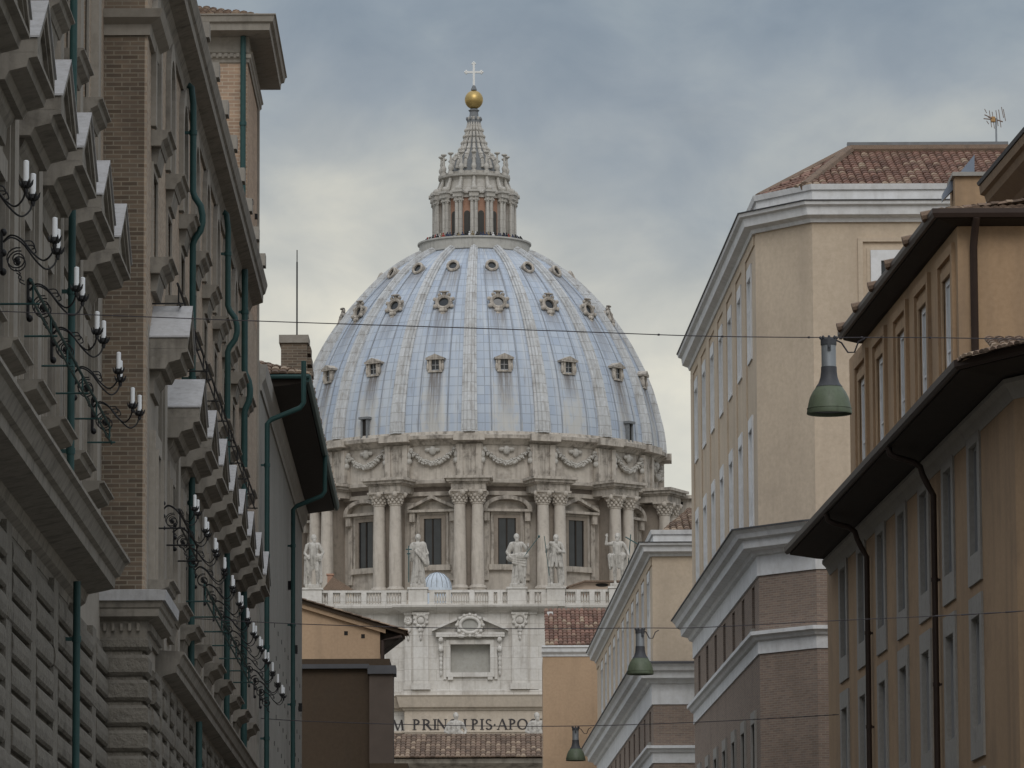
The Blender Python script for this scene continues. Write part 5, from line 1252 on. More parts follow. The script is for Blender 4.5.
# cream palazzo over rose brick --------------------------------------------
def palazzo(root, F, Yc, Yf, chamfer, width, top, cols, bandz, row_up, win_lo, far_vis):
    """upper cream storeys and lower brick storeys sharing one plan; top = (cornice bottom, cornice top, parapet top)"""
    corner = (F.X(Yc), Yc); far = (F.X(Yf), Yf)
    path = [far, corner] + ([chamfer] if chamfer else []) + [((chamfer or corner)[0] + width, (chamfer or corner)[1])]
    zb0, zb1, zb2, zs0, zs1 = bandz       # brick cornice top, its frieze top, frieze bottom, string top, string bottom
    ops = []
    for yc in cols:
        for (c, d) in row_up:
            a, b_ = yc - 0.75, yc + 0.75
            ops.append((a - 0.025, b_ + 0.025, c - 0.025, d + 0.025)); m = MB(); frame_boxes(m, F, a, b_, c, d, 0.14, 0.05, -0.03, 0.42, 0.16); lining(m, F, a, b_, c, d, 0.14)
            win = m.build('window', M['white_trim'], root); sash(F, a, b_, c, d, 0.12, win, M['white_trim'], M['glass'], (1, 2), 0.2)
    mb = wall_open(F, Yc, Yf, zb0 + 0.05, top[0] + 0.3, ops, 0.17, 10)
    far_in = (F.X(Yf) + 10, Yf); 
    front = [(x, y - 0.012) for x, y in path[1:]]
    pl = front + [(front[-1][0], Yc + 8), (F.X(Yc) + 9.8, Yc + 8), (F.X(Yc) + 0.02, Yc + 0.02)]
    mb.prism([(x, y, zb0 + 0.05) for x, y in front + [(front[-1][0], Yc + 8), (F.X(Yc + 8) + 1.0, Yc + 8)]], [(x, y, top[0] + 0.3) for x, y in front + [(front[-1][0], Yc + 8), (F.X(Yc + 8) + 1.0, Yc + 8)]])
    mb.build('wall', M['cream'], root)
    # shallow piers between the windows and a panel head over each
    mb = MB(); ys = [cols[0] - (cols[1] - cols[0]) / 2] + [(a + b_) / 2 for a, b_ in zip(cols, cols[1:])] + [cols[-1] + (cols[1] - cols[0]) / 2]
    for i, y in enumerate(ys):
        if Yc + 0.4 < y - 0.9 or i > 0: mb.fbox(F, max(y - 0.85, Yc + 0.3), min(y + 0.85, Yf - 0.1), -0.02, 0.05, zb0 + 0.1, top[0] - 0.35)
    mb.fbox(F, Yc + 0.3, Yf - 0.1, -0.02, 0.047, top[0] - 0.35, top[0] + 0.2); mb.build('pier', M['cream'], root)
    mb = MB(); zc0, zc1, zp = top
    h = zc1 - zc0
    mb.sweep(path, [(-0.2, zc0 - 0.02), (0.1, zc0 - 0.02), (0.14, zc0 + 0.16 * h), (0.36, zc0 + 0.3 * h), (0.4, zc0 + 0.72 * h), (0.52, zc0 + 0.8 * h), (0.55, zc0 + 0.97 * h), (-0.2, zc0 + 0.97 * h)]); mb.build('cornice', M['white_trim'], root)
    mb = MB(); mb.sweep(path, [(-0.2, zc0 + 0.972 * h), (0.58, zc0 + 0.972 * h), (0.59, zc1 + 0.02), (-0.2, zc1 + 0.05)]); mb.build('cornice_capping', M['slate'], root)
    mb = MB(); mb.sweep(path, [(-0.9, zc1 + 0.055), (-0.05, zc1 + 0.055), (-0.05, zp - 0.22), (0.02, zp - 0.2), (0.06, zp - 0.02), (-0.9, zp)]); mb.build('parapet', M['white_trim'], root)
    # brick storeys
    ops = []
    for yc in cols:
        a, b_ = yc - 0.6, yc + 0.6
        ops.append((a, b_, zs0 + 0.25, zb2 - 0.12)); m = MB(); m.fbox(F, a - 0.1, b_ + 0.1, -0.02, 0.1, zs0 + 0.08, zs0 + 0.245)
        win = m.build('window', M['grey_trim'], root); sash(F, a, b_, zs0 + 0.25, zb2 - 0.12, 0.3, win, M['wood_dark'], M['glass'], (1, 0), 0.08)
        for c, d in win_lo:
            ops.append((a - 0.1, b_ + 0.1, c, d)); m = MB(); frame_boxes(m, F, a - 0.1, b_ + 0.1, c, d, 0.22, 0.07, -0.03, 0.4, 0.2)
            win = m.build('window', M['grey_trim'], root); sash(F, a - 0.1, b_ + 0.1, c, d, 0.25, win, M['shutter'], M['glass'], (1, 1), 0.1)
    mb = wall_open(F, Yc, Yf, 0, zb1 - 0.1, ops, 0.34, 10)
    mb.prism([(x, y, 0) for x, y in front + [(front[-1][0], Yc + 8), (F.X(Yc + 8) + 1.0, Yc + 8)]], [(x, y, zb1 - 0.1) for x, y in front + [(front[-1][0], Yc + 8), (F.X(Yc + 8) + 1.0, Yc + 8)]])
    mb.build('brick_wall', M['brick_rose'], root)
    mb = MB(); d = zb0 - zb1
    mb.sweep(path, [(-0.2, zb2), (0.06, zb2), (0.06, zb1), (0.18, zb1 + 0.03), (0.24, zb1 + 0.18 * d), (0.5, zb1 + 0.26 * d), (0.53, zb1 + 0.56 * d), (0.68, zb1 + 0.63 * d), (0.74, zb1 + 0.8 * d), (0.86, zb1 + 0.94 * d), (-0.2, zb1 + 0.94 * d)]); mb.build('brick_cornice', M['white_trim'], root)
    mb = MB(); mb.sweep(path, [(-0.2, zb1 + 0.943 * d), (0.9, zb1 + 0.943 * d), (0.9, zb0), (0.1, zb0 + 0.12), (-0.2, zb0 + 0.12)]); mb.build('brick_cornice_capping', M['slate'], root)
    d = zs0 - zs1
    mb = MB(); mb.sweep(path, [(-0.2, zs1), (0.05, zs1), (0.05, zs1 + 0.55 * d), (0.14, zs1 + 0.6 * d), (0.2, zs1 + 0.75 * d), (0.3, zs1 + 0.8 * d), (0.3, zs1 + 0.96 * d), (-0.2, zs0)]); mb.build('string_course', M['white_trim'], root)
    return path
F3 = Front(357, (757, 400), 168.7, 0.0, -1)
Y3f = F3.solve(692.5, 480)[0]
cham = (xat(813, 300, 166.5), 166.5)
def z3(y): return zat(757, y, 168.7)
h3 = thing('cream_palazzo', 'tall cream palazzo with a white cornice and a clipped corner, on rose brick lower storeys', 'palazzo', (F3.X(175) + 6, 175, 0))
cols3 = [171.2 + 4.55 * k for k in range(7)]
path3 = palazzo(h3, F3, 168.7, Y3f, cham, 10.5, (zat(813, 222, 166.5), zat(813, 203, 166.5), zat(813, 183.5, 166.5)), cols3, (z3(530), z3(556), z3(576), z3(631), z3(654)), [(zat(750.8, 357, 171), zat(749.8, 279, 171)), (zat(753, 521, 170), zat(752.8, 426, 170))], [(10.9, 13.6)], None)
# roof with hips
zp = zat(813, 183.5, 166.5) - 0.05
C3 = Vector((cham[0], cham[1], zp)); yR = 173.5; zR = zat(850, 151.5, yR)
mb = MB(); e = Vector((1, 0, 0)); sv = Vector((0, yR - cham[1], zR - zp)); V = sv.length
xr0 = xat(850, 146.5, yR); 
O = Vector((cham[0] - 0.2, cham[1] + 0.25, zp))
xr9 = xat(1008, 146.5, yR)
tiles(mb, O, e, sv, [(0, 0), (10.5, 0), (xr9 - O.x, V), (xr0 - O.x, V)], 0.25, 0.46, 0.09)
P0 = Vector((F3.X(168.7) + 0.15, 168.9, zp)); P1 = Vector(F3.pt(Y3f, -0.2, zp)); e = P1 - P0; L = e.length; e.normalize()
ridge = Vector((xr0, yR, zR)); perp = Vector((e.y, -e.x, 0)); h = (ridge - P0).dot(perp); sv = perp * h + Vector((0, 0, zR - zp)); V = sv.length; u0 = (ridge - P0).dot(e)
tiles(mb, P0, e, sv, [(0, 0), (L, 0), (L - u0 * 0.8, V), (u0, V)], 0.25, 0.46, 0.09)
Pc = O; e = (P0 - Pc); Lc = e.length; e.normalize(); pv = Vector((-e.y, e.x, 0)); pv = pv if pv.y > 0 else -pv; h = (ridge - Pc).dot(pv); sv = pv * h + Vector((0, 0, zR - zp)); V = sv.length; u0 = (ridge - Pc).dot(e)
mb.poly([Pc, P0, ridge], [(0.5, 0.5)] * 3)
tiles(mb, Pc, e, sv, [(0, 0), (Lc, 0), (u0, V)], 0.25, 0.46, 0.09)
mb.build('roof', M['tiles_red'], h3)
mb = MB(); mb.tube([(xr0, yR, zR + 0.05), (xr9, yR, zR + 0.05)], 0.2, 8); mb.tube([O, ridge + Vector((0, 0, 0.05))], 0.17, 8); mb.tube([P0, ridge + Vector((0, 0, 0.05))], 0.17, 8); mb.build('ridge_tile', M['tiles_old'], h3, 40)
mb = MB(); mb.box(xr0 - 0.1, xr9, yR - 0.12, yR + 0.12, zR + 0.12, zR + 0.3); mb.build('ridge_capping', M['lead_dark'], h3)
# the front window in a stepped panel
y = 166.5
def fw(m, xa, xb, ya, yb, p): m.box(xat(xa, 270, y), xat(xb, 270, y), y - p, y + 0.05, zat(880, yb, y), zat(880, ya, y))
mb = MB()
for q in ((858, 863, 238, 330, 0.1), (863, 938, 238, 242, 0.103), (867, 870.5, 248, 330, 0.05), (870.5, 930, 247, 250, 0.053)): fw(mb, *q)
w_ = mb.build('window', M['cream'], h3)
mb = MB(); 
for q in ((870.6, 881, 250.5, 330, 0.12), (881, 932, 250.5, 261, 0.123), (918, 932, 261, 330, 0.12)): fw(mb, *q)
mb.build('sash', M['white_trim'], w_)
mb = MB(); fw(mb, 881.2, 917.8, 261.2, 330, 0.03); mb.build('pane', M['glass'], w_)

# television antenna on that roof
aY = 174.0; ax, az = xat(996, 120, aY), zat(996, 148, aY)
an = thing('antenna', 'small rusty television antenna on the tiled roof of the cream palazzo', 'antenna', (ax, aY, az))
mb = MB(); mb.tube([(ax, aY, az - 0.4), (ax, aY, zat(996, 118, aY))], 0.035, 6); mb.build('mast', M['lamp_silver'], an)
mb = MB(); zt = zat(996, 120, aY); k = aY / 5153
def ap(dx, dy): return (ax + dx * k, aY + dx * 0.02, zt - dy * k)
mb.tube([ap(-8, -2), ap(7, 1)], 0.022, 6)
for dx, d0, d1 in ((-11, -10, -6), (-9, 2, 5), (-6, -9, 8), (-3, -8, 9), (1, -10, 6), (4, -11, 7), (7, -14, -3), (9, -12, 0)): mb.tube([ap(dx - 1.0, d0), ap(dx + 1.2, d1)], 0.013, 5)
mb.tube([ap(-12, -4), ap(-6, -2)], 0.02, 5); mb.tube([ap(-13, 0), ap(-6, 0)], 0.02, 5)
mb.build('element', plain('rusty antenna rod', (0.2, 0.14, 0.11), 0.7), an)
mb = MB(); mb.box(ax - 5 * k, ax - 1 * k, aY - 0.1, aY + 0.1, zt - 2 * k, zt + 3 * k); mb.build('junction_box', plain('rusty box', (0.4, 0.24, 0.1), 0.7), an)

# second palazzo of the same design farther on ------------------------------
F4 = Front(378, (652.5, 600), 213.4, 0.0, -1); Y4f = F4.solve(597, 640)[0]
def z4(y): return zat(652, y, 213.4)
h4 = thing('cream_palazzo', 'lower cream palazzo on brick storeys farther down the street, with a tiled roof just showing', 'palazzo', (F4.X(222) + 6, 222, 0))
cols4 = [216.0 + 4.5 * k for k in range(11)]
palazzo(h4, F4, 213.4, Y4f, None, 12.0, (z4(556), z4(543.5), z4(529.5)), cols4, (z4(664), z4(684), z4(704.5), z4(745), z4(763)), [(z4(662), z4(577))], [(11.0, 13.4)], None)
mb = MB(); zq = z4(529.5) - 0.05
O = Vector((F4.X(213.4) + 0.5, 213.9, zq)); sv = Vector((0, 6, zat(690, 509, 219.5) - zq)); V = sv.length; xr = xat(690, 509, 219.5)
tiles(mb, O, (1, 0, 0), sv, [(0, 0), (13, 0), (13, V), (xr - O.x, V)], 0.28, 0.5, 0.1)
P1 = Vector(F4.pt(Y4f, -0.6, zq)); e = P1 - O; L = e.length; e.normalize(); perp = Vector((e.y, -e.x, 0)); rp = Vector((xr, 219.9, zat(690, 509, 219.5))); h = (rp - O).dot(perp)
tiles(mb, O, e, perp * h + Vector((0, 0, rp.z - zq)), [(0, 0), (L, 0), (L - 5, (h * h + (rp.z - zq) ** 2) ** 0.5), ((rp - O).dot(e), (h * h + (rp.z - zq) ** 2) ** 0.5)], 0.28, 0.5, 0.1)
mb.build('roof', M['tiles_old'], h4)

# apricot house closing the right side of the street -------------------------
hY = 272.0
h6 = thing('apricot_house', 'apricot plastered house end with red tiled roof, farthest on the right side', 'house', (xat(575, 700, hY), hY, 0))
xl, xr_ = xat(543, 700, hY), xat(640, 700, hY)
mb = MB(); mb.box(xl, xr_, hY, hY + 8, 0, zat(570, 655, hY)); mb.build('wall', M['ochre_pale'], h6)
mb = MB(); mb.sweep([(xl - 0.06, hY), (xr_, hY)], [(-0.2, zat(570, 656.5, hY)), (0.05, zat(570, 656.5, hY)), (0.08, zat(570, 654.5, hY)), (0.22, zat(570, 652, hY)), (0.25, zat(570, 648.5, hY)), (0.33, zat(570, 647.5, hY)), (0.33, zat(570, 645.8, hY)), (-0.2, zat(570, 645.6, hY))]); mb.build('cornice', M['white_trim'], h6)
mb = MB(); zq = zat(570, 645.6, hY); zt = zat(570, 610, hY + 6); sv = Vector((0, 6, zt - zq))
tiles(mb, (xl + 0.12, hY - 0.2, zq), (1, 0, 0), sv, [(0, 0), (xr_ - xl, 0), (xr_ - xl, sv.length), (0.05, sv.length)], 0.235, 0.5, 0.085); mb.build('roof', M['tiles_red'], h6)
mb = MB(); mb.box(xat(547, 612, hY + 5), xat(553, 612, hY + 5), hY + 4.8, hY + 5.1, zat(550, 617, hY + 5), zat(550, 612, hY + 5)); mb.build('vent_cap', M['white_trim'], h6)
# ------------------------------------------------------------------ left side of the street
L1 = Front(468, (92.4, 181), 81.6, 0.75, 1)
L2 = Front(468, (225.4, 449), 111.4, 0.72, 1)
pal = thing('long_palace', 'long dark stone and brick palace with rusticated base and pedimented windows, along the left side', 'palace', (L1.X(90) - 5, 90, 0))
YB = 94.7                                   # where the front steps out
YT0, YT1 = 139.0, 146.3                     # the tower at its far end
zLC = L1.solve(11.7, 380, 0.9)[1]           # top of the lower cornice, near part
zMC = L2.solve(199, 21, 0.5)[1]             # top of the main cornice
zFC = L2.solve(200, 676, 0.55)[1]           # top of the lower cornice, far part

def rustic_base(F, Y0, Y1, z1, block, band, course=0.44, name='rusticated_base', off=0.0):
    m = MB(); m.fbox(F, Y0, Y1, -8, 0.05, 0, z1); P = block + band
    n = int((Y1 - Y0) / P) + 1
    for i in range(n + 1):
        a = Y0 + i * P + off; b0, b1 = max(a, Y0 + 0.003), min(a + block, Y1 - 0.003); c0, c1 = max(a + block, Y0 + 0.003), min(a + P, Y1 - 0.003)
        if c1 > c0: m.fbox(F, c0, c1, -0.02, 0.148, 0.01, z1 - 0.004)
        z = 0.0; k = 0
        while z < z1 - 0.1 and b1 > b0 + 0.05:
            ze_ = min(z + course - 0.085, z1 - 0.006); full = (k % 5 == 4)
            q = random.uniform(-0.012, 0.022); pr = [(-0.02, z), (0.115 + q, z), (0.155 + q, z + 0.04), (0.17 + q, z + 0.16), (0.155 + q, ze_ - 0.05), (0.12 + q, ze_), (-0.02, ze_)]
            if ze_ - z > 0.12: m.fprof(F, b0 if not full else max(b0 - band, Y0 + 0.004), b1, pr)
            z += course; k += 1
    return m.build(name, M['rustic'], pal)
rustic_base(L1, 44.0, YB, zLC - 0.9, 3.35, 0.92, off=0.6)
rustic_base(L2, YB + 0.9, 116, zFC - 0.55, 1.5, 0.9, off=0.4)
rustic_base(L2, 116, YT1, zFC - 0.55, 1.5, 0.9, off=0.4)
# corner pier of the part that steps out: cushioned courses facing down the street
xq0, xq1 = L1.X(YB) - 0.6, L2.X(YB)
m = MB(); z = 0.0
m.box(xq0, xq1 - 0.02, YB - 0.01, YB + 0.95, 0, zLC - 0.75)
while z < zLC - 0.9:
    zt_ = min(z + 0.40, zLC - 0.76)
    a = [(xq0, YB - 0.01), (xq1 + 0.02, YB - 0.01), (xq1 + 0.02, YB + 0.98), (xq0, YB + 0.98)]
    m.sweep([(xq0, YB), (xq1, YB), (L2.X(YB + 1.0), YB + 1.0)], [(-0.03, z + 0.02), (0.05, z + 0.02), (0.11, z + 0.08), (0.11, zt_ - 0.06), (0.05, zt_), (-0.03, zt_)])
    z += 0.46
m.build('corner_pier', M['rustic'], pal)

# lower cornices
YFC = 98.6
def classical(h, p, z):
    """profile of a projecting cornice, height h, reach p, top at z"""
    return [(-0.2, z - h), (0.06, z - h), (0.08, z - h * 0.86), (0.2 * p, z - h * 0.78), (0.25 * p, z - h * 0.62), (0.72 * p, z - h * 0.52), (0.74 * p, z - h * 0.34), (0.82 * p, z - h * 0.3), (0.92 * p, z - h * 0.1), (p, z - h * 0.06), (p, z), (-0.2, z + 0.05)]
m = MB(); m.sweep([(L1.X(44), 44), (L1.X(88.3), 88.3)], classical(0.95, 0.95, zLC)); m.build('lower_cornice', M['cornice_stone'], pal)
m = MB(); m.sweep([(L1.X(YB) - 0.3, YB), (xq1, YB), (L2.X(YFC), YFC)], classical(0.75, 0.42, zLC - 0.02)); lc = m.build('lower_cornice', M['cornice_stone'], pal)
m = MB(); m.sweep([(L2.X(YFC - 0.05), YFC - 0.05), (L2.X(YT1), YT1)], classical(0.75, 0.55, zFC)); m.build('lower_cornice', M['cornice_stone'], pal)
m = MB()
for k in range(9): 
    x = xq0 + 0.05 + (xq1 - xq0) * k / 9; m.box(x, x + 0.055, YB - 0.16, YB, zLC - 0.66, zLC - 0.52)
for k in range(50):
    y = YB + 0.15 * k; m.fbox(L2, y, y + 0.07, 0.0, 0.15, zLC - 0.66, zLC - 0.52) if y < YFC - 0.2 else None
m.build('dentil', M['cornice_stone'], lc)
m = MB(); m.sweep([(L1.X(YB) - 0.3, YB), (xq1, YB), (L2.X(YFC), YFC)], [(0.1, zLC - 0.1), (0.43, zLC - 0.13), (0.45, zLC + 0.06), (0.1, zLC + 0.1)]); m.build('cornice_flashing', M['flashing'], lc)

def pediment(F, yc, w, zlow, rise, p, root, plain_front=False):
    """stone hood: consoles, frieze block, cornice, raking cornices, pale metal on top"""
    m = MB(); a, b_ = yc - w / 2, yc + w / 2
    m.fprof(F, a + 0.25, b_ - 0.25, [(-0.02, zlow - 0.75), (0.07, zlow - 0.75), (0.09, zlow - 0.5), (0.16, zlow - 0.42), (0.2, zlow - 0.32), (-0.02, zlow - 0.32)])
    m.fprof(F, a, b_, [(-0.02, zlow - 0.318), (0.3, zlow - 0.318), (0.36, zlow - 0.2), (p * 0.8, zlow - 0.14), (p * 0.84, zlow - 0.02), (p, zlow), (p, zlow + 0.06), (-0.02, zlow + 0.06)])
    t = 0.2
    q0 = [(a, zlow + 0.062), (b_, zlow + 0.062), (yc, zlow + rise)]
    m.prism([F.pt(y, -0.02, z) for y, z in q0], [F.pt(y, p * 0.86, z) for y, z in q0])
    for s in (-1, 1):
        e = a if s < 0 else b_
        q = [(e, zlow + 0.064), (e, zlow + 0.064 + t), (yc, zlow + rise + t), (yc, zlow + rise)]
        m.prism([F.pt(y, -0.02, z) for y, z in q], [F.pt(y, p, z) for y, z in q])
        q2 = [(yc + (e - yc) * 0.93, zlow + 0.064), (yc + (e - yc) * 0.93, zlow + 0.12), (yc, zlow + rise - 0.012), (yc, zlow + rise - 0.12)]
        m.prism([F.pt(y, -0.02, z) for y, z in q2], [F.pt(y, p * 0.94, z) for y, z in q2])
    o = m.build('pediment', M['cornice_stone'], root)
    m = MB()
    for s in (-1, 1):
        e = a - 0.03 if s < 0 else b_ + 0.03
        q = [(e, zlow + 0.068 + t), (e, zlow + 0.1 + t), (yc, zlow + rise + t + 0.035), (yc, zlow + rise + t + 0.004)]
        m.prism([F.pt(y, -0.02, z) for y, z in q], [F.pt(y, p + 0.03, z) for y, z in q])
    m.build('flashing', M['flashing'], root); return o
def stone_sill(F, yc, w, ztop, p, root, name='sill', h=0.62):
    m = MB(); a, b_ = yc - w / 2, yc + w / 2
    m.fprof(F, a, b_, [(-0.02, ztop - 0.3), (0.18, ztop - 0.3), (0.22, ztop - 0.2), (p * 0.8, ztop - 0.14), (p * 0.85, ztop - 0.05), (p, ztop - 0.03), (p, ztop), (-0.02, ztop)])
    m.fprof(F, a + 0.2, b_ - 0.2, [(-0.02, ztop - h), (0.1, ztop - h), (0.16, ztop - 0.302), (-0.02, ztop - 0.302)])
    return m.build(name, M['cornice_stone'], root)

def palace_window(F, yc, w, c, d, sillw, sillz, kind, ops, sillp=0.5):
    a, b_ = yc - w / 2, yc + w / 2
    m = MB()
    if kind == 'arch':
        n = 10; r = w / 2; path = [(a - 0.14, c)] + [(yc - (r + 0.14) * cos(pi * k / n), d - r + (r + 0.14) * sin(pi * k / n)) for k in range(n + 1)] + [(b_ + 0.14, c)]
        inn = [(a, c)] + [(yc - r * cos(pi * k / n), d - r + r * sin(pi * k / n)) for k in range(n + 1)] + [(b_, c)]
        out = [(a - 0.34, c)] + [(yc - (r + 0.34) * cos(pi * k / n), d - r + (r + 0.34) * sin(pi * k / n)) for k in range(n + 1)] + [(b_ + 0.34, c)]
        for k in range(len(inn) - 1):
            q = [inn[k], inn[k + 1], out[k + 1], out[k]]; m.prism([F.pt(y, -0.02, z) for y, z in q], [F.pt(y, 0.1, z) for y, z in q])
        # spandrel corners so the square hole reads as an arch
        for s in (-1, 1):
            sp = [(yc + s * r, d)] + [(yc + s * r * cos(pi / 2 * k / 6), d - r + r * sin(pi / 2 * k / 6)) for k in range(7)]
            m.prism([F.pt(y, -0.2, z) for y, z in sp], [F.pt(y, 0.0, z) for y, z in sp])
    elif kind == 'plain': frame_boxes(m, F, a, b_, c, d, 0.12, 0.04, -0.02, 0.18, 0.0)
    else:
        frame_boxes(m, F, a, b_, c, d, 0.3, 0.12, -0.02, 0.34, 0.0)
        m.fbox(F, a - 0.12, a - 0.06, 0.118, 0.17, c, d); m.fbox(F, b_ + 0.06, b_ + 0.12, 0.118, 0.17, c, d)
    win = m.build('window', M['palace_stone'], pal)
    ops.append((a, b_, c, d)); sash(F, a, b_, c, d, 0.3, win, M['wood_dark'] if kind != 'arch' else M['shutter'], M['glass'], (1, 2), 0.09)
    if sillz: stone_sill(F, yc, sillw, sillz, sillp, win)
    return win

# near part
ops_lo, ops_hi = [], []
BAY = 4.27; Y0b = 72.45; SPLIT = 17.2
zsill = 12.05
for k in range(-5, 6):
    yc = Y0b + BAY * k
    if yc < 48 or yc > YB - 1.2: continue
    w = palace_window(L1, yc, 1.5, zsill, 14.6, 2.6, zsill - 0.002, 'square', ops_lo)
    pediment(L1, yc, 3.05, 15.95, 0.88, 0.75, w)
    w = palace_window(L1, yc, 1.4, 18.8, 21.4, 2.2, 18.75, 'plain', ops_hi, 0.42)
mb = wall_open(L1, 44, YB, zLC - 0.9, SPLIT, ops_lo, 0.33, 8); mb.build('stone_wall', M['palace_stone'], pal)
mb = wall_open(L1, 44, YB, SPLIT, 27.5, ops_hi, 0.33, 8); mb.build('brick_wall', M['brick_palace'], pal)
for k in range(-5, 6):
    yc = Y0b + BAY * (k + 0.5)
    if 46 < yc < YB - 0.8:
        m = MB(); m.fbox(L1, yc - 0.5, yc + 0.5, -0.02, 0.1, zLC + 0.02, SPLIT); m.fbox(L1, yc - 0.34, yc + 0.34, -0.02, 0.16, zLC + 0.02, SPLIT - 0.003); m.fbox(L1, yc - 0.32, yc + 0.32, -0.02, 0.14, SPLIT - 0.001, 27.4); m.build('pilaster', M['palace_stone'], pal)
# stepped-out part: brick end wall, pale corner strip, walls
xb0 = L1.X(YB) - 3.0
m = MB(); m.box(xb0, xq1 - 0.02, YB - 0.03, YB + 0.5, zLC + 0.02, zMC + 3.5); m.build('end_wall', M['brick_tan'], pal)
m = MB(); z = zLC + 0.05
m.fbox(L2, YB - 0.006, YB + 0.55, -0.3, 0.03, zLC + 0.02, zMC + 3.5); m.build('corner_strip', M['brick_palace'], pal)
zS = zat(130, 12, YB)
m = MB(); m.sweep([(xb0, YB), (xq1, YB), (L2.X(97.5), 97.5)], [(-0.05, zS - 0.45), (0.08, zS - 0.45), (0.1, zS - 0.25), (0.28, zS - 0.15), (0.34, zS), (-0.05, zS + 0.06)]); m.build('string_course', M['palace_stone'], pal)
ops_lo, ops_hi = [], []
BAY2 = 4.75; far0 = 97.35
for k in range(9):
    yc = far0 + BAY2 * k
    if yc > YT0 - 1: continue
    w = palace_window(L2, yc, 1.5, 11.15, 13.6, 2.5, 11.12, 'square', ops_lo, 0.48)
    pediment(L2, yc, 2.3 if k == 0 else 3.1, 15.4 if k == 0 else 14.65, 0.8, 0.72, w)
    w = palace_window(L2, yc, 1.3, 17.3, 18.9, 2.0, 17.22, 'plain', ops_hi, 0.42)
    w = palace_window(L2, yc, 1.35, 19.72, 22.1, 1.9, 19.65, 'arch', ops_hi, 0.38)
SP2 = 15.9
mb = wall_open(L2, YB + 0.55, YT1, zFC - 0.55, SP2, ops_lo, 0.33, 8); mb.build('stone_wall', M['palace_stone'], pal)
mb = wall_open(L2, YB + 0.55, YT1, SP2, zMC - 0.3, ops_hi, 0.33, 8); mb.build('brick_wall', M['brick_palace'], pal)
for k in range(9):
    yc = far0 + BAY2 * (k + 0.5)
    if yc < YT1 - 0.6: m = MB(); m.fbox(L2, yc - 0.55, yc + 0.55, -0.02, 0.07, zFC + 0.02, SP2); m.fbox(L2, yc - 0.38, yc + 0.38, -0.02, 0.12, zFC + 0.02, SP2 - 0.003); m.build('pilaster', M['palace_stone'], pal)
m = MB(); m.sweep([(L2.X(96.2), 96.2), (L2.X(YT0 - 0.02), YT0 - 0.02)], [(-0.2, zMC - 0.95), (0.06, zMC - 0.95), (0.08, zMC - 0.75), (0.16, zMC - 0.6), (0.44, zMC - 0.5), (0.45, zMC - 0.3), (0.5, zMC - 0.26), (0.56, zMC - 0.05), (0.56, zMC), (-0.2, zMC + 0.03)])
mc = m.build('main_cornice', M['cornice_stone'], pal)
for k in range(10):
    y = 97.5 + 4.3 * k
    if y < YT0 - 1: m = MB(); m.fbox(L2, y - 0.28, y + 0.28, 0.2, 0.62, zMC + 0.035, zMC + 0.36); m.build('parapet_block', M['palace_stone'], mc)
m = MB(); m.fbox(L2, 96.2, YT0, -3, -0.1, zMC + 0.03, zMC + 0.4); m.build('parapet', M['palace_stone'], pal)
# tower
zT = L2.solve(274.5, 10.4, 0.78)[1]
m = MB(); m.fbox(L2, YT0, YT1, -6, 0.0, zMC - 0.35, zT - 0.5); tower = m.build('tower', M['brick_tower'], pal)
m = MB(); tp = [(L2.X(YT0) - 5.8, YT0), (L2.X(YT0), YT0), (L2.X(YT1), YT1), (L2.X(YT1) - 5.8, YT1)]
m.sweep(tp, [(-0.2, zT - 1.2), (0.04, zT - 1.2), (0.06, zT - 1.12), (0.1, zT - 1.08), (0.1, zT - 0.98), (0.15, zT - 0.93), (-0.2, zT - 0.93)])
m.sweep(tp, [(-0.2, zT - 0.925), (0.03, zT - 0.925), (0.04, zT - 0.5), (0.62, zT - 0.42), (0.64, zT - 0.24), (0.72, zT - 0.2), (0.76, zT - 0.05), (0.8, zT - 0.03), (0.8, zT), (-0.2, zT + 0.03)]); m.build('tower_cornice', M['palace_stone'], tower)
m = MB()
for k in range(30):
    x = L2.X(YT0) - 0.05 - 0.16 * k; m.box(x - 0.09, x, YT0 - 0.17, YT0, zT - 1.06, zT - 0.96)
m.build('tower_dentil', M['cornice_stone'], tower)
m = MB(); O = Vector((L2.X(YT0) - 5.5, YT0 - 0.35, zT + 0.03)); tiles(m, O, (1, 0, 0), Vector((0, 1, 0.3)).normalized(), [(0, 0), (5.75, 0), (3.0, 3.9), (2.4, 3.9)], 0.22, 0.4)
O = Vector(L2.pt(YT0 - 0.3, 0.3, zT + 0.03)); e = Vector(L2.pt(YT1 + 0.4, 0.3, zT + 0.03)) - O; tiles(m, O, e, Vector((-1, 0, 0.3)).normalized(), [(0, 0), (e.length, 0), (4, 3), (3.6, 3)], 0.22, 0.4); m.build('tower_roof', M['tiles_old'], tower)
m = MB(); m.fbox(L2, YT1 - 0.6, YT1 + 0.004, -0.2, 0.05, 17, zT - 1.2); m.build('tower_quoin', M['palace_stone'], tower)
for z0_, yy in ((25.9, 141.2), (24.1, 143.8), (26.0, 144.2)):
    m = MB(); m.fbox(L2, yy - 0.15, yy + 0.15, -0.02, 0.08, z0_, z0_ + 0.12); m.build('anchor_plate', M['iron'], tower)

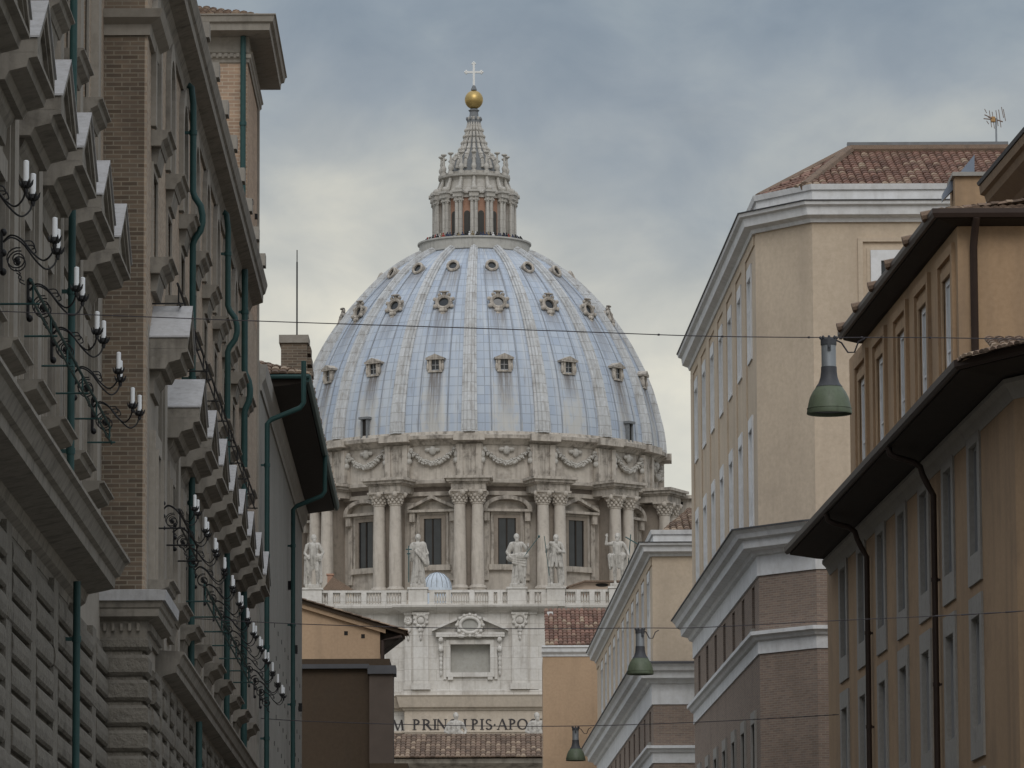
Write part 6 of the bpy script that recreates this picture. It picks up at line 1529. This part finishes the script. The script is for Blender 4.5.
# drainpipes of the palace
PG = 'green drainpipes of the long palace'
def px_pipe(F, x, y, p, z0, z1, label, r=0.066, head=None, bulges=()):
    yc = F.solve(x, y, p)[0]; hd = [F.pt(yc, a, z1 + b2) for a, b2 in head] if head else None
    return pipe('drainpipe', F, yc, (z0, z1), p, r, M['pipe_green'], label, hd, group=PG, bulges=bulges)
px_pipe(L1, 72, 250, 0.32, zLC + 0.03, 27.0, 'green drainpipe nearest on the left, running up beside the candle brackets', 0.062)
px_pipe(L1, 76.5, 650, 0.34, 0, zLC - 0.75, 'green drainpipe on the rusticated base, below the nearest stretch of cornice', 0.062)
px_pipe(L2, 192.5, 330, 0.22, zFC + 0.03, zMC - 1.1, 'green drainpipe bent near its top, first one beyond the brick corner', 0.07, [(0.05, 0.45), (0.18, 0.35)], [(19.85, 0.2)])
px_pipe(L2, 227.5, 430, 0.22, zFC + 0.03, zMC - 1.1, 'green drainpipe with double bend by arched windows, second beyond the brick corner', 0.072, [(0.05, 0.45), (0.18, 0.35)], [(19.85, 0.22)])
px_pipe(L2, 244.5, 400, 0.22, zFC + 0.03, zMC - 0.6, 'green drainpipe rising to the end of the main cornice, below the tower', 0.085, None, [(19.6, 0.14)])
px_pipe(L2, 199, 730, 0.3, 0, zFC - 0.6, 'green drainpipe on the rusticated base beyond the corner pier', 0.07)
px_pipe(L2, 232.5, 755, 0.3, 0, zFC - 0.6, 'short green drainpipe low on the palace base at the bottom edge of the photo', 0.07)
yq = YT0 - 0.14; xq = xat(243, 130, yq)
root = thing('drainpipe', 'green drainpipe on the brick face of the tower, top left', 'drainpipe', (xq, yq, zMC), PG)
m = MB(); m.tube([(xq, yq, zMC - 0.2), (xq, yq, zT - 0.5)], 0.078, 10); m.build('tube', M['pipe_green'], root, 50)
for z in (zMC + 0.9, zMC + 4.4):
    m = MB(); m.tube([(xq, yq, z - 0.05), (xq, yq, z + 0.05)], 0.1, 10); m.box(xq - 0.03, xq + 0.03, yq, YT0, z - 0.03, z + 0.03); m.build('collar', M['pipe_green'], root, 50)

# ------------------------------------------------------------------ grey house with black eaves beyond the palace
YE0, YE1 = 147.0, None
L3 = Front(468, (302, 640), 184.5, 0.0, 1)
YE1 = 184.5
zEv = zat(333, 500, 184.0)
hg = thing('grey_house', 'grey weathered house with very deep black eaves, beyond the palace tower on the left', 'house', (L3.X(165) - 5, 165, 0))
m = MB(); m.fbox(L3, YT1 + 0.1, YE1, -9, 0.0, 0, zEv - 0.3); m.build('wall', M['grey_wall'], hg)
yEn = 151.5
m = MB(); m.sweep([(L3.X(YT1 + 0.2), YT1 + 0.2), (L3.X(YE1), YE1), (L3.X(YE1) - 7, YE1)], [(-0.2, zEv - 1.1), (0.05, zEv - 1.1), (0.06, zEv - 0.9), (0.16, zEv - 0.75), (0.2, zEv - 0.35), (-0.2, zEv - 0.35)]); m.build('eaves_moulding', M['grey_trim'], hg)
m = MB(); m.fprof(L3, yEn, YE1 + 1.0, [(-9, zEv - 0.34), (0.05, zEv - 0.34), (1.12, zEv - 0.2), (1.14, zEv - 0.02), (-9, zEv)]); m.build('eaves', M['wood_dark'], hg)
m = MB(); P = [(1.12, zEv - 0.1), (1.16, zEv - 0.2), (1.25, zEv - 0.2), (1.3, zEv - 0.08), (1.3, zEv + 0.02), (1.2, zEv + 0.02)]; m.fprof(L3, yEn - 0.1, YE1 + 1.1, P); m.build('gutter', M['pipe_green'], hg)
m = MB(); O = Vector(L3.pt(yEn - 0.1, 1.2, zEv + 0.02)); e = Vector(L3.pt(YE1 + 1, 1.2, zEv + 0.02)) - O
tiles(m, O, e, Vector((-1, 0, 0.36)).normalized(), [(0, 0), (e.length, 0), (e.length, 5), (4.5, 5)], 0.24, 0.42)
O2 = Vector((O.x - 9, O.y, O.z + 0.01)); tiles(m, O2, (1, 0, 0), Vector((0, 1, 0.36)).normalized(), [(0, 0), (9, 0), (4.5, 5), (0, 5)], 0.24, 0.42); m.build('roof', M['tiles_old'], hg)
m = MB(); m.tube([(O.x - 9, O.y - 0.03, O.z - 0.06), (O.x + 0.05, O.y - 0.03, O.z - 0.06)], 0.07, 8); m.build('end_gutter', M['pipe_green'], hg)
GP = 'drainpipes of the grey house'
for xq, yq, lab in ((267, 560, 'green drainpipe on the grey house, next to the palace tower corner'), (293, 640, 'green drainpipe at the far edge of the grey house, under black eaves')):
    yc = L3.solve(xq, yq, 0.18)[0]; za_ = zEv - 1.95
    hd = [L3.pt(yc, 1.22, zEv - 0.15), L3.pt(yc, 1.22, zEv - 1.35), L3.pt(yc, 1.12, zEv - 1.5), L3.pt(yc, 0.3, za_ + 0.12)]
    pipe('drainpipe', L3, yc, (0, za_), 0.18, 0.075, M['pipe_green'], lab, hd, group=GP)
m = MB()
for k in range(9):
    for j in range(9):
        y = 158 + 3.0 * k + (j % 2) * 1.4; z = 8.5 + 0.9 * j
        if y < YE1 - 0.5: m = MB(); m.fbox(L3, y - 0.10, y + 0.10, -0.05, 0.012, z, z + 0.13); m.build('put_log_hole', M['dark_void'], hg)
# small box lamps / anchors seen on its face
for k, yy in enumerate((170, 176, 181)):
    m = MB(); m.fbox(L3, yy - 0.12, yy + 0.12, 0.0, 0.12, 18.0 - 1.6 * k, 18.28 - 1.6 * k); m.build('wall_box', M['iron'], hg)
# its brick chimney with a long aerial rod
cY = 162.0
ch = thing('chimney', 'tan brick chimney with a pale cap on the black-eaved grey house', 'chimney', (xat(295, 350, cY), cY, zEv))
m = MB(); m.box(xat(281, 350, cY), xat(307, 350, cY), cY, cY + 1.2, zEv - 0.2, zat(295, 343, cY)); m.build('shaft', M['brick_tan'], ch)
m = MB(); m.box(xat(279, 350, cY), xat(308.5, 350, cY), cY - 0.07, cY + 1.27, zat(295, 342.9, cY), zat(295, 335, cY)); m.build('cap', M['palace_stone'], ch)
m = MB()
for k, (a, b2) in enumerate(((346, 353), (357, 364), (368, 375))): m.box(xat(307.02, 350, cY), xat(310.5 + k, 350, cY), cY + 0.1, cY + 1.1, zat(295, b2, cY), zat(295, a, cY))
m.build('corbel', M['brick_tan'], ch)
m = MB(); xr_, yr_ = xat(297, 300, cY + 0.6), cY + 0.6; m.tube([(xr_, yr_, zat(297, 335, yr_)), (xr_, yr_, zat(297, 262, yr_))], 0.028, 6); m.tube([(xr_, yr_, zat(297, 262, yr_)), (xr_, yr_, zat(297, 250, yr_))], 0.018, 6)
tag(m.build('aerial_rod', M['iron']), 'thin upright aerial rod standing on the tan brick chimney', 'aerial')

# ------------------------------------------------------------------ house ends closing the left side of the street
gY = 226.0
ho = thing('orange_house', 'small orange plastered house end with a sloping dark roof, above the brown building', 'house', (xat(345, 650, gY), gY, 0))
xa, xb = xat(285, 640, gY), xat(380, 640, gY)
zr0, zr1 = zat(290, 600, gY), zat(380, 627, gY)
m = MB(); m.prism([(xa, gY, 0), (xb, gY, 0), (xb, gY, zr1), (xa, gY, zr0)], [(xa, gY + 2.4, 0), (xb, gY + 2.4, 0), (xb, gY + 2.4, zr1), (xa, gY + 2.4, zr0)]); m.build('wall', M['ochre_pale'], ho)
def sloped(m, x_a, x_b, t0, t1, ya, yb):
    P = [(x_a, t0), (x_b, t1)]
    f = lambda x, o: zat(303, 600.5, gY) + (x - xat(303, 600, gY)) * (zat(404, 631, gY) - zat(303, 600.5, gY)) / (xat(404, 631, gY) - xat(303, 600, gY)) + o
    m.prism([(x_a, ya, f(x_a, t0)), (x_b, ya, f(x_b, t0)), (x_b, ya, f(x_b, t1)), (x_a, ya, f(x_a, t1))], [(x_a, yb, f(x_a, t0)), (x_b, yb, f(x_b, t0)), (x_b, yb, f(x_b, t1)), (x_a, yb, f(x_a, t1))])
xe = xat(404, 631, gY)
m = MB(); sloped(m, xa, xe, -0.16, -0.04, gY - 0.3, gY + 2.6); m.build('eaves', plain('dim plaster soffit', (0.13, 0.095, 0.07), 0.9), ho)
m = MB(); sloped(m, xa, xe - 0.8, -0.36, -0.165, gY - 0.2, gY - 0.004); m.build('barge_board', M['ochre_pale'], ho)
m = MB()
slope = (zat(404, 631, gY) - zat(303, 600.5, gY)) / (xat(404, 631, gY) - xat(303, 600, gY))
O = Vector((xe + 0.08, gY + 2.5, zat(404, 631, gY) - 0.03)); tiles(m, O, (0, -1, 0), Vector((-1, 0, -slope)).normalized(), [(0, 0), (3.0, 0), (3.0, 5.5), (0, 5.5)], 0.24, 0.42, 0.06); m.build('roof', M['tiles_old'], ho)
m = MB(); m.tube([(xb + 0.12, gY - 0.15, 0), (xb + 0.12, gY - 0.15, zr1 - 0.6), (xe - 0.1, gY - 0.3, zat(404, 631, gY) - 0.25)], 0.08, 8); m.build('downpipe', M['pipe_brown'], ho, 50)
m = MB(); P = [(xat(379.8, 632, gY), zat(379, 630, gY)), (xe - 0.05, zat(404, 633, gY) - 0.1), (xat(379.8, 652, gY), zat(379, 653, gY))]
m.prism([(x, gY + 0.25, z) for x, z in P], [(x, gY + 2.4, z) for x, z in P]); m.build('soffit_shade_wedge', M['wood_dark'], ho)  # dark wedge standing in for the shaded underside of the eaves
m = MB()
for x, y in ((346, 633), (363, 636)): c = at(x, y, gY); m.box(c.x - 0.08, c.x + 0.08, gY - 0.01, gY + 0.1, c.z - 0.1, c.z + 0.08)
m.build('vent_hole', M['dark_void'], ho)
bY = 217.0
hb = thing('brown_building', 'dark brown flat topped building with a square chimney pier, below the orange house', 'building', (xat(350, 700, bY), bY, 0))
m = MB(); m.box(xat(270, 700, bY), xat(369.5, 700, bY), bY, bY + 8, 0, zat(330, 669, bY)); m.build('wall', M['brown_wall'], hb)
m = MB(); m.box(xat(270, 700, bY), xat(369, 700, bY), bY - 0.25, bY + 8, zat(330, 668.9, bY), zat(330, 664.5, bY)); m.build('coping', M['slate'], hb)
m = MB(); m.box(xat(270, 700, bY), xat(389, 700, bY), bY + 1.2, bY + 8, zat(330, 669, bY), zat(330, 656.5, bY)); m.build('parapet', M['brown_wall'], hb)
m = MB(); m.box(xat(369.6, 700, bY), xat(393.5, 700, bY), bY - 0.5, bY + 1.1, zat(380, 764, bY), zat(380, 675, bY)); m.build('pier', plain('brown pier plaster', (0.085, 0.066, 0.054), 0.9, 0, 0.25, 1.2), hb)
m = MB(); m.box(xat(368, 700, bY), xat(396, 700, bY), bY - 0.65, bY + 1.25, zat(380, 674.9, bY), zat(380, 666.5, bY)); m.build('pier_cap', M['slate'], hb)
m = MB(); m.box(xat(370, 766, bY), xat(408, 766, bY), bY - 0.55, bY + 4, 0, zat(380, 764.1, bY)); m.build('ledge', M['brown_wall'], hb)

# ------------------------------------------------------------------ wrought iron candle brackets
def curve(pts, k=6):
    P = [Vector(p) for p in pts]; out = []
    for i in range(len(P) - 1):
        p0, p1, p2, p3 = P[max(i - 1, 0)], P[i], P[i + 1], P[min(i + 2, len(P) - 1)]
        for q in range(k):
            u = q / k; out.append(0.5 * ((2 * p1) + (p2 - p0) * u + (2 * p0 - 5 * p1 + 4 * p2 - p3) * u * u + (3 * p1 - p0 - 3 * p2 + p3) * u ** 3))
    return out + [P[-1]]
def bracket():
    root = thing('candle_bracket', 'x', 'wall lamp', (0, 0, 0), 'candle brackets along the left palace')
    m = MB(); m.box(0.0, 0.035, -0.06, 0.06, -0.26, 0.24)
    for z in (-0.26, -0.02, 0.24): m.ball((0.04, 0, z), 0.045, 0.075, 0.05, 8, 6)
    m.build('wall_plate', M['iron'], root, 50)
    for s in (-1, 1):
        w = lambda u: s * (0.02 + 0.42 * u)
        pts = curve([(0.04, w(0), 0.12), (0.14, w(0.15), 0.19), (0.28, w(0.35), 0.12), (0.43, w(0.55), -0.07), (0.56, w(0.78), -0.17), (0.66, w(0.93), -0.10), (0.70, w(1), 0.03)])
        m = MB(); m.tube(pts, 0.012, 6)
        sp = []
        for k in range(30):
            a = k / 29 * 3.4 * pi; r = 0.15 * (1 - k / 34); sp.append((0.22 + r * cos(a + 1.3), w(0.25), -0.12 + r * sin(a + 1.3)))
        m.tube(sp, 0.010, 6); m.ball((0.22, w(0.25), -0.12), 0.034, 0.022, 0.034, 8, 6)
        m.tube(curve([(0.3, w(0.36), 0.1), (0.4, w(0.36), 0.1), (0.44, w(0.36), 0.02), (0.4, w(0.36), 0.0)]), 0.009, 5)
        m.tube(curve([(0.2, w(0.3), -0.25), (0.26, w(0.3), -0.3), (0.24, w(0.3), -0.36), (0.31, w(0.3), -0.4)]), 0.008, 5)
        o = m.build('arm', M['iron'], root, 50)
        e = pts[-1]
        m = MB(); m.lathe([(0.0, -0.07), (0.02, -0.065), (0.03, -0.02), (0.02, 0.0), (0.058, 0.025), (0.05, 0.06), (0.036, 0.08), (0, 0.08)], 12, e)
        for k in range(6):
            t = k * pi / 3; m.tube([(e[0] + 0.035 * cos(t), e[1] + 0.035 * sin(t), e[2] + 0.01), (e[0] + 0.068 * cos(t), e[1] + 0.068 * sin(t), e[2] + 0.05), (e[0] + 0.085 * cos(t), e[1] + 0.085 * sin(t), e[2] + 0.10)], [0.02, 0.017, 0.005], 5)
        m.build('cup', M['iron'], o, 50)
        m = MB(); m.lathe([(0, 0.08), (0.034, 0.08), (0.034, 0.32), (0.016, 0.33), (0, 0.33)], 12, e); m.build('candle', M['candle'], o, 50)
    return root
br0 = bracket(); ang = []
spots = []
for k in range(-2, 6):
    yc = 72.0 + 4.45 * k
    if yc < 64 or yc > YB - 0.5: continue
    spots.append((L1, yc, L1.solve(21, 302, 0.05)[1]))
n_near = len(spots)
zfar = L2.solve(206, 522, 0.75)[1] - 0.3
for k in range(13):
    yc = 98.6 + 3.9 * k
    if yc < YT1 - 0.6: spots.append((L2, yc, zfar))
ordn = ['first', 'second', 'third', 'fourth', 'fifth', 'sixth', 'seventh', 'eighth', 'ninth', 'tenth', 'eleventh', 'twelfth', 'thirteenth']
for i, (F, yc, z) in enumerate(spots):
    o = br0 if i == 0 else copy_tree(br0)
    o.location = F.pt(yc, 0.1 if F is L2 else 0.16, z); o.scale = (1.12,) * 3 if i < n_near else (0.95,) * 3; o.rotation_euler = (0, 0, random.uniform(-0.05, 0.05))
    if i < n_near: o['label'] = 'iron candle bracket on the near palace wall, %s from the left edge' % ordn[i]
    else: o['label'] = 'small iron candle bracket, %s beyond the brick corner of the palace' % ordn[i - n_near]

# iron rails carried on the palace front
def rail(F, Y0, Y1, z, p, mat, label, r=0.025, dz_=0.28):
    base = F.pt(Y0, p, z); root = thing('iron_rail', label, 'rail', base, 'iron rails along the left palace')
    m = MB(); m.tube([F.pt(Y0, p, z), F.pt(Y1, p, z)], r, 6); m.build('rod', mat, root)
    m = MB(); m.tube([F.pt(Y0 + 0.3, p + 0.02, z - dz_), F.pt(Y1, p + 0.02, z - dz_)], r * 0.8, 6); m.build('rod', mat, root)
    n = max(2, int((Y1 - Y0) / 3.2) + 1)
    for k in range(n):
        y = Y0 + 0.4 + (Y1 - Y0 - 0.6) * k / (n - 1)
        m = MB(); m.tube([F.pt(y, -0.02, z - dz_), F.pt(y, p + 0.1, z - dz_)], r * 0.7, 6); m.tube([F.pt(y, p, z - dz_), F.pt(y, p, z)], r * 0.7, 6); m.build('bracket', mat, root)
zr1 = L1.solve(62, 338, 0.55)[1]
rail(L1, 72.5, 89.0, zr1, 0.55, M['pipe_green'], 'green iron rail slanting across the near candle brackets', 0.024)
rail(L2, 96.5, 103.2, L2.solve(174, 500, 0.55)[1], 0.55, M['iron'], 'black iron rail just beyond the brick corner, by the second row of candle brackets', 0.026, 0.3)
rail(L2, 106.0, 128.0, L2.solve(230, 634, 0.55)[1], 0.55, M['pipe_green'], 'long green iron rail low among the far candle brackets', 0.026, 0.3)
for a, b2, lab in ((96.6, 106.5, 'upper black iron rail next to the brick corner, below the small windows'), (107.2, 118.0, 'upper black iron rail behind the first bent green drainpipe'), (118.6, 132.0, 'upper black iron rail farthest along the palace, by the double bent drainpipe')):
    rail(L2, a, b2, 16.75, 0.5, M['iron'], lab, 0.024, 0.32)

# ------------------------------------------------------------------ street lamps hung on wires across the street
def street_lamp():
    root = thing('hanging_street_lamp', 'x', 'street lamp', (0, 0, 0), 'bell shaped lamps hung over the street')
    k = 0.00173
    def L_(pts): return [(r * k, -y * k) for r, y in pts]
    m = MB(); m.lathe(L_([(0, 470), (155, 605), (163, 655), (156, 660), (148, 612), (90, 478), (60, 470)][1:5]) , 40); m = MB()
    m.lathe(L_([(92, 348), (120, 388), (140, 430), (150, 470), (156, 500), (163, 538), (160, 545), (153, 540), (146, 480), (130, 425), (88, 352)]), 48); shade = m.build('shade', M['lamp_green'], root, 40)
    m = MB(); m.tube([(158 * k * cos(2 * pi * i / 40), 158 * k * sin(2 * pi * i / 40), -505 * k) for i in range(41)], 0.006, 6, False); m.build('rim_band', M['lamp_green'], shade, 60)
    m = MB(); m.lathe(L_([(0, 205), (56, 205), (57, 240), (62, 280), (75, 320), (96, 349), (60, 352), (0, 352)]), 40); m.build('neck', M['lamp_dark'], root, 40)
    m = MB(); m.lathe(L_([(0, 50), (52, 50), (52, 204), (0, 204)]), 36); m.build('ballast_housing', M['lamp_silver'], root, 40)
    m = MB(); m.lathe(L_([(0, 0), (50, 0), (57, 6), (57, 49), (0, 49)]), 36)
    for i in range(8): m.ball((58 * k * cos(i * pi / 4), 58 * k * sin(i * pi / 4), 0.008), 0.018, 0.018, 0.022, 7, 5)
    m.box(-0.02, 0.02, -0.115, -0.085, -0.16, -0.0); m.ball((0, -0.1, -0.12), 0.02, 0.025, 0.035, 8, 6); m.build('clamp_head', M['lamp_dark'], root, 40)
    m = MB(); m.lathe(L_([(0, 500), (60, 500), (120, 512), (148, 515), (148, 520), (0, 530)]), 32); m.build('diffuser', M['lamp_dark'], root, 40)
    m = MB(); m.tube([(0.09, 0, -0.02), (0.16, 0.02, -0.05), (0.24, 0.03, -0.17), (0.32, 0.02, -0.17), (0.37, 0, -0.04), (0.45, 0, 0.0)], 0.011, 6); m.build('cable_loop', M['wire'], root, 60)
    return root
lamp0 = street_lamp()
# each wire: points in pixels along it at the lamp's distance, ends on the walls
LAMPS = [(828.5, 337.5, 63.6, 'green bell street lamp nearest the camera, hanging in front of the ochre houses'),
         (640.0, 628.5, 108.6, 'green bell street lamp in the middle distance, in front of the lower cream palazzo'),
         (575.5, 726.5, 147.5, 'smallest and farthest green bell street lamp, against the apricot house')]
WIRES = [([(-60, 309), (150, 317), (300, 322.5), (560, 331), (700, 336), (828.5, 337.5), (930, 337.6), (1100, 341)], 'thin wire crossing high over the street, carrying the nearest street lamp'),
         ([(152, 616), (300, 624), (480, 628.5), (640, 628), (700, 627.5), (828, 621), (985, 613.5), (1085, 606)], 'thin wire crossing the street at mid height, carrying the middle street lamp'),
         ([(236, 716), (303, 721), (450, 725.5), (575.5, 726), (690, 722.5), (780, 718), (839, 714.5)], 'thin wire crossing low in the photo, carrying the farthest street lamp')]
for i, ((x, y, Y, lab), (pts, wl)) in enumerate(zip(LAMPS, WIRES)):
    o = lamp0 if i == 0 else copy_tree(lamp0)
    o.location = at(x, y + 1.0, Y); o['label'] = lab
    if i == 1: o.rotation_euler = (0, 0, 0.5)
    P = [at(a, b2, Y) for a, b2 in pts]
    fine = []
    for k in range(len(P) - 1):
        p0, p1, p2, p3 = P[max(k - 1, 0)], P[k], P[k + 1], P[min(k + 2, len(P) - 1)]
        for q in range(6):
            u = q / 6; fine.append(0.5 * ((2 * p1) + (p2 - p0) * u + (2 * p0 - 5 * p1 + 4 * p2 - p3) * u * u + (3 * p1 - p0 - 3 * p2 + p3) * u ** 3))
    fine.append(P[-1])
    m = MB(); m.tube(fine, 0.0065 + 0.003 * i, 6)
    # clamps and twisted stretches
    for k in range(5):
        c = fine[int(len(fine) * (0.52 + 0.08 * k))]; m.ball(tuple(c), 0.02, 0.014, 0.014, 7, 5)
    if i > 0:
        a = len(fine) - 9
        for k in range(a, len(fine) - 1): m.capsule(tuple(fine[k]), tuple(fine[k + 1] * 0.75 + fine[k] * 0.25), 0.02, 0.012, 6)
    w = m.build('lamp_wire', M['wire']); tag(w, wl, 'wire', 'wires across the street')
